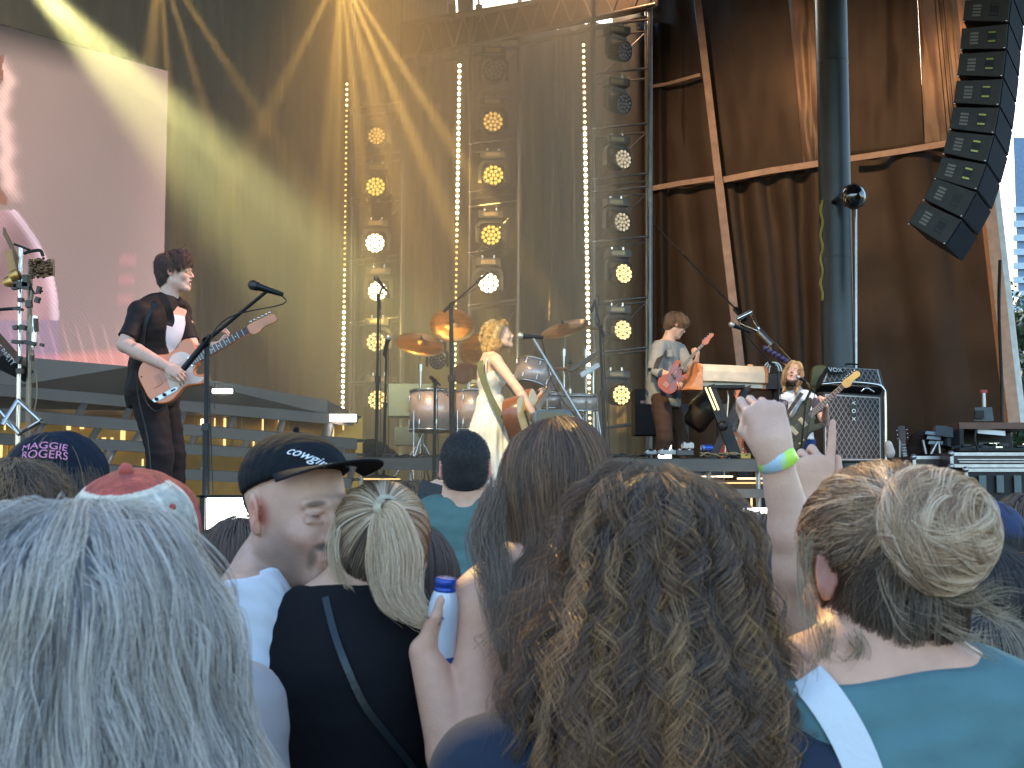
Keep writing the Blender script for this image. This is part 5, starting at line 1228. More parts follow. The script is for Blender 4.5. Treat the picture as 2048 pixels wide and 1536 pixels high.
back_hair = Sdf(); L = lambda x, y, z: C + np.array([x, y, z]); back_hair.ell(L(0,-.016,.03), (.085,.1,.09)); back_hair.mesh('hair', .008, M_hb2, t)
d_ = (J['elR']-wr); d_ /= np.linalg.norm(d_); a0 = wr + d_*-.002
wb_ = MB()
r0 = .0285; wb_.lathe(tuple(a0 - d_*.002), tuple(d_*.98+np.array([.12,0,.06])), [(0,r0-.001),(.0005,r0),(.024,r0+.003),(.0245,r0+.002)], 32)
wb = wb_.build('wristband', None, None); 
m = bpy.data.materials.new('wristband_print'); m.use_nodes = True; nt = m.node_tree; b = nt.nodes['Principled BSDF']; b.inputs['Roughness'].default_value = .35
at = nt.nodes.new('ShaderNodeAttribute'); at.attribute_name = 'pc'; nt.links.new(at.outputs[0], b.inputs['Base Color'])
me = wb.data; me.materials.clear(); me.materials.append(m); V = np.array([tuple(v.co) for v in me.vertices]); c = np.ones((len(V), 4), np.float32)
gx = V[:, 0]-a0[0]; c[:, :3] = np.where(((gx > -.019) & (gx < .008))[:, None], np.array([.42,.60,.72]), np.array([.50,.80,.08])); a = me.attributes.new('pc', 'FLOAT_COLOR', 'POINT'); a.data.foreach_set('color', c.ravel())
tag(wb, 'lime green and pale blue paper wristband on the raised wrist', 'wristband')

# --- second raised hand, pointing
t = person('short person mostly hidden, raising a hand with the index finger up', (XL(1680,2.75), 2.75, 0))
C = A(1712,1120,2.75); Rm = Rot(0); J = crowd_joints(C, .9, 0, .95, h=C[2]+.11); J['elL'] = A(1625,1180,2.6); J['wrL'] = A(1622,1010,2.55); J['shL'] = A(1650,1330,2.75)
B = body_prims(J, False); head_prims(B, C, Rm, .9, False, neckto=J['nb'])
hand_prims(B, J['wrL'], (.12,0,1), (.3,-.9,.2), .98, curl=(.08,1.15,1.25,1.25), thumb=.2, side=1, spread=.1)
B.mesh('body', .005, M_skin, t, paint=patches(SKIN['pink'], []))
Cc = B.infl(.008, tags=('torso',)); Cc.plane(J['nb'], (0,0,1)); Cc.mesh('shirt', .009, cloth_m('white_tee', (0,0,0)), t)
trousers(J, 'trousers', cloth_m('blue_denim', (0,0,0)), t, vox=.014); shoes(J, t); Sdf().ell(C + np.array([0,-.016,.03]), (.083,.1,.088)).mesh('hair', .008, M_hb2, t)

# --- things held in the crowd
bo = empty('bottle', tuple(P(876,1420,2.10)), 'white and blue aluminium bottle held in the hand of the long haired person', 'bottle', None)
ax0 = P(872,1420,2.14); d = (P(892,1153,2.11)-ax0); Lb = d.length; d.normalize()
M_bw = mat('white_bottle_enamel', (.55,.60,.68), .3, .1, .04); M_bb = mat('blue_bottle_enamel', (.015,.06,.32), .25, .2)
MB().lathe(ax0, d, [(0,.022),(.004,.0248),(Lb*.42,.0248)], 32).build('lower_body', M_bb, bo)
MB().lathe(ax0, d, [(Lb*.42,.0246),(Lb*.72,.0245),(Lb*.80,.023),(Lb*.87,.019),(Lb*.905,.0155)], 32).build('upper_body', M_bw, bo)
MB().lathe(ax0, d, [(Lb*.89,.0160),(Lb*.895,.0170),(Lb*.918,.0170),(Lb*.922,.0152),(Lb*.93,.0152),(Lb*.935,.0168),(Lb*.985,.0168),(Lb*.99,.015),(Lb*.985,.0)], 32).build('cap', M_bb, bo)
Mx = frame(Vector((.9,-.42,0)), Vector((-.42,-.9,0))).to_4x4(); q = ax0 + d*Lb*.70 + Vector((-.42,-.9,0)).normalized()*.0285; Mx.translation = q
for i, w in enumerate(('100% WATER', '16 FL OZ')): text('print', w, Mx @ Matrix.Translation((0, -.008*i, 0)), .006, mat('dark_print', (.05,.07,.12), .5), bo, .0002)
b2 = empty('bottle', tuple(P(975,1200,2.5)), 'second bottle with a blue cap half hidden by the brown hair', 'bottle', None); a_ = P(968,1250,2.5); d = Vector((.1,0,1)).normalized()
MB().lathe(a_, d, [(0,.03),(.06,.032),(.08,.03),(.1,.02),(.104,.017)], 24).build('upper_body', M_bw, b2); MB().lathe(a_, d, [(.103,.0195),(.13,.0195),(.132,0)], 24).build('cap', M_bb, b2)
ph = empty('smartphone', tuple(P(1107,850,2.55)), 'smartphone in a grey case held above the long brown hair', 'phone')
Mx = Matrix.Rotation(.06, 4, 'Y'); Mx.translation = P(1107,856,2.62)
o_ = smoothpoly([(-.0345,-.05),(-.0345,.026),(-.026,.0345),(.026,.0345),(.0345,.026),(.0345,-.05)], 3)
Ms = Matrix.Translation(P(1107,856,2.62)) @ Matrix.Rotation(R(90), 4, 'X') @ Matrix.Rotation(-.03, 4, 'Z')
MB().prism([(-.036,-.09),(.036,-.09),(.036,.026),(.034,.032),(.028,.0345),(-.028,.0345),(-.034,.032),(-.036,.026)], Ms, -.004, .005, .0015).build('case', mat('grey_phone_case', (.12,.16,.16), .5), ph)
MB().prism([(-.032,-.086),(.032,-.086),(.032,.026),(.028,.0305),(-.028,.0305),(-.032,.026)], Ms, .0052, .0058).build('screen', mat('phone_glass', (.012,.01,.012), .12, 0, coat=.5), ph)
# ================================================================== PERFORMERS
def setj(J, D, **kw):
    for k, v in kw.items():
        J[k] = A(v[0], v[1], v[2] if len(v) > 2 else D)
    return J
M_steel = mat('string_steel', (.5,.48,.45), .3, .9)
def guitar(kind, label, bridge, tip, normal, cols, total=.92, group=None, on_stand=False):
    """cols: body, guard, board, neck, headface"""
    b = Vector(tuple(bridge)); h = Vector(tuple(tip)); x = (h-b).normalized(); M3 = frame(x, normal); M = M3.to_4x4(); M.translation = b
    sc = (h-b).length/{'tele': .83, 'offset': .83, 'bass': 1.07, 'acoustic': .84}[kind]; M = M @ Matrix.Scale(sc, 4)
    t = empty({'tele': 'electric_guitar', 'offset': 'electric_guitar', 'bass': 'bass_guitar', 'acoustic': 'acoustic_guitar'}[kind], tuple(b), label, 'guitar', group)
    body_c, guard_c, board_c, neck_c = cols
    if kind == 'tele':
        out = [(-.09,0),(-.085,.08),(-.045,.135),(.02,.158),(.085,.142),(.14,.118),(.20,.122),(.25,.148),(.295,.140),(.312,.105),(.308,.06),(.302,.03),(.285,-.028),(.262,-.04),(.238,-.062),(.245,-.088),(.285,-.108),(.300,-.128),(.285,-.148),(.24,-.156),(.185,-.135),(.13,-.125),(.085,-.142),(.02,-.158),(-.045,-.135),(-.085,-.08)]
        gd = [(.262,.028),(.262,-.03),(.235,-.05),(.222,-.08),(.245,-.108),(.272,-.128),(.24,-.142),(.18,-.122),(.13,-.108),(.085,-.112),(.06,-.075),(.065,-.03),(.07,.02),(.10,.055),(.15,.088),(.19,.095),(.235,.075)]
    elif kind in ('offset', 'bass'):
        k = 1.0
        out = [(-.11,-.01),(-.105,.065),(-.07,.12),(-.01,.145),(.06,.13),(.11,.10),(.16,.095),(.22,.115),(.285,.135),(.345,.132),(.37,.105),(.35,.07),(.31,.045),(.29,.03),(.285,-.03),(.27,-.055),(.24,-.075),(.27,-.10),(.30,-.125),(.29,-.15),(.25,-.155),(.20,-.135),(.15,-.12),(.10,-.135),(.04,-.17),(-.02,-.175),(-.08,-.135),(-.105,-.07)]
        gd = [(.28,.028),(.30,.07),(.32,.10),(.27,.11),(.19,.085),(.12,.07),(.07,.06),(.05,0),(.03,-.06),(-.03,-.10),(-.03,-.14),(.03,-.14),(.10,-.105),(.17,-.10),(.235,-.125),(.255,-.11),(.225,-.075),(.26,-.05),(.275,-.03)]
    else:
        out = [(-.155,0),(-.145,.10),(-.10,.17),(-.03,.198),(.05,.185),(.11,.145),(.155,.125),(.21,.135),(.27,.145),(.315,.12),(.335,.06),(.34,0),(.335,-.06),(.315,-.12),(.27,-.145),(.21,-.135),(.155,-.125),(.11,-.145),(.05,-.185),(-.03,-.198),(-.10,-.17),(-.145,-.10)]
        gd = [(.10,-.035),(.13,-.05),(.12,-.10),(.07,-.13),(.03,-.11),(.04,-.05),(.07,-.045)]
    if kind == 'bass': out = [(p[0]*1.12, p[1]*1.02) for p in out]; gd = [(p[0]*1.12, p[1]*1.02) for p in gd]
    th = .045 if kind != 'acoustic' else .115
    ob = smoothpoly(out, 4)
    MB().prism(ob, M, -th, 0, .006 if kind != 'acoustic' else .002).build('body', body_c, t)
    if kind == 'acoustic':
        MB().prism([(p[0]*.985, p[1]*.985) for p in ob], M, 0.0005, .004).build('soundboard', guard_c, t)
        MB().lathe(M @ Vector((.135,0,.0045)), M3 @ Vector((0,0,1)), [(0,.055*sc),(.001,.055*sc),(.0012,0)], 28).build('sound_hole', mat('rosette_dark', (.02,.012,.01), .6), t)
        MB().prism(smoothpoly(gd, 3), M, .0045, .0055).build('pickguard', M_black, t)
        MB().prism([(-.012,-.08),(.012,-.08),(.014,.08),(-.014,.08)], M, .0045, .012).build('bridge', mat('rosewood', (.05,.025,.018), .5), t)
    else:
        MB().prism(smoothpoly(gd, 3), M, .0005, .003).build('pickguard', guard_c, t)
    sl = .648 if kind != 'bass' else .86; nb0 = {'tele': .245, 'offset': .25, 'bass': .33, 'acoustic': .21}[kind]
    nz0 = .004; w0, w1 = (.027, .0215) if kind != 'bass' else (.031, .021)
    MB().prism([(nb0,-w0),(sl,-w1),(sl,w1),(nb0,w0)], M, -.018, nz0+.004, .004).build('neck', neck_c, t)
    MB().prism([(nb0,-w0+.001),(sl,-w1+.001),(sl,w1-.001),(nb0,w0-.001)], M, nz0+.0045, nz0+.009).build('fretboard', board_c, t)
    fb = MB()
    for i in range(1, 22):
        xf = sl*(2**(-i/12.)); 
        if xf < 0: continue
        xf = sl - (sl - sl*2**(-i/12.))
        if xf > nb0+.004: wf = w1 + (w0-w1)*(sl-xf)/(sl-nb0); fb.prism([(xf-.0012,-wf),(xf+.0012,-wf),(xf+.0012,wf),(xf-.0012,wf)], M, nz0+.0092, nz0+.0112)
    for i in (3,5,7,9,15): 
        xf = sl*(2**(-(i-.5)/12.)); fb.prism([(xf-.003,-.003),(xf+.003,-.003),(xf+.003,.003),(xf-.003,.003)], M, nz0+.0092, nz0+.0098)
    fb.build('frets', mat('fret_wire', (.6,.56,.5), .3, .6), t)
    if kind == 'acoustic': hd = [(sl,-.024),(sl+.03,-.034),(sl+.17,-.038),(sl+.18,-.02),(sl+.178,0),(sl+.18,.02),(sl+.17,.038),(sl+.03,.034),(sl,.024)]
    elif kind == 'bass': hd = smoothpoly([(sl,-.022),(sl+.03,-.045),(sl+.06,-.05),(sl+.10,-.035),(sl+.15,-.03),(sl+.20,-.03),(sl+.225,-.01),(sl+.215,.02),(sl+.18,.025),(sl+.12,.035),(sl+.04,.045),(sl+.0,.024)], 3)
    else: hd = smoothpoly([(sl,-.0215),(sl+.02,-.038),(sl+.05,-.045),(sl+.09,-.03),(sl+.13,-.03),(sl+.165,-.035),(sl+.185,-.02),(sl+.185,.008),(sl+.165,.022),(sl+.10,.028),(sl+.03,.033),(sl,.0215)], 3)
    MB().prism(hd, M, -.016, .000, .002).build('headstock', neck_c if kind != 'acoustic' else board_c, t)
    n = 4 if kind == 'bass' else 6
    for i in range(n):
        if kind == 'acoustic': px_, py_ = sl+.04+.045*(i % 3), .052*(1 if i < 3 else -1)
        else: px_, py_ = sl+.035+(.13 if n == 6 else .15)*i/(n-1), .045-.008*i/(n-1)
        MB().ball(M @ Vector((px_, py_, -.008)), (.0085 if n == 6 else .014)*sc, 5).build('tuning_peg', M_chrome, t)
    sb = MB(); 
    for i in range(n): yy = (i-(n-1)/2)*(.0105 if n == 6 else .019); sb.tube([M @ Vector((0, yy, .014)), M @ Vector((sl, yy*.66, .012))], .0008 if n == 6 else .0014, 4)
    sb.build('strings', M_steel, t)
    if kind == 'tele':
        MB().prism([(-.03,-.036),(.03,-.036),(.03,.036),(-.03,.036)], M, .003, .006).build('bridge_plate', mat('orange_enamel', (0,0,0)), t)
        MB().prism([(.235,-.032),(.252,-.032),(.252,.032),(.235,.032)], M, .003, .012, .002).build('pickup', M_chrome, t)
        cp = MB(); cp.prism(smoothpoly([(-.065,-.093),(-.068,-.108),(-.06,-.118),(.02,-.118),(.09,-.118),(.098,-.108),(.095,-.093),(.02,-.092)], 2), M, .001, .0045); cp.build('control_plate', mat('pale_blue_chrome', (.55,.65,.72), .25, .3), t)
        for xx in (-.045, .01): MB().lathe(M @ Vector((xx,-.105,.0045)), M3 @ Vector((0,0,1)), [(0,.011),(.014,.010),(.0145,0)], 12).build('knob', M_black, t)
        MB().prism([(.055,-.109),(.085,-.109),(.085,-.101),(.055,-.101)], M, .005, .010).build('selector_switch', M_black, t)
    elif kind == 'offset':
        for xx in (.06, .17): MB().prism([(xx-.02,-.045),(xx+.02,-.045),(xx+.02,.045),(xx-.02,.045)], M, .003, .010, .003).build('pickup', mat('aged_cream', (.6,.5,.32), .5), t)
        MB().prism([(-.09,-.02),(-.02,-.02),(-.02,.02),(-.09,.02)], M, .001, .006).build('tailpiece', M_chrome, t)
        for q in ((.02,-.12),(.065,-.118)): MB().lathe(M @ Vector((*q,.003)), M3 @ Vector((0,0,1)), [(0,.011),(.014,.010),(.0145,0)], 12).build('knob', mat('aged_cream', (0,0,0)), t)
    elif kind == 'bass':
        MB().prism([(-.05,-.045),(.03,-.045),(.03,.045),(-.05,.045)], M, .001, .012, .002).build('bridge_cover', mat('copper_metal', (.45,.2,.15), .3, .6), t)  # bridge cover in plain copper colour
        for yy in (-.025, .025): MB().prism([(.14+yy*.3,yy-.024),(.175+yy*.3,yy-.024),(.175+yy*.3,yy+.024),(.14+yy*.3,yy+.024)], M, .003, .012, .003).build('pickup', M_black, t)
    t['_m'] = [c for r in M for c in r] if False else 0
    del t['_m']
    return t, M, M3, sc

# --- guitarist
D0 = 8.6
t = person('young man in an open black shirt playing the orange guitar, smiling sideways', (XL(330,D0), D0, LZ))
J = joints((XL(330,D0), D0, LZ), 1.84, 1.0); setj(J, D0, nb=(335,607), chest=(318,655), waist=(305,735), pel=(306,782), shR=(280,624,8.45), elR=(249,690,8.36), wrR=(338,735,8.18), shL=(360,622,8.76), elL=(388,708,8.66), wrL=(432,692,8.34),
     hipR=(298,800,8.52), hipL=(322,800,8.68), knR=(320,905,8.46), knL=(345,905,8.70), anR=(316,1030,8.5), anL=(345,1032,8.7), toeR=(350,1050,8.48), toeL=(378,1052,8.68))
C = A(350,546,8.6); Rm = Rot(1.62, .03, 0); J['head'] = C
B = body_prims(J, True, bulk=1.12); L = head_prims(B, C, Rm, 1.05, True, neckto=J['nb'], neck_r=.053, mouth=1.0)
gx = (A(548,632,8.22)-A(322,762,8.2)); gx /= np.linalg.norm(gx)
hand_prims(B, J['wrR'], A(362,748,8.13)-J['wrR'], (.1,-.9,.45), 1.0, (.7,.8,.85,.9), thumb=.7, side=1)
hand_prims(B, J['wrL'], (.75,-.1,.45), (-.45,.3,-.85), .95, (.75,.8,.85,.9), thumb=.6, side=-1)
ink = (.10,.10,.12)
tat = [(A(x, y, 8.28), r, ink, .6, np.eye(3), .6) for x, y, r in ((268,690,.02),(285,700,.016),(258,672,.014),(300,712,.013),(275,712,.012),(312,720,.01))]
B.mesh('body', .0055, M_skin, t, paint=face_paint(C, Rm, 1.07, (.60,.37,.28), mouth=1.0, brow=(.14,.07,.04), extra=tat))
M_bshirt = cloth_m('black_rayon', (.018,.013,.012), .7, .3, 16)
S_ = shirt_sdf(B, J, .014, {'L': .72, 'R': .8}, .0315, None, None); S_.cone(J['waist'], A(300,800,8.6), .125, .15, k=.05); S_.cone(J['chest'], J['waist'], .11, .12, k=.05)
S_.plane(A(300,815,8.6), (0,0,-1))
op = Sdf(); S_.ell(A(386,668,8.58), (.155,.34,.25), Rot(0,0,.10), op='s', k=.008); S_.p = [q for q in S_.p if q['tag'] != 'sl'] + [q for q in S_.p if q['tag'] == 'sl']
S_.mesh('shirt', .007, M_bshirt, t, disp=lambda X: wrinkle(.0045, 16, 3, (1.2,1.2,.5))(X))
for sg_, pth in ((1, [(322,590,8.46),(335,612,8.40),(342,640,8.42),(338,652,8.40)]),): strap_mesh(t, 'collar', [A(*q) for q in pth], .045, .006, M_bshirt, (.2,-1,.2))
V_ = Sdf().join(B.infl(.008, tags=('torso',))); V_.plane(A(352,632,8.6), (-.25,0,1)); V_.mesh('undershirt', .008, cloth_m('white_vest', (.6,.62,.7)), t)
trousers(J, 'trousers', cloth_m('black_jeans', (.014,.011,.012), .8, .5, 14), t, width=1.12, vox=.009); shoes(J, t)
H = Sdf(); H.ell(L(0,-.014,.052), np.array([.084,.104,.082])*1.07, Rm, k=.02); H.ell(L(0,.05,.085), np.array([.06,.045,.04])*1.07, Rm, k=.04); H.ell(L(0,-.06,-.01), np.array([.062,.045,.07])*1.07, Rm, k=.03)
def keepG(X): q = ((X-C) @ Rm)/1.07; return (q[:, 2] > .03) & (q[:, 1] < .115) | (q[:, 1] < -.02) & (q[:, 2] > -.085)
hb = hair_head(t, H, C, Rm, 1.07, 5000, [(.10,.035,.02),(.07,.025,.015),(.15,.055,.028),(.04,.018,.012)], .085, keepG, offr=(-.004,.012), steps=14, crown=(0,-.05,.11), nclump=260, cl=.7, curlp=(.007,.055,.4), rad=.0011, seed=201, base_m=mat('auburn_under', (.045,.018,.012), .8), radial=2.5, base_cut=[(L(0,.10,0), Rm[:, 1])], base_off=-.006, wob=.006)
MB().tube([L(.066,.05,.003), L(.060,.075,.006)], .0016, 6).tube([L(.058,.078,.006), L(.045,.098,.012), L(.02,.104,.010), L(.016,.106,-.008), L(.035,.102,-.016), L(.055,.085,-.008), L(.058,.078,.006)], .0018, 6).build('glasses', mat('gold_wire', (.5,.4,.2), .3, .9), t)
MB().ball(tuple(L(.086,-.004,-.002)), .008, 5).build('ear_monitor', M_black, t); MB().tube([L(.088,.0,-.034), L(.089,.002,-.05)], .002).build('earring', M_chrome, t)
M_orange = mat('orange_enamel', (.66,.17,.045), .3, 0, .05, 2, coat=.6); M_pinkg = mat('pale_pink_guard', (.72,.52,.43), .35); M_rosew = mat('rosewood_board', (.07,.035,.03), .5); M_mapleo = mat('orange_maple', (.64,.22,.09), .35, coat=.3)
tg, Mg, Mg3, sc = guitar('tele', 'orange electric guitar with pale pink pickguard held by the man in black', A(312,762,8.24), A(549,632,8.22), (.0,-1,.12), (M_orange, M_pinkg, M_rosew, M_mapleo))
MB().tube(crv([A(283,752,8.25), A(290,800,8.3), A(310,822,8.32), A(328,815,8.32), A(330,800,8.3)], 6), .006, 6).build('lead', M_cable, tg)
tag(MB().tube(crv([A(272,742,8.3), A(277,800,8.34), A(292,860,8.34), A(300,920,8.33), A(304,1000,8.34), A(300,1058,8.2)], 6), .004, 6).build('instrument_cable', M_cable), 'black cable hanging down the leg of the guitarist', 'cable')
tag(strap_mesh(None, 'guitar_strap', on_surface(S_, [A(q[0],q[1],8.3) for q in ((282,705),(284,670),(292,635),(310,606))], .003), .05, .004, mat('black_strap', (.02,.02,.02), .7), (-.3,-1,.1)), 'black guitar strap over the shoulder of the man with the orange guitar', 'strap')

# --- singer
D0 = 11.3
t = person('woman with wavy golden hair singing in a white slip dress, playing acoustic guitar', (XL(990,D0), D0, LZ))
J = joints((XL(990,D0), D0, LZ), 1.72, 1.45, 1.0); setj(J, D0, nb=(980,712), chest=(979,752), waist=(980,806), pel=(988,852), shR=(992,722,11.13), elR=(1037,780,11.02), wrR=(1064,824,10.96), shL=(985,722,11.46), elL=(1035,785,11.6), wrL=(1074,800,11.45),
     hipR=(988,868,11.2), hipL=(990,868,11.4), knR=(992,950,11.2), knL=(994,950,11.38), anR=(992,1030,11.2), anL=(1000,1030,11.4), toeR=(1018,1038,11.2), toeL=(1024,1038,11.38))
C = A(1000,672,11.3); Rm = Rot(1.62, .20, 0); J['head'] = C
B = body_prims(J, False); L = head_prims(B, C, Rm, .98, False, neckto=J['nb'], neck_r=.043, mouth=1.6)
B.cone(J['shR'], J['shR']*.6+J['elR']*.4, .047, .04, k=.02, tag='uaR')
hand_prims(B, J['wrR'], A(1069,838,10.95)-J['wrR']+np.array([.02,.1,0]), (.3,-.95,.1), .9, (.5,.6,.7,.8), thumb=.5, side=1)
hand_prims(B, J['wrL'], (.6,-.3,.6), (.6,-.6,-.4), .9, (.9,.9,1.,1.), thumb=.6, side=1)
B.mesh('body', .0055, M_skin, t, paint=face_paint(C, Rm, .98, (.60,.40,.31), mouth=1.6, lips=(.5,.15,.15)))
M_dress = cloth_m('white_satin', (.74,.73,.68), .5, .2, 8, .03)
Dz = B.infl(.007, tags=('torso',)); Dz.plane(A(979,752,11.3), (-.35,.1,1)); Dz.mesh('bodice', .007, M_dress, t, disp=wrinkle(.002, 30, 4))
Dk = Sdf(); Dk.cone(A(981,808,11.3), A(986,860,11.3), .125, .19, k=.05); Dk.cone(A(986,860,11.3), A(1004,985,11.3), .19, .22, k=.04); Dk.cyl(A(1000,950,11.3), A(1008,1012,11.3), .205, .235, k=.04)
def fold(X):
    c = A(996,900,11.3); a = np.arctan2(X[:, 1]-c[1], X[:, 0]-c[0]); w = np.clip((A(0,820,11.3)[2]-X[:, 2])/.6, 0, 1); return w*(.022*np.sin(a*11+1.2*np.sin(X[:, 2]*7)) + .012*np.sin(a*23+2))
Dk.mesh('skirt', .008, M_dress, t, disp=fold); shoes(J, t)
strap_mesh(t, 'dress_strap', [A(972,752,11.14), A(972,728,11.12), A(978,712,11.16)], .007, .003, M_dress, (-.4,-1,.2))
H = Sdf(); H.ell(L(-.0,-.02,.036), np.array([.092,.112,.088]), Rm, k=.02); H.ell(L(0,-.07,-.045), (.085,.06,.085), Rm, k=.05); H.ell(L(.0,-.05,-.09), (.10,.065,.05), Rm, k=.04)
def keepS(X): q = (X-C) @ Rm; return (q[:, 1] < -.005+.45*np.clip(q[:, 2], 0, .12)) & (q[:, 2] > -.09)
HG = [(.62,.38,.12),(.5,.28,.09),(.72,.5,.2),(.38,.2,.07),(.8,.62,.3)]
hair_head(t, H, C, Rm, 1, 5200, HG, .24, keepS, offr=(-.006,.014), steps=30, crown=(0,.0,.11), nclump=230, cl=.85, curlp=(.012,.06,.3), rad=.0014, seed=211, lump=.012, base_m=mat('golden_under', (.22,.12,.04), .8), back=.5, radial=1.4, base_cut=[(L(0,.0,0), Rm[:, 1]-Rm[:, 2]*.5)], base_off=-.012, wob=.008)
M_mahog = mat('mahogany', (.22,.07,.03), .3, 0, .15, 6, coat=.5, stretch=(1,1,8)); M_spruce = mat('spruce_top', (.62,.34,.07), .35, 0, .08, 10, coat=.4, stretch=(1,8,1))
ta, Ma, Ma3, sc = guitar('acoustic', 'acoustic guitar with golden top and red brown sides held by the singer', A(1054,842,10.95), tuple(A(1054,842,10.95)+np.array([.26,.80,.42])), (.88,-.42,.12), (M_mahog, M_spruce, M_rosew, M_mahog))
tag(strap_mesh(None, 'guitar_strap', [A(961,722,11.14), A(963,748,11.08), A(978,788,11.05), A(1000,830,11.0), A(1012,848,10.98)], .055, .004, mat('olive_strap', (.10,.11,.06), .8), (-.5,-1,.0)), 'olive green guitar strap across the back of the singer', 'strap')
tag(MB().tube(crv([A(1022,846,10.95), A(1024,900,10.95), A(1026,960,10.95), A(1024,1040,11.0)], 5), .004, 6).build('instrument_cable', M_cable), 'thin cable hanging from the acoustic guitar', 'cable')
MB().box(tuple(A(1012,833,10.93)), (.07,.04,.06), Matrix.Rotation(.5, 3, 'Y')).build('strap_block', M_black, ta); MB().tube([A(1021,838,10.92), A(1022,848,10.92)], .014).build('jack_plug', M_white, ta)

# --- bassist
D0 = 13.8
t = person('man with brown hair in a pale denim shirt looking down at his bass', (XL(1335,D0), D0, MZ))
J = joints((XL(1335,D0), D0, MZ), 1.8, 1.0); setj(J, D0, nb=(1335,687), chest=(1332,720), waist=(1326,765), pel=(1327,792), shR=(1318,695,13.64), elR=(1309,742,13.56), wrR=(1347,753,13.42), shL=(1355,695,13.98), elL=(1382,742,13.8), wrL=(1393,722,13.5),
     hipR=(1322,802,13.7), hipL=(1338,802,13.9), knR=(1330,878,13.6), knL=(1360,872,13.95), anR=(1312,955,13.7), anL=(1362,955,13.9), toeR=(1335,965,13.7), toeL=(1384,965,13.9))
C = A(1351,650,13.8); Rm = Rot(1.42, -.42, 0); J['head'] = C
B = body_prims(J, True); L = head_prims(B, C, Rm, 1.05, True, neckto=J['nb'], neck_r=.052)
hand_prims(B, J['wrR'], A(1362,765,13.36)-J['wrR'], (.3,-.9,.4), 1.05, (.6,.7,.7,.8), thumb=.5, side=1)
hand_prims(B, J['wrL'], (.15,-.25,.9), (.9,-.35,.1), 1.05, (1.,1.,1.1,1.1), thumb=.5, side=1)
B.mesh('body', .006, M_skin, t, paint=face_paint(C, Rm, 1.05, (.58,.36,.26)))
M_den = cloth_m('pale_denim_shirt', (.25,.26,.25), .85, .4, 18)
S_ = shirt_sdf(B, J, .014, {'L': 1.35, 'R': 1.3}, .040, -.01, -.06, loose=.02); S_.mesh('shirt', .008, M_den, t, disp=wrinkle(.006, 16, 7))
Dn = Sdf(); Dn.cone(A(1328,775,13.8), A(1326,792,13.8), .175, .185, k=.03); Dn.plane(A(1326,800,13.8), (0,0,-1)); Dn.plane(A(1326,768,13.8), (0,0,1)); Dn.mesh('jacket_hem', .009, cloth_m('indigo_denim', (.05,.07,.12)), t)
trousers(J, 'trousers', cloth_m('brown_corduroy', (.055,.032,.022), .85, .4, 20), t, width=1.1, vox=.01); shoes(J, t)
MB().prism([(-.035,-.04),(.035,-.04),(.035,.03),(-.035,.03)], Matrix.Translation(Vector(tuple(A(1338,706,13.62)))) @ Matrix.Rotation(R(90), 4, 'X') @ Matrix.Rotation(.2, 4, 'Y'), 0, .008, .002).build('pocket', M_den, t)
H = Sdf(); H.ell(L(0,-.014,.042), np.array([.087,.108,.088])*1.05, Rm, k=.02); H.ell(L(0,.06,.06), np.array([.06,.045,.045]), Rm, k=.04); H.ell(L(0,-.06,-.02), np.array([.07,.045,.06]), Rm, k=.03)
def keepBs(X): q = (X-C) @ Rm; return (q[:, 2] > .035) | (q[:, 1] < -.01) & (q[:, 2] > -.085)
hair_head(t, H, C, Rm, 1.05, 4200, [(.20,.10,.045),(.14,.07,.035),(.28,.15,.07)], .13, keepBs, offr=(-.004,.010), steps=14, crown=(0,-.04,.11), nclump=150, cl=.6, curlp=(.004,.08,.4), rad=.0014, seed=221, base_m=mat('brown_under', (.06,.035,.02), .8), radial=2.2, base_cut=[(L(0,.10,0), Rm[:, 1])], base_off=-.006)
M_salm = mat('salmon_enamel', (.32,.07,.05), .25, 0, .1, 3, coat=.5); M_tort = mat('purple_guard', (.20,.10,.14), .35)
guitar('bass', 'salmon red bass guitar held by the man in pale denim', A(1333,768,13.36), A(1425,668,13.3), (.05,-1,.1), (M_salm, M_tort, M_rosew, mat('salmon_neck', (.45,.16,.11), .3)))
tag(strap_mesh(None, 'guitar_strap', [A(1322,770,13.5), A(1312,735,13.45), A(1330,700,13.6)], .05, .004, mat('black_strap', (0,0,0)), (-.3,-1,.1)), 'black strap of the salmon red bass', 'strap')
MB().tube([A(1308,742,13.5)+np.array([0,0,.0]), A(1321,748,13.45)], .05).build('cuff', M_den, t)

# --- woman guitarist
D0 = 14.5
t = person('woman with long blonde hair in a white ringer tee singing behind a black guitar', (XL(1592,D0), D0, LZ))
J = joints((XL(1592,D0), D0, LZ), 1.70, math.pi+.25); setj(J, D0, nb=(1593,783), chest=(1596,822), waist=(1600,860), pel=(1602,888), shR=(1568,799,14.45), elR=(1556,846,14.35), wrR=(1572,862,14.1), shL=(1624,799,14.52), elL=(1650,846,14.35), wrL=(1652,812,14.12),
     hipR=(1594,902), hipL=(1612,902), knR=(1592,960), knL=(1614,960), anR=(1590,1022), anL=(1616,1022), toeR=(1586,1028,14.3), toeL=(1620,1028,14.3))
C = A(1587,745,14.42); Rm = Rot(math.pi+.28, .22, -.22); J['head'] = C
B = body_prims(J, False); L = head_prims(B, C, Rm, 1.03, False, neckto=J['nb'], neck_r=.043, mouth=1.3)
hand_prims(B, J['wrR'], (.35,-.15,.05), (-.1,-1,.3), .95, (.6,.7,.7,.8), thumb=.5, side=-1)
hand_prims(B, J['wrL'], (-.25,-.1,.9), (.75,-.6,-.1), .98, (.9,.95,1.,1.05), thumb=.5, side=-1)
B.mesh('body', .0055, M_skin, t, paint=face_paint(C, Rm, 1.03, (.60,.37,.29), mouth=1.3, lips=(.5,.15,.15), brow=(.2,.12,.06)))
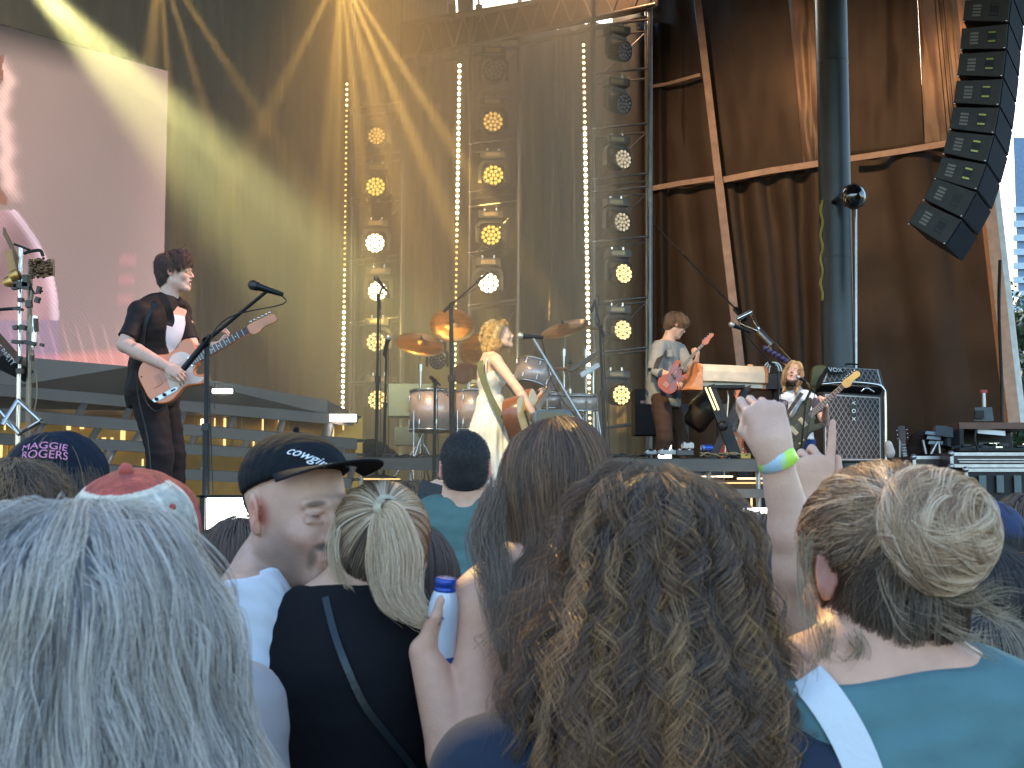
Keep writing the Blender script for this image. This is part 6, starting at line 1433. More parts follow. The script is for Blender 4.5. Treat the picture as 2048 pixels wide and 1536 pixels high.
W_ = shirt_sdf(B, J, .010, {}, .036, -.012, None); W_.cone(J['waist'], A(1602,880,14.5), .13, .135, k=.04); W_.plane(A(1602,880,14.5), (0,0,-1)); W_.mesh('shirt', .007, cloth_m('white_tee', (0,0,0)), t, disp=wrinkle(.004, 18, 9))
for s_ in 'LR':
    q = Sdf(); a = J['sh'+s_]; e = J['el'+s_]; q.cone(a, a+(e-a)*.3, .056, .056); q.cyl(a, a+(e-a)*.62, .055, .060); q.mesh('sleeve', .008, cloth_m('grey_purple_sleeve', (.075,.06,.085)), t)
MB().tube([L(.05*math.cos(a), .02+.05*math.sin(a), -.135) for a in [k*.5 for k in range(13)]], .007, 6).build('neck_ribbing', M_black, t)
Ml = frame(Vector((1,-.2,0)), Vector((-.2,-1,.05))).to_4x4(); Ml.translation = Vector(tuple(A(1586,806,14.31)))
text('tee_lettering', 'BORDER', Ml, .055, mat('grey_print', (.25,.25,.3), .7), t, .001)
trousers(J, 'trousers', cloth_m('royal_denim', (.022,.05,.17), .85, .4, 20), t, width=1.05, vox=.01, top=.075); shoes(J, t)
H = Sdf(); H.ell(L(0,-.014,.036), np.array([.084,.104,.086])*1.03, Rm, k=.02); H.cone(L(.06,.0,-.02), L(.075,.03,-.16)-np.array([0,0,.03]), .04, .045, k=.04); H.cone(L(-.06,.0,-.02), L(-.06,.03,-.16)-np.array([0,0,.03]), .04, .04, k=.04); H.cone(L(0,-.05,-.0), L(0,-.075,-.14), .065, .05, k=.04)
def keepW(X): q = (X-C) @ Rm; return ((q[:, 2] > .075) & (q[:, 1] < .06)) | ((q[:, 1] < .03) & (q[:, 2] > -.06) & ((np.abs(q[:, 0]) > .065) | (q[:, 1] < -.04)))
hair_head(t, H, C, Rm, 1.03, 4500, [(.55,.34,.14),(.42,.22,.09),(.66,.46,.22),(.3,.14,.07)], .30, keepW, offr=(-.003,.006), steps=22, crown=(.0,.03,.12), nclump=120, cl=.6, curlp=(.004,.12,.4), rad=.0014, seed=231, base_m=mat('blonde_brown_under', (.2,.11,.05), .8), back=.4, radial=1.6, base_cut=[(L(0,.04,.0), Rm[:, 1]-Rm[:, 2]*.35)], base_off=-.006)
M_jb = mat('black_sunburst', (.02,.017,.014), .2, 0, coat=.8); M_mapley = mat('yellow_maple', (.55,.34,.10), .35, coat=.3)
guitar('offset', 'black offset electric guitar with yellow maple neck held by the blonde woman', A(1577,870,14.05), A(1717,744,13.95), (.1,-1,.15), (M_jb, mat('olive_black_guard', (.05,.045,.03), .3), M_rosew, M_mapley))
tag(strap_mesh(None, 'guitar_strap', [A(1566,842,14.15), A(1585,812,14.28), A(1604,786,14.36)], .04, .004, mat('black_strap', (0,0,0)), (-.2,-1,.1)), 'black strap of the offset guitar across the white tee', 'strap')
# ================================================================== MICROPHONES, DRUMS, AMPLIFIERS, CASES
def mic(at, d, m_grille, prt, s=1.):
    at = Vector(tuple(at)); d = Vector(d).normalized()
    MB().lathe(at - d*.026*s, d, [(0,0),(.006*s,.015*s),(.018*s,.025*s),(.034*s,.0265*s),(.048*s,.022*s)], 18).build('mic_grille', m_grille, prt)
    MB().lathe(at + d*.022*s, d, [(0,.0235*s),(.008*s,.0245*s),(.012*s,.019*s),(.13*s,.0125*s),(.145*s,.011*s),(.148*s,0)], 16).build('mic_body', M_black, prt)
M_gs = mat('silver_mic_grille', (.45,.45,.45), .45, .8, .3, 300); M_gd = mat('dark_mic_grille', (.06,.055,.05), .5, .7, .3, 300)
def mic_stand(label, base, top, joint, micp, micd, grille=M_gd, tail=.25, boom_r=.011, pole_r=.013, boom_m=None, base_kind='round', group='microphone stands', micscale=1., pole_m=None):
    base = Vector(tuple(base)); top = Vector(tuple(top)); joint = Vector(tuple(joint)); mp_ = Vector(tuple(micp)); pole_m = pole_m or M_black
    t = empty('microphone_stand', tuple(base), label, 'microphone stand', group)
    MB().tube([base, base.lerp(top, .55)], pole_r*1.35).tube([base.lerp(top, .55), top], pole_r).build('pole', pole_m, t)
    MB().tube([base.lerp(top, .53), base.lerp(top, .57)], pole_r*1.9).build('clutch', M_blackpl, t)
    if base_kind == 'round': MB().lathe(base, (0,0,1), [(0,.12),(.01,.125),(.025,.12),(.03,.02),(.05,.018)], 28).build('base', M_black, t)
    else:
        for k in range(3): a = k*2.094+.5; MB().tube([base+Vector((0,0,.18)), base+Vector((.3*math.cos(a), .3*math.sin(a), .01))], .009).build('leg', M_black, t)
    d = (mp_-joint).normalized(); md = Vector(micd).normalized()
    MB().tube([joint - d*tail, joint + d*.05], boom_r*1.8).tube([joint, mp_ + md*.10], boom_r).build('boom', boom_m or M_black, t)
    MB().lathe(joint - Vector((0,.03,0)), (0,1,0), [(0,.02),(.05,.02),(.06,.012),(.085,.012)], 12).build('swivel', M_blackpl, t)
    MB().tube([top, joint], pole_r*1.3).build('neck', pole_m, t)
    mic(mp_, md, grille, t, micscale)
    e = mp_ + md*.17
    MB().tube(crv([e, e + Vector((.02,.02,-.06)), joint.lerp(mp_, .5)+Vector((0,-.02,-.03)), joint + Vector((.02,-.03,-.05)), top.lerp(base, .4) + Vector((.03,-.03,0)), base + Vector((.05,0,.05))], 5), .004, 6).build('mic_cable', M_cable, t)
    return t
mic_stand('tall black microphone stand with a dark microphone in front of the orange guitar', A(411,1058,8.0), A(414,690,8.02), A(413,682,8.0), A(505,570,7.95), (.93,-.05,-.3), M_gd, .22, .011, .016, micscale=1.15)
mic_stand('microphone stand with silver ball microphone at the singer’s mouth', A(1195,1040,11.3), A(1183,880,11.2), A(1180,868,11.1), A(1040,672,11.05), (1,-.02,-.06), M_gs, .05, .013, .013, M_alu, micscale=1.15)
mic_stand('tall dark microphone stand standing before the first cymbals', A(905,935,12.95), A(902,612,12.95), A(902,610,12.95), A(955,563,12.9), (.6,0,.5), M_gd, .1, .009, .02, micscale=.8)
mic_stand('thin black boom stand beside the faint tower, its microphone at the top', A(752,955,13.0), A(757,600,13.0), A(757,598,13), A(752,556,13), (.5,0,-.6), M_gd, .1, .010, .013, base_kind='round')
mic_stand('shorter black stand with upright silver microphone beside the thin boom stand', A(767,958,12.95), A(773,690,12.95), A(773,690,12.95), A(777,674,12.9), (-.25,0,-1), M_gs, .05, .010, .011, micscale=1.1)
mic_stand('slim stand between the floor toms and the buzz cut head', A(868,990,12.4), A(870,762,12.4), A(870,762,12.4), A(862,755,12.4), (.6,0,-.5), M_gd, .04, .008, .012, micscale=.7)
mic_stand('boom stand with silver ball microphone for the bassist above the keyboard', A(1560,975,13.4), A(1556,745,13.4), A(1545,730,13.4), A(1463,649,13.35), (.85,0,-.35), M_gs, .05, .009, .012, micscale=1.2)
mic_stand('thin golden lit microphone stand at the mouth of the blonde woman', A(1590,1030,13.9), A(1612,800,13.9), A(1624,776,13.9), A(1596,754,14.1), (.75,-.1,-.5), M_gs, .02, .008, .010, mat('brass_tube', (.45,.3,.1), .3, .8), micscale=.9, pole_m=M_black)
mic_stand('black stand standing against the nearest tower beside the right cymbals', A(1212,950,13.2), A(1200,655,13.2), A(1200,655,13.2), A(1183,622,13.2), (.3,0,.9), M_gd, .1, .009, .013, micscale=.7)
for k, (a, b) in enumerate([((1530,697),(1572,722))]):
    h = tag(MB().tube([P(*a,13.3), P(*b,13.3)], .03, 6).build('capo_rack', mat('purple_rubber', (.05,.03,.09), .5)), 'dark purple strip clamped to the bass singer’s boom stand', 'strip')
    bb = MB()
    for i in range(6): bb.ball(P(a[0]+(b[0]-a[0])*i/5, a[1]+(b[1]-a[1])*i/5-1, 13.26), .026, 5)
    bb.build('knob_row', mat('purple_knob', (.10,.06,.16), .4), h)

M_brassc = mat('bronze_cymbal', (.50,.26,.08), .3, .85, .22, 5, .12, 70, stretch=(1,1,6)); M_sparkle = mat('champagne_sparkle', (.62,.50,.45), .28, .35, .25, 220, coat=.5); M_headw = mat('drum_head', (.70,.62,.52), .5); M_headb = mat('amber_head', (.5,.25,.1), .4)
def cymbal(label, at, r, nrm, base=None, col=M_brassc, group='cymbals of the drum kit', legs=True):
    at = Vector(tuple(at)); n = Vector(nrm).normalized(); base = Vector(tuple(base)) if base is not None else Vector((at.x, at.y+.05, MZ))
    t = empty('cymbal', tuple(base), label, 'cymbal', group)
    prof = [(0, r), (.004, r), (.018*r/.22, r*.75), (.030*r/.22, r*.45), (.034*r/.22, r*.24), (.046*r/.22, r*.2), (.058*r/.22, r*.12), (.060*r/.22, .012), (.055*r/.22,.0), (.050*r/.22, r*.12), (.035*r/.22, r*.2), (.028*r/.22, r*.24), (.024*r/.22, r*.45), (.012*r/.22, r*.75), (0, r)]
    b = MB(); b.lathe(at - n*.02, n, prof, 48)
    b.build('cymbal_plate', col, t)
    MB().lathe(at + n*.035, n, [(0,.0),(.001,.02),(.02,.02),(.03,.008),(.05,.008),(.051,0)], 12).build('felt_and_nut', mat('felt', (.05,.05,.05), .9), t)
    MB().tube([at, at - n*.05, Vector((base.x, base.y, at.z-.25))], .008).tube([Vector((base.x, base.y, at.z-.25)), Vector((base.x, base.y, base.z+.05))], .014).build('pole', M_chrome, t)
    MB().tube([Vector((base.x, base.y, at.z-.22)), Vector((base.x, base.y, at.z-.30))], .024).build('clamp', M_chrome, t); MB().tube([Vector((base.x, base.y, base.z+.5)), Vector((base.x, base.y, base.z+.56))], .024).build('clamp', M_chrome, t)
    for k in range(3):
        a = k*2.094+base.x*3; MB().tube([base+Vector((0,0,.42)), base+Vector((.30*math.cos(a), .30*math.sin(a), .015))], .009).build('leg', M_chrome, t)
    return t
cymbal('largest tilted crash cymbal above the floor toms, showing its bronze underside', A(905,649,13.9), .235, (.12,-.80,.55))
cymbal('wide ride cymbal furthest from the singer, tilted down over the dark moving light', A(841,686,14.1), .26, (.18,-.55,.85))
cymbal('bronze cymbal half hidden behind the golden hair of the singer', A(962,695,14.3), .25, (-.2,-.75,.6))
cymbal('upper crash cymbal to the right of the microphone, seen from below', A(1128,655,13.9), .26, (-.30,-.40,.9))
cymbal('flat bronze cymbal crossing the brightest bulb strip', A(1172,656,14.2), .24, (.05,-.12,1))
cymbal('small hi-hat pair low behind the singer’s microphone stand', A(1140,735,14.0), .17, (.05,-.15,1))
def drum(label, c, ax, r, h, prt=None, legs=0, m=M_sparkle, group='drums of the sparkling kit', lugs=8):
    c = Vector(tuple(c)); d = Vector(ax).normalized()
    t = empty('drum', tuple(c - d*h/2), label, 'drum', group)
    MB().lathe(c - d*h/2, d, [(0, r*.985), (0, r), (h, r), (h, r*.985)], 40).build('shell', m, t)
    for s_, mh in ((-1, M_headb), (1, M_headw)):
        q = c + d*(h/2*s_)
        MB().lathe(q - d*.012, d, [(0, r+.002), (0, r+.010), (.024, r+.010), (.024, r+.0), (.02, r)], 40).build('hoop', M_chrome, t)
        MB().lathe(q - d*.001*s_, d*s_, [(0, r*.99), (.006, r*.985), (.008, r*.9), (.0085, 0)], 40).build('drum_head', mh, t)
    x = d.orthogonal().normalized(); y = d.cross(x)
    for k in range(lugs):
        a = k*2*math.pi/lugs+.3; n = x*math.cos(a)+y*math.sin(a); lb = MB()
        for s_ in ((-.62, .62) if h > .2 else (0,)): lb.tube([c+n*(r+.012)+d*(h/2*s_-.022), c+n*(r+.012)+d*(h/2*s_+.022)], .011, 8)
        lb.tube([c+n*(r+.016)-d*h/2, c+n*(r+.016)-d*h*.22], .003, 6).tube([c+n*(r+.016)+d*h/2, c+n*(r+.016)+d*h*.22], .003, 6)
        lb.build('lug', M_chrome, t)
    for k in range(legs):
        a = k*2.094+1.9; n = Vector((math.cos(a), math.sin(a), 0)); p0 = c+n*(r+.03)
        MB().tube([Vector((p0.x, p0.y, c.z)), Vector((p0.x, p0.y, MZ+.03)), Vector((p0.x, p0.y, MZ))+n*.05+Vector((0,0,.01))], .007).build('leg', M_chrome, t)
    if not legs:
        MB().tube([c - d*h*.3 + Vector((r*.9,0,0)), Vector((c.x+r*.9+.05, c.y+.05, MZ))], .013).build('mount', M_chrome, t)
    return t
drum('big floor tom with vertical orange sheen, nearer the tall dark stand on its left side', A(862,822,13.7), (0,.03,1), .215, .40, legs=3)
drum('big floor tom directly behind the white dress', A(948,822,13.8), (0,.03,1), .215, .40, legs=3)
drum('tilted champagne rack tom above the acoustic guitar neck', A(1064,750,13.6), (.22,.28,.93), .17, .25)
drum('shallow snare drum low beside the bulb strip', A(1160,805,13.6), (0,-.1,1), .178, .15)
drum('small dark tom behind the hand of the singer', A(1106,800,13.9), (0,-.15,1), .14, .14)
th_ = empty('drum_stool', tuple(P(925,985,15)), 'peach coloured round stool back seen behind the first floor tom gap', 'stool')
MB().lathe(P(926,748,14.6), (0,-1,0), [(0,.02),(0,.10),(.03,.115),(.07,.11),(.09,.08),(.095,0)], 24).lathe(P(948,738,14.7), (0,-1,0), [(0,.02),(0,.10),(.03,.115),(.07,.11),(.09,.08),(.095,0)], 24).build('cushion', mat('peach_vinyl', (.45,.17,.09), .5), th_)
MB().tube([P(937,745,14.8), P(937,965,14.8)], .025).build('pole', M_chrome, th_)
# keys behind the kit
kb = empty('music_case', tuple(P(800,860,15.5)), 'pale grey equipment case with a dark lid behind the stands', 'case')
MB().box(tuple(P(822,802,15.8)), (S(88,15.8), .4, S(64,15.8))).build('case_body', mat('pale_grey_case', (.045,.045,.05), .5), kb); MB().box(tuple(P(838,806,15.58)), (S(44,15.6), .04, S(30,15.6))).build('lid', M_greyd, kb)
MB().box(tuple(P(822,873,15.8)), (S(60,15.8), .4, S(36,15.8))).build('lower_case', mat('pale_grey_case', (0,0,0)), kb)
bagm = cloth_m('dark_brown_cloth', (.03,.018,.015)); q = Sdf().ell(A(740,905,13.3), (.20,.12,.13), k=.03).ell(A(765,915,13.2), (.16,.1,.09), k=.05).ell(A(725,925,13.2), (.15,.1,.08), k=.05)
tag(q.mesh('cloth_bag', .012, bagm, None, disp=wrinkle(.012, 14, 2)), 'dark brown bundled cloth at the foot of the two thin stands', 'bundle')
# electronic pad rack right of the kit
pr = empty('drum_pad', tuple(P(1200,950,13.9)), 'tilted electronic pad on a chrome stand beside the nearest tower', 'drum pad')
MB().box(tuple(P(1172,722,13.9)), (.40,.26,.04), Matrix.Rotation(-.55, 3, 'Y')).build('pad_body', mat('bronze_plastic', (.10,.06,.04), .35), pr); MB().tube([P(1186,735,13.95), P(1188,960,13.95)], .018).build('pole', M_chrome, pr)
MB().box(tuple(P(1180,740,13.8)), (.22,.04,.05), Matrix.Rotation(-.55, 3, 'Y')).build('keys', M_alu, pr)
for i, ((a, b), (c, d)) in enumerate([((1150,880),(1172,810)),((1100,880),(1140,800)),((1210,890),(1190,790)),((820,900),(846,860)),((880,905),(836,868)),((1000,900),(958,868)),((930,905),(895,880))]):
    tag(MB().tube([P(a,b+40,13.6), P(c,d,13.7)], .009).build('hardware_tube', M_chrome), ['chrome strut leaning toward the snare drum','chrome strut under the small dark tom','chrome strut beside the tilted pad','chrome strut crossing before the orange floor tom','chrome strut under the orange sheen floor tom','chrome strut under the floor tom behind the dress','short chrome strut between the floor toms'][i], 'strut', 'loose struts of the drum hardware')

# --- percussion stand far left
ps = empty('percussion_stand', tuple(P(50,1060,9.6)), 'chrome percussion rack with chimes, cowbells and clamps at the far left', 'percussion rack')
MB().tube([P(42,492,9.6), P(36,870,9.6)], .016).build('pole', M_chrome, ps); MB().tube([P(60,520,9.7), P(55,1000,9.7)], .02).build('pole', mat('dark_chrome', (.2,.17,.14), .3, .8), ps); MB().tube([P(71,632,9.55), P(67,695,9.55)], .022).build('pole', M_chrome, ps)
for a, b in (((36,800),(4,850)),((36,800),(82,842)),((8,840),(40,868)),((36,868),(82,842)),((2,822),(40,868))): MB().tube([P(*a,9.5), P(*b,9.4)], .016).build('leg', M_chrome, ps)
MB().tube([P(36,860,9.6), P(34,1058,9.6)], .02).build('pole', M_chrome, ps)
r_ = random.Random(8); ch = MB()
for i in range(16): x = 62+i*2.9; ch.tube([P(x, 522+r_.uniform(-5,5), 9.5), P(x+1, 555-abs(i-8)*.6, 9.5)], .012, 6)
for k in range(46): ch.ball(P(60+r_.uniform(0,44), 516+r_.uniform(0,40), 9.45+r_.uniform(-.04,.04)), r_.uniform(.008,.018), 4)
ch.build('chime_cluster', mat('dark_brass', (.16,.09,.05), .3, .8), ps)
MB().tube(crv([P(48,507,9.5), P(60,503,9.5), P(80,501,9.5), P(86,512,9.5)], 5), .012).tube([P(28,488,9.5), P(60,500,9.5)], .008).build('arm', M_black, ps)
wb2 = MB(); wb2.box(tuple(P(24,528,9.5)), (.06,.05,.20), Matrix.Rotation(-.25,3,'Y')); wb2.build('wood_block', mat('amber_wood', (.42,.2,.06), .4), ps)
MB().quadbar(P(8,462,9.5), P(36,520,9.5), .05, .04).quadbar(P(30,505,9.48), P(36,540,9.48), .03,.03).build('wood_frame', mat('brown_wood', (.16,.07,.03), .4), ps)
for (x, y) in ((30,553),(18,566)): MB().lathe(P(x, y, 9.5), (.3,-.5,.6), [(0,.05),(.02,.045),(.05,.02),(.06,0)], 16).build('bell', mat('brass_bell', (.45,.25,.08), .3, .9), ps)
for (x, y, w, h) in ((45,571,60,14),(52,562,20,24),(30,574,20,10),(66,545,22,10),(42,600,18,8),(58,608,20,14),(75,600,14,12),(78,580,12,14),(36,618,34,5),(32,655,18,8),(46,655,22,10),(36,684,40,7),(60,686,40,8),(72,650,10,26),(84,690,10,6),(38,720,14,16),(40,742,22,10),(64,716,10,10)): MB().box(tuple(P(x, y, 9.5)), (S(w*.55,9.5), .05, S(h,9.5)), Matrix.Rotation(r_.uniform(-.3,.3),3,'Y')).build('clamp', mat('dark_clamp', (.05,.045,.045), .35, .7), ps)
MB().tube([P(0,619,9.5), P(40,616,9.5)], .012).tube([P(52,560,9.5), P(70,588,9.5), P(86,582,9.5)], .006).build('arm', M_black, ps)
MB().tube(crv([P(66,700,9.6), P(74,780,9.6), P(66,840,9.6), P(60,900,9.6)], 5), .006).tube(crv([P(60,560,9.6), P(66,590,9.6), P(60,620,9.6), P(68,640,9.6)], 4), .006).build('cable', mat('tan_cable', (.25,.17,.10), .5), ps)
kbl = empty('side_keyboard', tuple(P(-10,900,9.8)), 'dark keyboard end tilted at the far left edge with pale lettering', 'keyboard')
MB().quadbar(P(-40,660,9.8), P(28,738,9.6), .10, .35, Vector((.6,0,.8))).build('keyboard_body', M_blackpl, kbl)
Mt = frame(P(28,738,9.6)-P(-40,660,9.8), (0,-1,.2)).to_4x4(); Mt.translation = P(6,704,9.52); text('lettering', 'THE PARTY', Mt, .06, mat('off_white_print', (.5,.47,.42), .5), kbl, .001)
MB().tube([P(-5,740,9.8), P(-20,1060,9.8)], .02).build('stand_leg', M_black, kbl)

# --- amplifiers
def diamond_mat(name, axis='xz', sc=17.):
    m = bpy.data.materials.new(name); m.use_nodes = True; MATS[name] = m; nt = m.node_tree; b = nt.nodes['Principled BSDF']; b.inputs['Roughness'].default_value = .75; Lk = nt.links.new
    tc = nt.nodes.new('ShaderNodeTexCoord'); sp = nt.nodes.new('ShaderNodeSeparateXYZ'); Lk(tc.outputs['Object'], sp.inputs[0])
    def mth(op, a, bb=None, v=None):
        n = nt.nodes.new('ShaderNodeMath'); n.operation = op; Lk(a, n.inputs[0])
        if bb is not None: Lk(bb, n.inputs[1])
        if v is not None: n.inputs[1].default_value = v
        return n.outputs[0]
    outs = []
    zz = mth('MULTIPLY', sp.outputs['Z'], v=.62)
    for op in ('ADD', 'SUBTRACT'):
        q = mth(op, sp.outputs['X'], zz); q = mth('MULTIPLY', q, v=sc); q = mth('FRACT', q); q = mth('SUBTRACT', q, v=.5); q = mth('ABSOLUTE', q); outs.append(mth('LESS_THAN', q, v=.075))
    mxm = mth('MAXIMUM', outs[0], outs[1])
    mx = nt.nodes.new('ShaderNodeMix'); mx.data_type = 'RGBA'; Lk(mxm, mx.inputs[0]); mx.inputs[6].default_value = (.035,.028,.03,1); mx.inputs[7].default_value = (.24,.22,.21,1); Lk(mx.outputs[2], b.inputs['Base Color'])
    return m
M_dia = diamond_mat('diamond_grille'); M_tolex = mat('black_vinyl', (.018,.016,.018), .5, 0, .2, 60, .3, 160); M_piping = mat('white_piping', (.45,.43,.42), .5)
def amp_box(t, quad, dep, name='cabinet', margin=.035):
    """quad: front face corners in world: BL, BR, TR, TL"""
    q = [Vector(tuple(v)) for v in quad]; n = (q[1]-q[0]).cross(q[3]-q[0]).normalized()
    if n.y > 0: n = -n
    bk = -n*dep
    o = MB().hexa([q[0], q[1], q[1]+bk, q[0]+bk, q[3], q[2], q[2]+bk, q[3]+bk]).build(name, M_tolex, t); bv = o.modifiers.new('bevel', 'BEVEL'); bv.width = .012; bv.segments = 3
    c = sum(q, Vector())/4; ins = [v + (c-v).normalized()*margin*1.6 + n*.003 for v in q]; ins2 = [v + (c-v).normalized()*margin + n*.002 for v in q]
    def slab(v, e, nm, m):
        o = MB().hexa([v[0], v[1], v[1]-n*.01, v[0]-n*.01, v[3], v[2], v[2]-n*.01, v[3]-n*.01]).build(nm, m, t); return o
    slab(ins2, 0, 'piping', M_piping); slab(ins, 0, 'grille_cloth', M_dia)
    return c, n
ac = empty('amplifier_cabinet', tuple(P(1708,1010,15.2)), 'tall black speaker cabinet with diamond grille in a chrome frame', 'amplifier')
q = [P(1646,925,15.0), P(1766,925,15.2), P(1764,790,15.2), P(1646,783,15.0)]; c, n = amp_box(ac, q, .42)
MB().hexa([P(1646,925,15.01), P(1766,925,15.21), P(1766,925,15.6), P(1646,925,15.4), P(1646,923,15.01), P(1766,923,15.21), P(1766,923,15.6), P(1646,923,15.4)]).build('base_board', M_black, ac)
fr = crv([P(1644,768,14.95), P(1700,764,15.02), P(1752,769,15.1), P(1766,778,15.12), P(1770,800,15.13), P(1771,925,15.13), P(1771,1005,15.13)], 5); MB().tube(fr, .018, 10).build('chrome_frame', M_chrome, ac)
MB().tube([P(1644,925,14.98), P(1644,1008,14.98)], .018).build('chrome_leg', M_chrome, ac); MB().tube(crv([P(1722,783,15.0), P(1733,776,15.0), P(1748,784,15.05)], 4), .009).build('handle', M_chrome, ac)
Mb = frame(q[1]-q[0], n).to_4x4(); M90 = Mb.copy(); M90 = frame((q[0]-q[3])*-1*-1, n).to_4x4()
pc = P(1706,822,15.07)
MB().box(tuple(pc + n*.006), (.058,.012,.135)).build('badge', mat('badge_black', (.01,.015,.015), .4), ac)
for i, ch_ in enumerate('VOX'):
    Mx = Mb.copy(); Mx.translation = P(1706,806+i*16,15.05) + n*.014; Mx = Mx @ Matrix.Rotation(-math.pi/2, 4, 'Z'); text('badge_letter', ch_, Mx, .062, mat('badge_silver', (.8,.85,.85), .4), ac, .001)
ah = empty('guitar_amplifier', tuple(P(1705,772,15.1)), 'black amplifier head with diamond grille on top of the tall cabinet', 'amplifier')
q = [P(1640,770,15.0), P(1770,776,15.15), P(1760,738,15.3), P(1653,732,15.15)]; c, n = amp_box(ah, q, .26, margin=.03)
Mx = frame(q[1]-q[0], n).to_4x4(); Mx.translation = P(1669,743,15.05) + n*.03; text('badge_letter', 'VOX', Mx, .075, mat('badge_silver', (0,0,0)), ah, .002, spacing=1.05)
MB().box(tuple(P(1669,743,15.06)+n*.02), (.20,.008,.08), frame(q[1]-q[0], n) @ Matrix.Rotation(math.pi/2,3,'X')).build('badge', mat('badge_black', (0,0,0)), ah)
MB().tube(crv([P(1690,731,15.3), P(1695,728,15.3), P(1715,729,15.3), P(1720,733,15.3)], 4), .01).build('handle', M_black, ah)
yb_ = empty('olive_case_lid', tuple(P(1640,900,15.6)), 'olive yellow rounded case standing behind the amplifier head', 'case')
MB().prism(smoothpoly([(-.11,-.2),(.10,-.2),(.12,.0),(.10,.17),(.0,.20),(-.09,.17),(-.12,0)], 3), Matrix.Translation(P(1640,765,15.7)) @ Matrix.Rotation(R(90), 4, 'X'), -.05, .05, .01).build('lid', mat('olive_vinyl', (.16,.12,.03), .5), yb_)
MB().tube([P(1640,790,15.7), P(1640,1008,15.7)], .03).build('post', M_black, yb_)
# --- keyboard on X stand
ky = empty('keyboard', tuple(P(1450,775,13.5)), 'cream keyboard seen from behind with orange wooden end, lit golden', 'keyboard')
M_cream = mat('cream_panel', (.62,.52,.40), .4); M_owood = mat('orange_wood_end', (.50,.20,.07), .4, 0, .2, 6, coat=.3, stretch=(1,6,6))
KA, KB_ = P(1402,752,13.3), P(1527,757,13.5); ux = (KB_-KA).normalized(); Lk_ = (KB_-KA).length; Mk = frame(ux, (0,0,1)).to_4x4(); Mk.translation = KA
prof = [(0,-.10),(0.02,-.10),(.02,-.06),(-.03,-.045),(-.035,.05),(0,.12),(.10,.125),(.36,.0),(.36,-.04),(.30,-.10)]
Mp = Matrix((Vector((0,1,0)), Vector((0,0,1)), Vector((1,0,0)))).transposed().to_4x4(); Mp = Mk @ Mp
MB().prism(prof, Mp, 0, Lk_, .0).build('keyboard_body', M_cream, ky)
for z0, z1 in ((-.035,-.001),(Lk_+.001,Lk_+.035)): MB().prism([(p[0]*1.04, p[1]*1.06) for p in prof], Mp, z0, z1).build('wooden_end', M_owood, ky)
MB().hexa([Mk @ Vector(v) for v in ((-.15,-.05,-.14),(0,-.045,-.14),(0,.3,-.14),(-.15,.3,-.13),(-.12,-.03,-.11),(0,-.04,.10),(0,.3,.05),(-.12,.3,-.10))]).build('wooden_end', M_owood, ky)
MB().box(tuple(P(1500,733,13.5)), (.05,.04,.04)).build('lever', M_owood, ky)
xs = empty('keyboard_stand', tuple(P(1450,985,13.5)), 'black crossed keyboard stand with two edge highlights made of glowing strips', 'stand')
for a, b in (((1418,772),(1500,985)),((1492,775),(1392,985))): MB().quadbar(P(*a,13.35 if a[0]<1450 else 13.45), P(*b,13.3), .11, .06, Vector((1,0,.4)).normalized()).build('beam', M_black, xs)
for dx in (-2, 6): MB().quadbar(P(1413+dx,775,13.28), P(1432+dx*.9,820,13.27), .014, .01, Vector((1,0,.4)).normalized()).build('edge_glow', emis('yellow_edge_glow', (1,.85,.3), .7), xs)  # highlights along the stand, painted as thin glowing strips
MB().box(tuple(P(1450,775,13.45)), (.35,.3,.03)).build('top_plate', M_black, xs); MB().lathe(P(1445,852,13.2), (0,-1,0), [(0,.05),(.04,.05),(.05,.02),(.051,0)], 12).build('pivot', M_black, xs)
# black moving light on the deck behind the keyboard stand
ml = empty('moving_head_light', tuple(P(1405,940,14.4)), 'large black moving light on the deck, tilted up behind the keyboard stand', 'stage light', 'stage lights standing on the deck')
hc = P(1405,820,14.3); d = Vector((.55,-.1,.75)).normalized()
MB().lathe(hc - d*.22, d, [(0,.0),(0,.12),(.05,.15),(.25,.15),(.42,.12),(.43,.0)], 24).build('head', mat('satin_black', (.035,.028,.022), .35, .3), ml)
for sx in (-.2, .2): MB().quadbar(hc+Vector((sx,0,.06)), P(1405,930,14.3)+Vector((sx,0,0)), .09, .14, Vector((1,0,0))).build('yoke_arm', mat('yoke_plastic', (0,0,0)), ml)
MB().box(tuple(P(1405,935,14.3)), (.5,.32,.2)).build('base', mat('yoke_plastic', (0,0,0)), ml)
sw = mat('red_enamel', (.50,.05,.02), .25, 0, .1, 3, coat=.5)
guitar('offset', 'red and orange electric guitar resting on a stand under the keyboard', P(1462,905,13.9), P(1480,768,14.2), (.1,-1,.25), (sw, mat('orange_guard', (.6,.2,.08), .35), M_rosew, mat('orange_maple', (0,0,0))))
gs = empty('guitar_stand', tuple(P(1465,975,13.9)), 'black guitar stand holding the red guitar', 'stand'); 
for x in (1450, 1482): MB().tube([P(1466,900,14.0), P(x,975,13.75)], .012).build('leg', M_black, gs)
MB().tube([P(1466,905,14.02), P(1474,830,14.1)], .012).build('post', M_black, gs)
dg = empty('desk_lamp', tuple(P(1450,940,13.6)), 'thin gooseneck stand clipped beside the crossed keyboard stand', 'lamp'); MB().tube(crv([P(1448,960,13.7), P(1453,850,13.7), P(1456,790,13.7), P(1446,775,13.7), P(1436,770,13.7)], 5), .009).build('gooseneck', M_chrome, dg); MB().tube([P(1440,774,13.65), P(1430,769,13.6)], .022).build('lamp_head', M_brass, dg)
bx = empty('road_case', tuple(P(1245,900,15)), 'dark box behind the nearest truss with green and pink stickers', 'case')
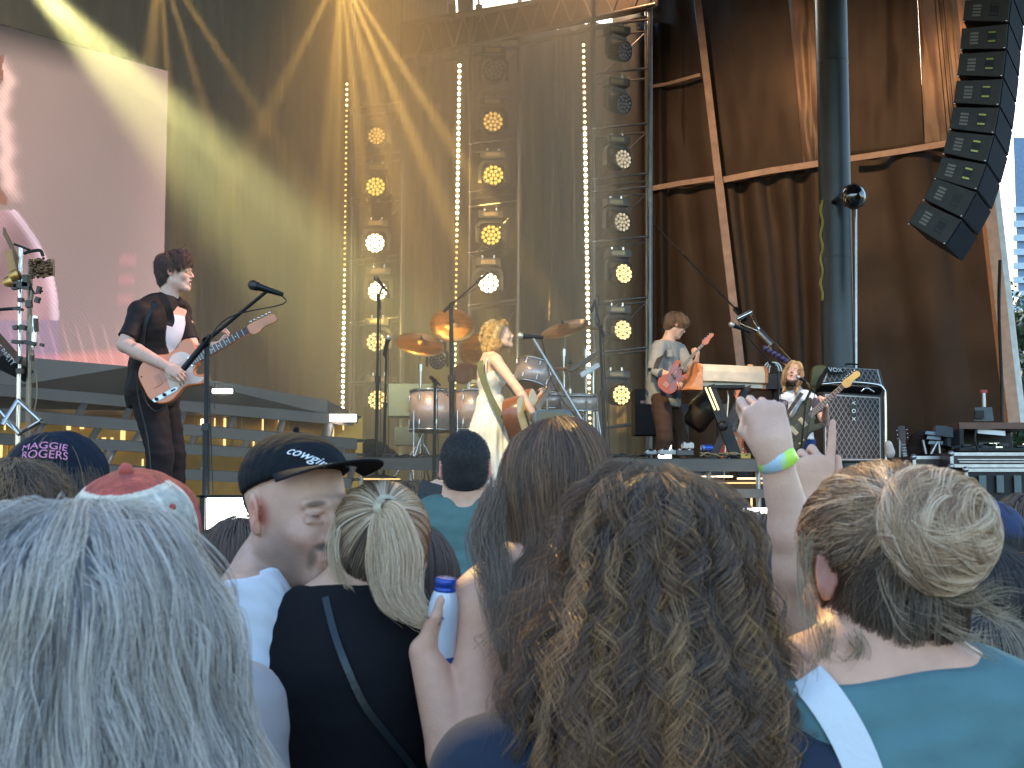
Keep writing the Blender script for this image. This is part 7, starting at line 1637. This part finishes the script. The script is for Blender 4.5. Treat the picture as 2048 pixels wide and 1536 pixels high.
MB().box(tuple(P(1308,826,15.3)), (S(84,15.3), .5, S(90,15.3))).build('case_body', mat('dark_brown_case', (.012,.009,.008), .7), bx)
for (x, y, w, h, cc) in ((1308,795,5,12,(.05,.35,.25)),(1308,812,5,8,(.05,.3,.2)),(1315,832,5,16,(.5,.08,.25)),(1285,804,8,5,(.5,.3,.25))): MB().box(tuple(P(x, y, 14.9)), (S(w,14.9), .01, S(h,14.9))).build('sticker', mat('sticker_%d' % int(cc[0]*100+cc[1]*10), cc, .5), bx)
# --- small things on the front edge of the main stage
def small(name, label, px, py, D, w, h, col, cat, dep=.15, emit=None, group=None, top=None):
    m = emit or mat('paint_%d_%d_%d' % tuple(int(c*100) for c in col), col, .45); c = P(px, py, D)
    t = empty(name, tuple(P(px, py+h/2, D)), label, cat, group); o = MB().box(tuple(c), (S(w, D), dep, S(h, D))).build('housing', m, t); bv = o.modifiers.new('b', 'BEVEL'); bv.width = .006
    for k in range(3): MB().lathe(c + Vector((S(w, D)*(k-1)*.28, -.02, S(h, D)/2)), (0,0,1), [(0,.014),(.018,.012),(.019,0)], 10).build('knob', M_chrome if k != 1 else M_black, t)
    return t
g_ = 'effect pedals along the front edge of the main stage'
small('effect_pedal', 'silver pedal with white knobs beside the bassist’s feet', 1302, 906, 12.75, 24, 7, (.4,.38,.36), 'pedal', group=g_)
small('effect_pedal', 'wide white pedal on the stage edge under the glowing box', 1333, 905, 12.7, 34, 9, (.5,.46,.42), 'pedal', group=g_)
small('effect_pedal', 'dark grey pedal with red end next to the white one', 1368, 906, 12.7, 34, 11, (.10,.09,.09), 'pedal', group=g_)
small('small_box', 'small white box in front of the large black moving light', 1375, 892, 13.1, 22, 11, (.55,.52,.48), 'box')
can = empty('drink_can', tuple(P(1410,903,13.1)), 'blue and silver drink can lying near the keyboard stand', 'can'); MB().lathe(P(1402,896,13.1), (1,0,0), [(0,.028),(.004,.032),(.11,.032),(.115,.028),(.114,0)], 20).build('can_body', mat('blue_can', (.03,.08,.4), .3, .4), can); MB().lathe(P(1401.5,896,13.1), (1,0,0), [(0,0),(.001,.03),(.03,.0325),(.031,.03)], 20).build('can_end', M_alu, can)
r_ = random.Random(4)
for i, (x0, x1, y, cc, lb) in enumerate([(1225,1300,914,(.02,.02,.02),'loose black cable trailing toward the drums on the stage edge'),(1400,1500,912,(.35,.22,.1),'tangled tan cables under the keyboard stand'),(1440,1530,916,(.02,.02,.02),'black cable bundle at the corner of the stage edge'),(760,880,914,(.03,.02,.02),'dark cables on the stage edge by the two thin stands')]):
    b = MB()
    for k in range(3): b.tube(crv([P(x0+(x1-x0)*j/7, y-2+r_.uniform(-5,3), 12.72+r_.uniform(-.08,.08)) for j in range(8)], 5), .008, 6)
    tag(b.build('cable_bundle', mat('cable_%d' % i, cc, .6)), lb, 'cable', 'cables lying on the stage edge')
tp_ = tag(MB().box(tuple(P(1491,913,12.66)), (.09,.03,.05)).build('tape_roll', mat('yellow_tape', (.6,.35,.05), .5)), 'yellow tape wrapped round cables at the stage edge', 'tape')
# fan / chrome item behind the woman
fn_ = empty('desk_fan', tuple(P(1548,1010,15)), 'white wire frame object behind the blonde woman', 'wire frame')
for k in range(3): MB().tube([P(1540+6*k,742,14.9) + Vector((.07*math.cos(a), 0.02*k, .10*math.sin(a))) for a in [i*.3 for i in range(12)]], .008, 6).build('wire', M_white, fn_)
MB().box(tuple(P(1545,765,15.0)), (S(60,15), .3, S(30,15))).build('box_body', M_blackpl, fn_); MB().tube([P(1548,770,15.05), P(1548,1010,15.05)], .03).build('post', M_black, fn_)
# --- right side: flight cases and gear
def flight_case(label, px0, py0, px1, py1, D, dep=.7, m=None, rails=True):
    t = empty('flight_case', tuple(P((px0+px1)/2, py1, D)), label, 'flight case', 'flight cases on the wing'); a, b = P(px0, py1, D), P(px1, py0, D)
    MB().box(((a.x+b.x)/2, D+dep/2, (a.z+b.z)/2), (b.x-a.x, dep, b.z-a.z)).build('panel', m or mat('dark_laminate', (.035,.022,.02), .4), t); w = .03
    for z in (a.z+w/2, b.z-w/2): MB().box(((a.x+b.x)/2, D-.004, z), (b.x-a.x+.01, .02, w)).build('edge_rail', M_alu, t)
    for x in (a.x+w/2, b.x-w/2): MB().box((x, D-.006, (a.z+b.z)/2), (w, .022, b.z-a.z+.01)).build('edge_rail', M_alu, t)
    for x in (a.x+.01, b.x-.01):
        for z in (a.z+.01, b.z-.01): MB().ball((x, D-.01, z), .03, 5).build('ball_corner', M_alu, t)
    return t
flight_case('low flight case in front of the folded chairs, nearer the amplifier', 1826, 912, 1895, 985, 12.9, .8)
flight_case('wide flight case with alloy rails under the mixing rack', 1900, 905, 2075, 935, 12.6, .8)
f2 = flight_case('flight case standing open lowest at the far edge', 1930, 937, 2075, 1010, 12.4, .8, M_black)
for (x0, x1, y) in ((1915,2060,919),(1918,2060,924)): MB().box(tuple(P((x0+x1)/2, y, 12.58)), (S(x1-x0,12.6), .02, .01)).build('valance', M_alu, f2)
for k, x in enumerate((1965,2000,2035)): MB().box(tuple(P(x, 968, 12.37)), (S(14,12.4), .02, S(34,12.4))).build('inner_panel', mat('teal_panel', (.08,.12,.13), .3), f2)  # inner panels in plain dark teal
rk = empty('equipment_rack', tuple(P(1985,905,12.9)), 'open black equipment rack with brown top shelf and a pale bar inside', 'rack')
a, b = P(1920,902,12.8), P(2080,845,12.8)
for z0, z1, mm in ((b.z-.06, b.z, mat('brown_shelf', (.14,.06,.035), .5)), (a.z, a.z+.03, M_black)): MB().box(((a.x+b.x)/2, 13.2, (z0+z1)/2), (b.x-a.x, .8, z1-z0)).build('shelf', mm, rk)
MB().box((a.x+.02, 13.2, (a.z+b.z)/2), (.04, .8, b.z-a.z-.12)).build('side_panel', M_black, rk); MB().box(((a.x+b.x)/2, 13.58, (a.z+b.z)/2), (b.x-a.x, .03, b.z-a.z-.12)).build('back_panel', M_black, rk)
MB().quadbar(P(1955,862,12.85), P(2010,867,12.85), .045, .02).build('light_bar', M_white, rk); MB().tube(crv([P(1952,858,12.75), P(1950,880,12.72), P(1958,905,12.75)], 4), .01).build('cable', M_cable, rk)
r_ = random.Random(2)
for i in range(12): MB().box(tuple(P(1930+r_.uniform(0,110), 886+r_.uniform(0,12), 12.95)), (.05+.1*r_.random(), .05, .03)).build('module', M_chrome if i % 3 == 0 else M_blackpl, rk)
mo = empty('camera_monitor', tuple(P(1967,842,13.1)), 'black camera monitor with a short mast standing on the brown shelf', 'monitor')
o = MB().hexa([P(1948,842,13.0), P(1988,842,13.0), P(1986,842,13.3), P(1946,842,13.3), P(1950,815,13.0), P(1984,814,13.0), P(1982,815,13.25), P(1950,815,13.25)]).build('housing', mat('blue_grey_plastic', (.05,.065,.08), .4), mo); MB().box(tuple(P(1958,829,12.98)), (S(18,13), .04, S(16,13))).build('lens_block', M_black, mo)
MB().tube([P(1968,814,13.1), P(1967,785,13.1)], .02).build('mast', M_alu, mo); MB().box(tuple(P(1967,783,13.1)), (.06,.05,.03)).build('lamp', mat('red_cap', (.4,.04,.04), .5), mo)
fc = empty('stacked_chairs', tuple(P(1885,912,13.3)), 'folded dark grey chairs stacked on the low flight case', 'chairs'); b = MB()
for k in range(3): b.add(*(lambda q: (q, [(0,1,2,3),(4,7,6,5),(0,4,5,1),(1,5,6,2),(2,6,7,3),(3,7,4,0)]))([P(1852+k*3,862+k*10,13.1), P(1878+k*4,864+k*9,13.1), P(1878+k*4,871+k*9,13.1), P(1850+k*3,868+k*10,13.1), P(1852+k*3,862+k*10,13.6), P(1878+k*4,864+k*9,13.6), P(1878+k*4,871+k*9,13.6), P(1850+k*3,868+k*10,13.6)]))
b.build('seat', mat('blue_grey_seat', (.22,.27,.33), .4), fc); MB().quadbar(P(1880,862,13.2), P(1918,866,13.1), .1,.3).quadbar(P(1885,880,13.2), P(1916,890,13.2), .12,.3).build('backrest', mat('dark_blue_grey', (.06,.08,.10), .5), fc)
for a_, b_ in (((1846,880),(1852,908)),((1862,908),(1875,884)),((1878,884),(1880,908)),((1905,880),(1908,908))): MB().tube([P(*a_,13.1), P(*b_,13.1)], .014).build('leg', M_alu, fc)
bt_ = empty('black_bag', tuple(P(1836,912,13.4)), 'dark brown soft bag leaning beside the folded chairs', 'bag'); Sdf().ell(A(1838,890,13.5), (.10,.12,.15), k=.03).ell(A(1832,902,13.4), (.12,.1,.09), k=.05).mesh('bag_body', .012, bagm, bt_, disp=wrinkle(.01, 16, 5))
guitar('acoustic', 'guitar with reddish headstock standing upright beside the amplifier cabinet', P(1822,1000,13.2), P(1802,849,13.35), (-.25,-1,.1), (M_mahog, mat('dark_top', (.05,.03,.025), .4), M_rosew, M_mahog))
gs2 = empty('guitar_stand', tuple(P(1815,1010,13.5)), 'black stand behind the upright guitar by the amplifier', 'stand'); MB().tube([P(1800,1010,13.5), P(1800,868,13.5)], .014).build('post', M_alu, gs2); MB().tube([P(1790,1012,13.3), P(1825,1012,13.6)], .014).build('foot', M_black, gs2)
mk = empty('mannequin_head', tuple(P(1782,915,15.3)), 'small pale round ornament beside the amplifier cabinet', 'ornament'); Sdf().ell(A(1777,892,15.0), (.045,.05,.06), k=.02).ell(A(1780,905,15.0), (.055,.05,.07), k=.03).mesh('figure', .008, mat('pale_ornament', (.5,.45,.42), .5), mk)
# ================================================================== smoke, the lit lamps of the show and added haze fill
sm = MB().hexa([(-9,9.3,.2),(.6,9.3,.2),(2.2,22.2,.2),(-9.5,22.2,.2),(-9,9.3,11.9),(.6,9.3,11.9),(2.2,22.2,11.9),(-9.5,22.2,11.9)])
m = bpy.data.materials.new('stage_smoke'); m.use_nodes = True; nt = m.node_tree; nt.nodes.remove(nt.nodes['Principled BSDF'])
v = nt.nodes.new('ShaderNodeVolumePrincipled'); v.inputs['Color'].default_value = (.95,.80,.60,1); v.inputs['Density'].default_value = .064; v.inputs['Anisotropy'].default_value = .25
nt.links.new(v.outputs[0], nt.nodes['Material Output'].inputs['Volume'])
so = sm.build('stage_smoke', m); tag(so, 'thin yellow smoke drifting over the left of the stage', 'smoke', kind='stuff')

Y = (1, .68, .18)
spot('beam_lamp', P(20,-80,9.9), P(640,580,14.5), 3400, (.9,1,.5), 22, 1.)
spot('beam_lamp', P(20,-80,9.9), P(330,200,11.5), 3200, (.92,1,.5), 8, .8)
for (tx, ty, sz, e) in [(645,420,6,1.0),(722,330,4.5,2.2),(782,360,4,2),(850,330,4.5,3.2),(930,330,4.5,2.6),(540,220,6,.8),(672,800,4,1.6),(860,560,4,1.4)]:
    spot('beam_lamp', P(682,-60,15.5), P(tx, ty, 18.0), e*4300, Y, sz, .9, .03)
for (tx, ty, sz, e) in [(300,120,6,1500),(345,300,3,2600),(420,250,3,2200),(500,200,4,1800)]:
    spot('beam_lamp', P(320,-80,13.5), P(tx, ty, 15.5), e*1.5, Y, sz+1.5, 1., .03)
spot('haze_fill', P(700,-350,13), P(800,700,18), 800, (1,.64,.2), 60, .9, .3)  # wide spots added only to warm the smoke
spot('haze_fill', P(1300,-350,11), P(650,500,16), 350, (1,.58,.24), 60, .9, .3)
# front and top wash on the players
spot('wash_lamp', P(500,-500,8), P(1000,800,11.3), 600, (1,.76,.34), 13, .5, .2)
spot('wash_lamp', P(1500,-500,9), P(340,700,8.6), 420, (1,.6,.42), 14, .6, .2)
spot('wash_lamp', P(900,-600,9), P(1400,780,13.6), 700, (1,.68,.38), 13, .6, .2)
spot('wash_lamp', P(1500,-600,10), P(1650,850,14.6), 500, (1,.82,.65), 12, .6, .2)
spot('wash_lamp', P(600,-400,10), P(900,780,13.8), 520, (1,.62,.28), 20, .6, .2)
spot('tarp_lamp', P(1400,-380,14), P(1605,150,21), 500, (1,.5,.2), 9, .8, .2)
spot('tarp_lamp', P(1500,-400,13), P(1890,130,20), 900, (1,.5,.2), 11, .8, .2)
spot('tarp_lamp', P(1150,-300,16.5), P(1650,500,21), 420, (1,.55,.28), 80, .9, .3)
spot('rim_lamp', P(100,-700,9), P(1150,1230,1.5), 1200, (1,.70,.24), 6.5, .6, .1)
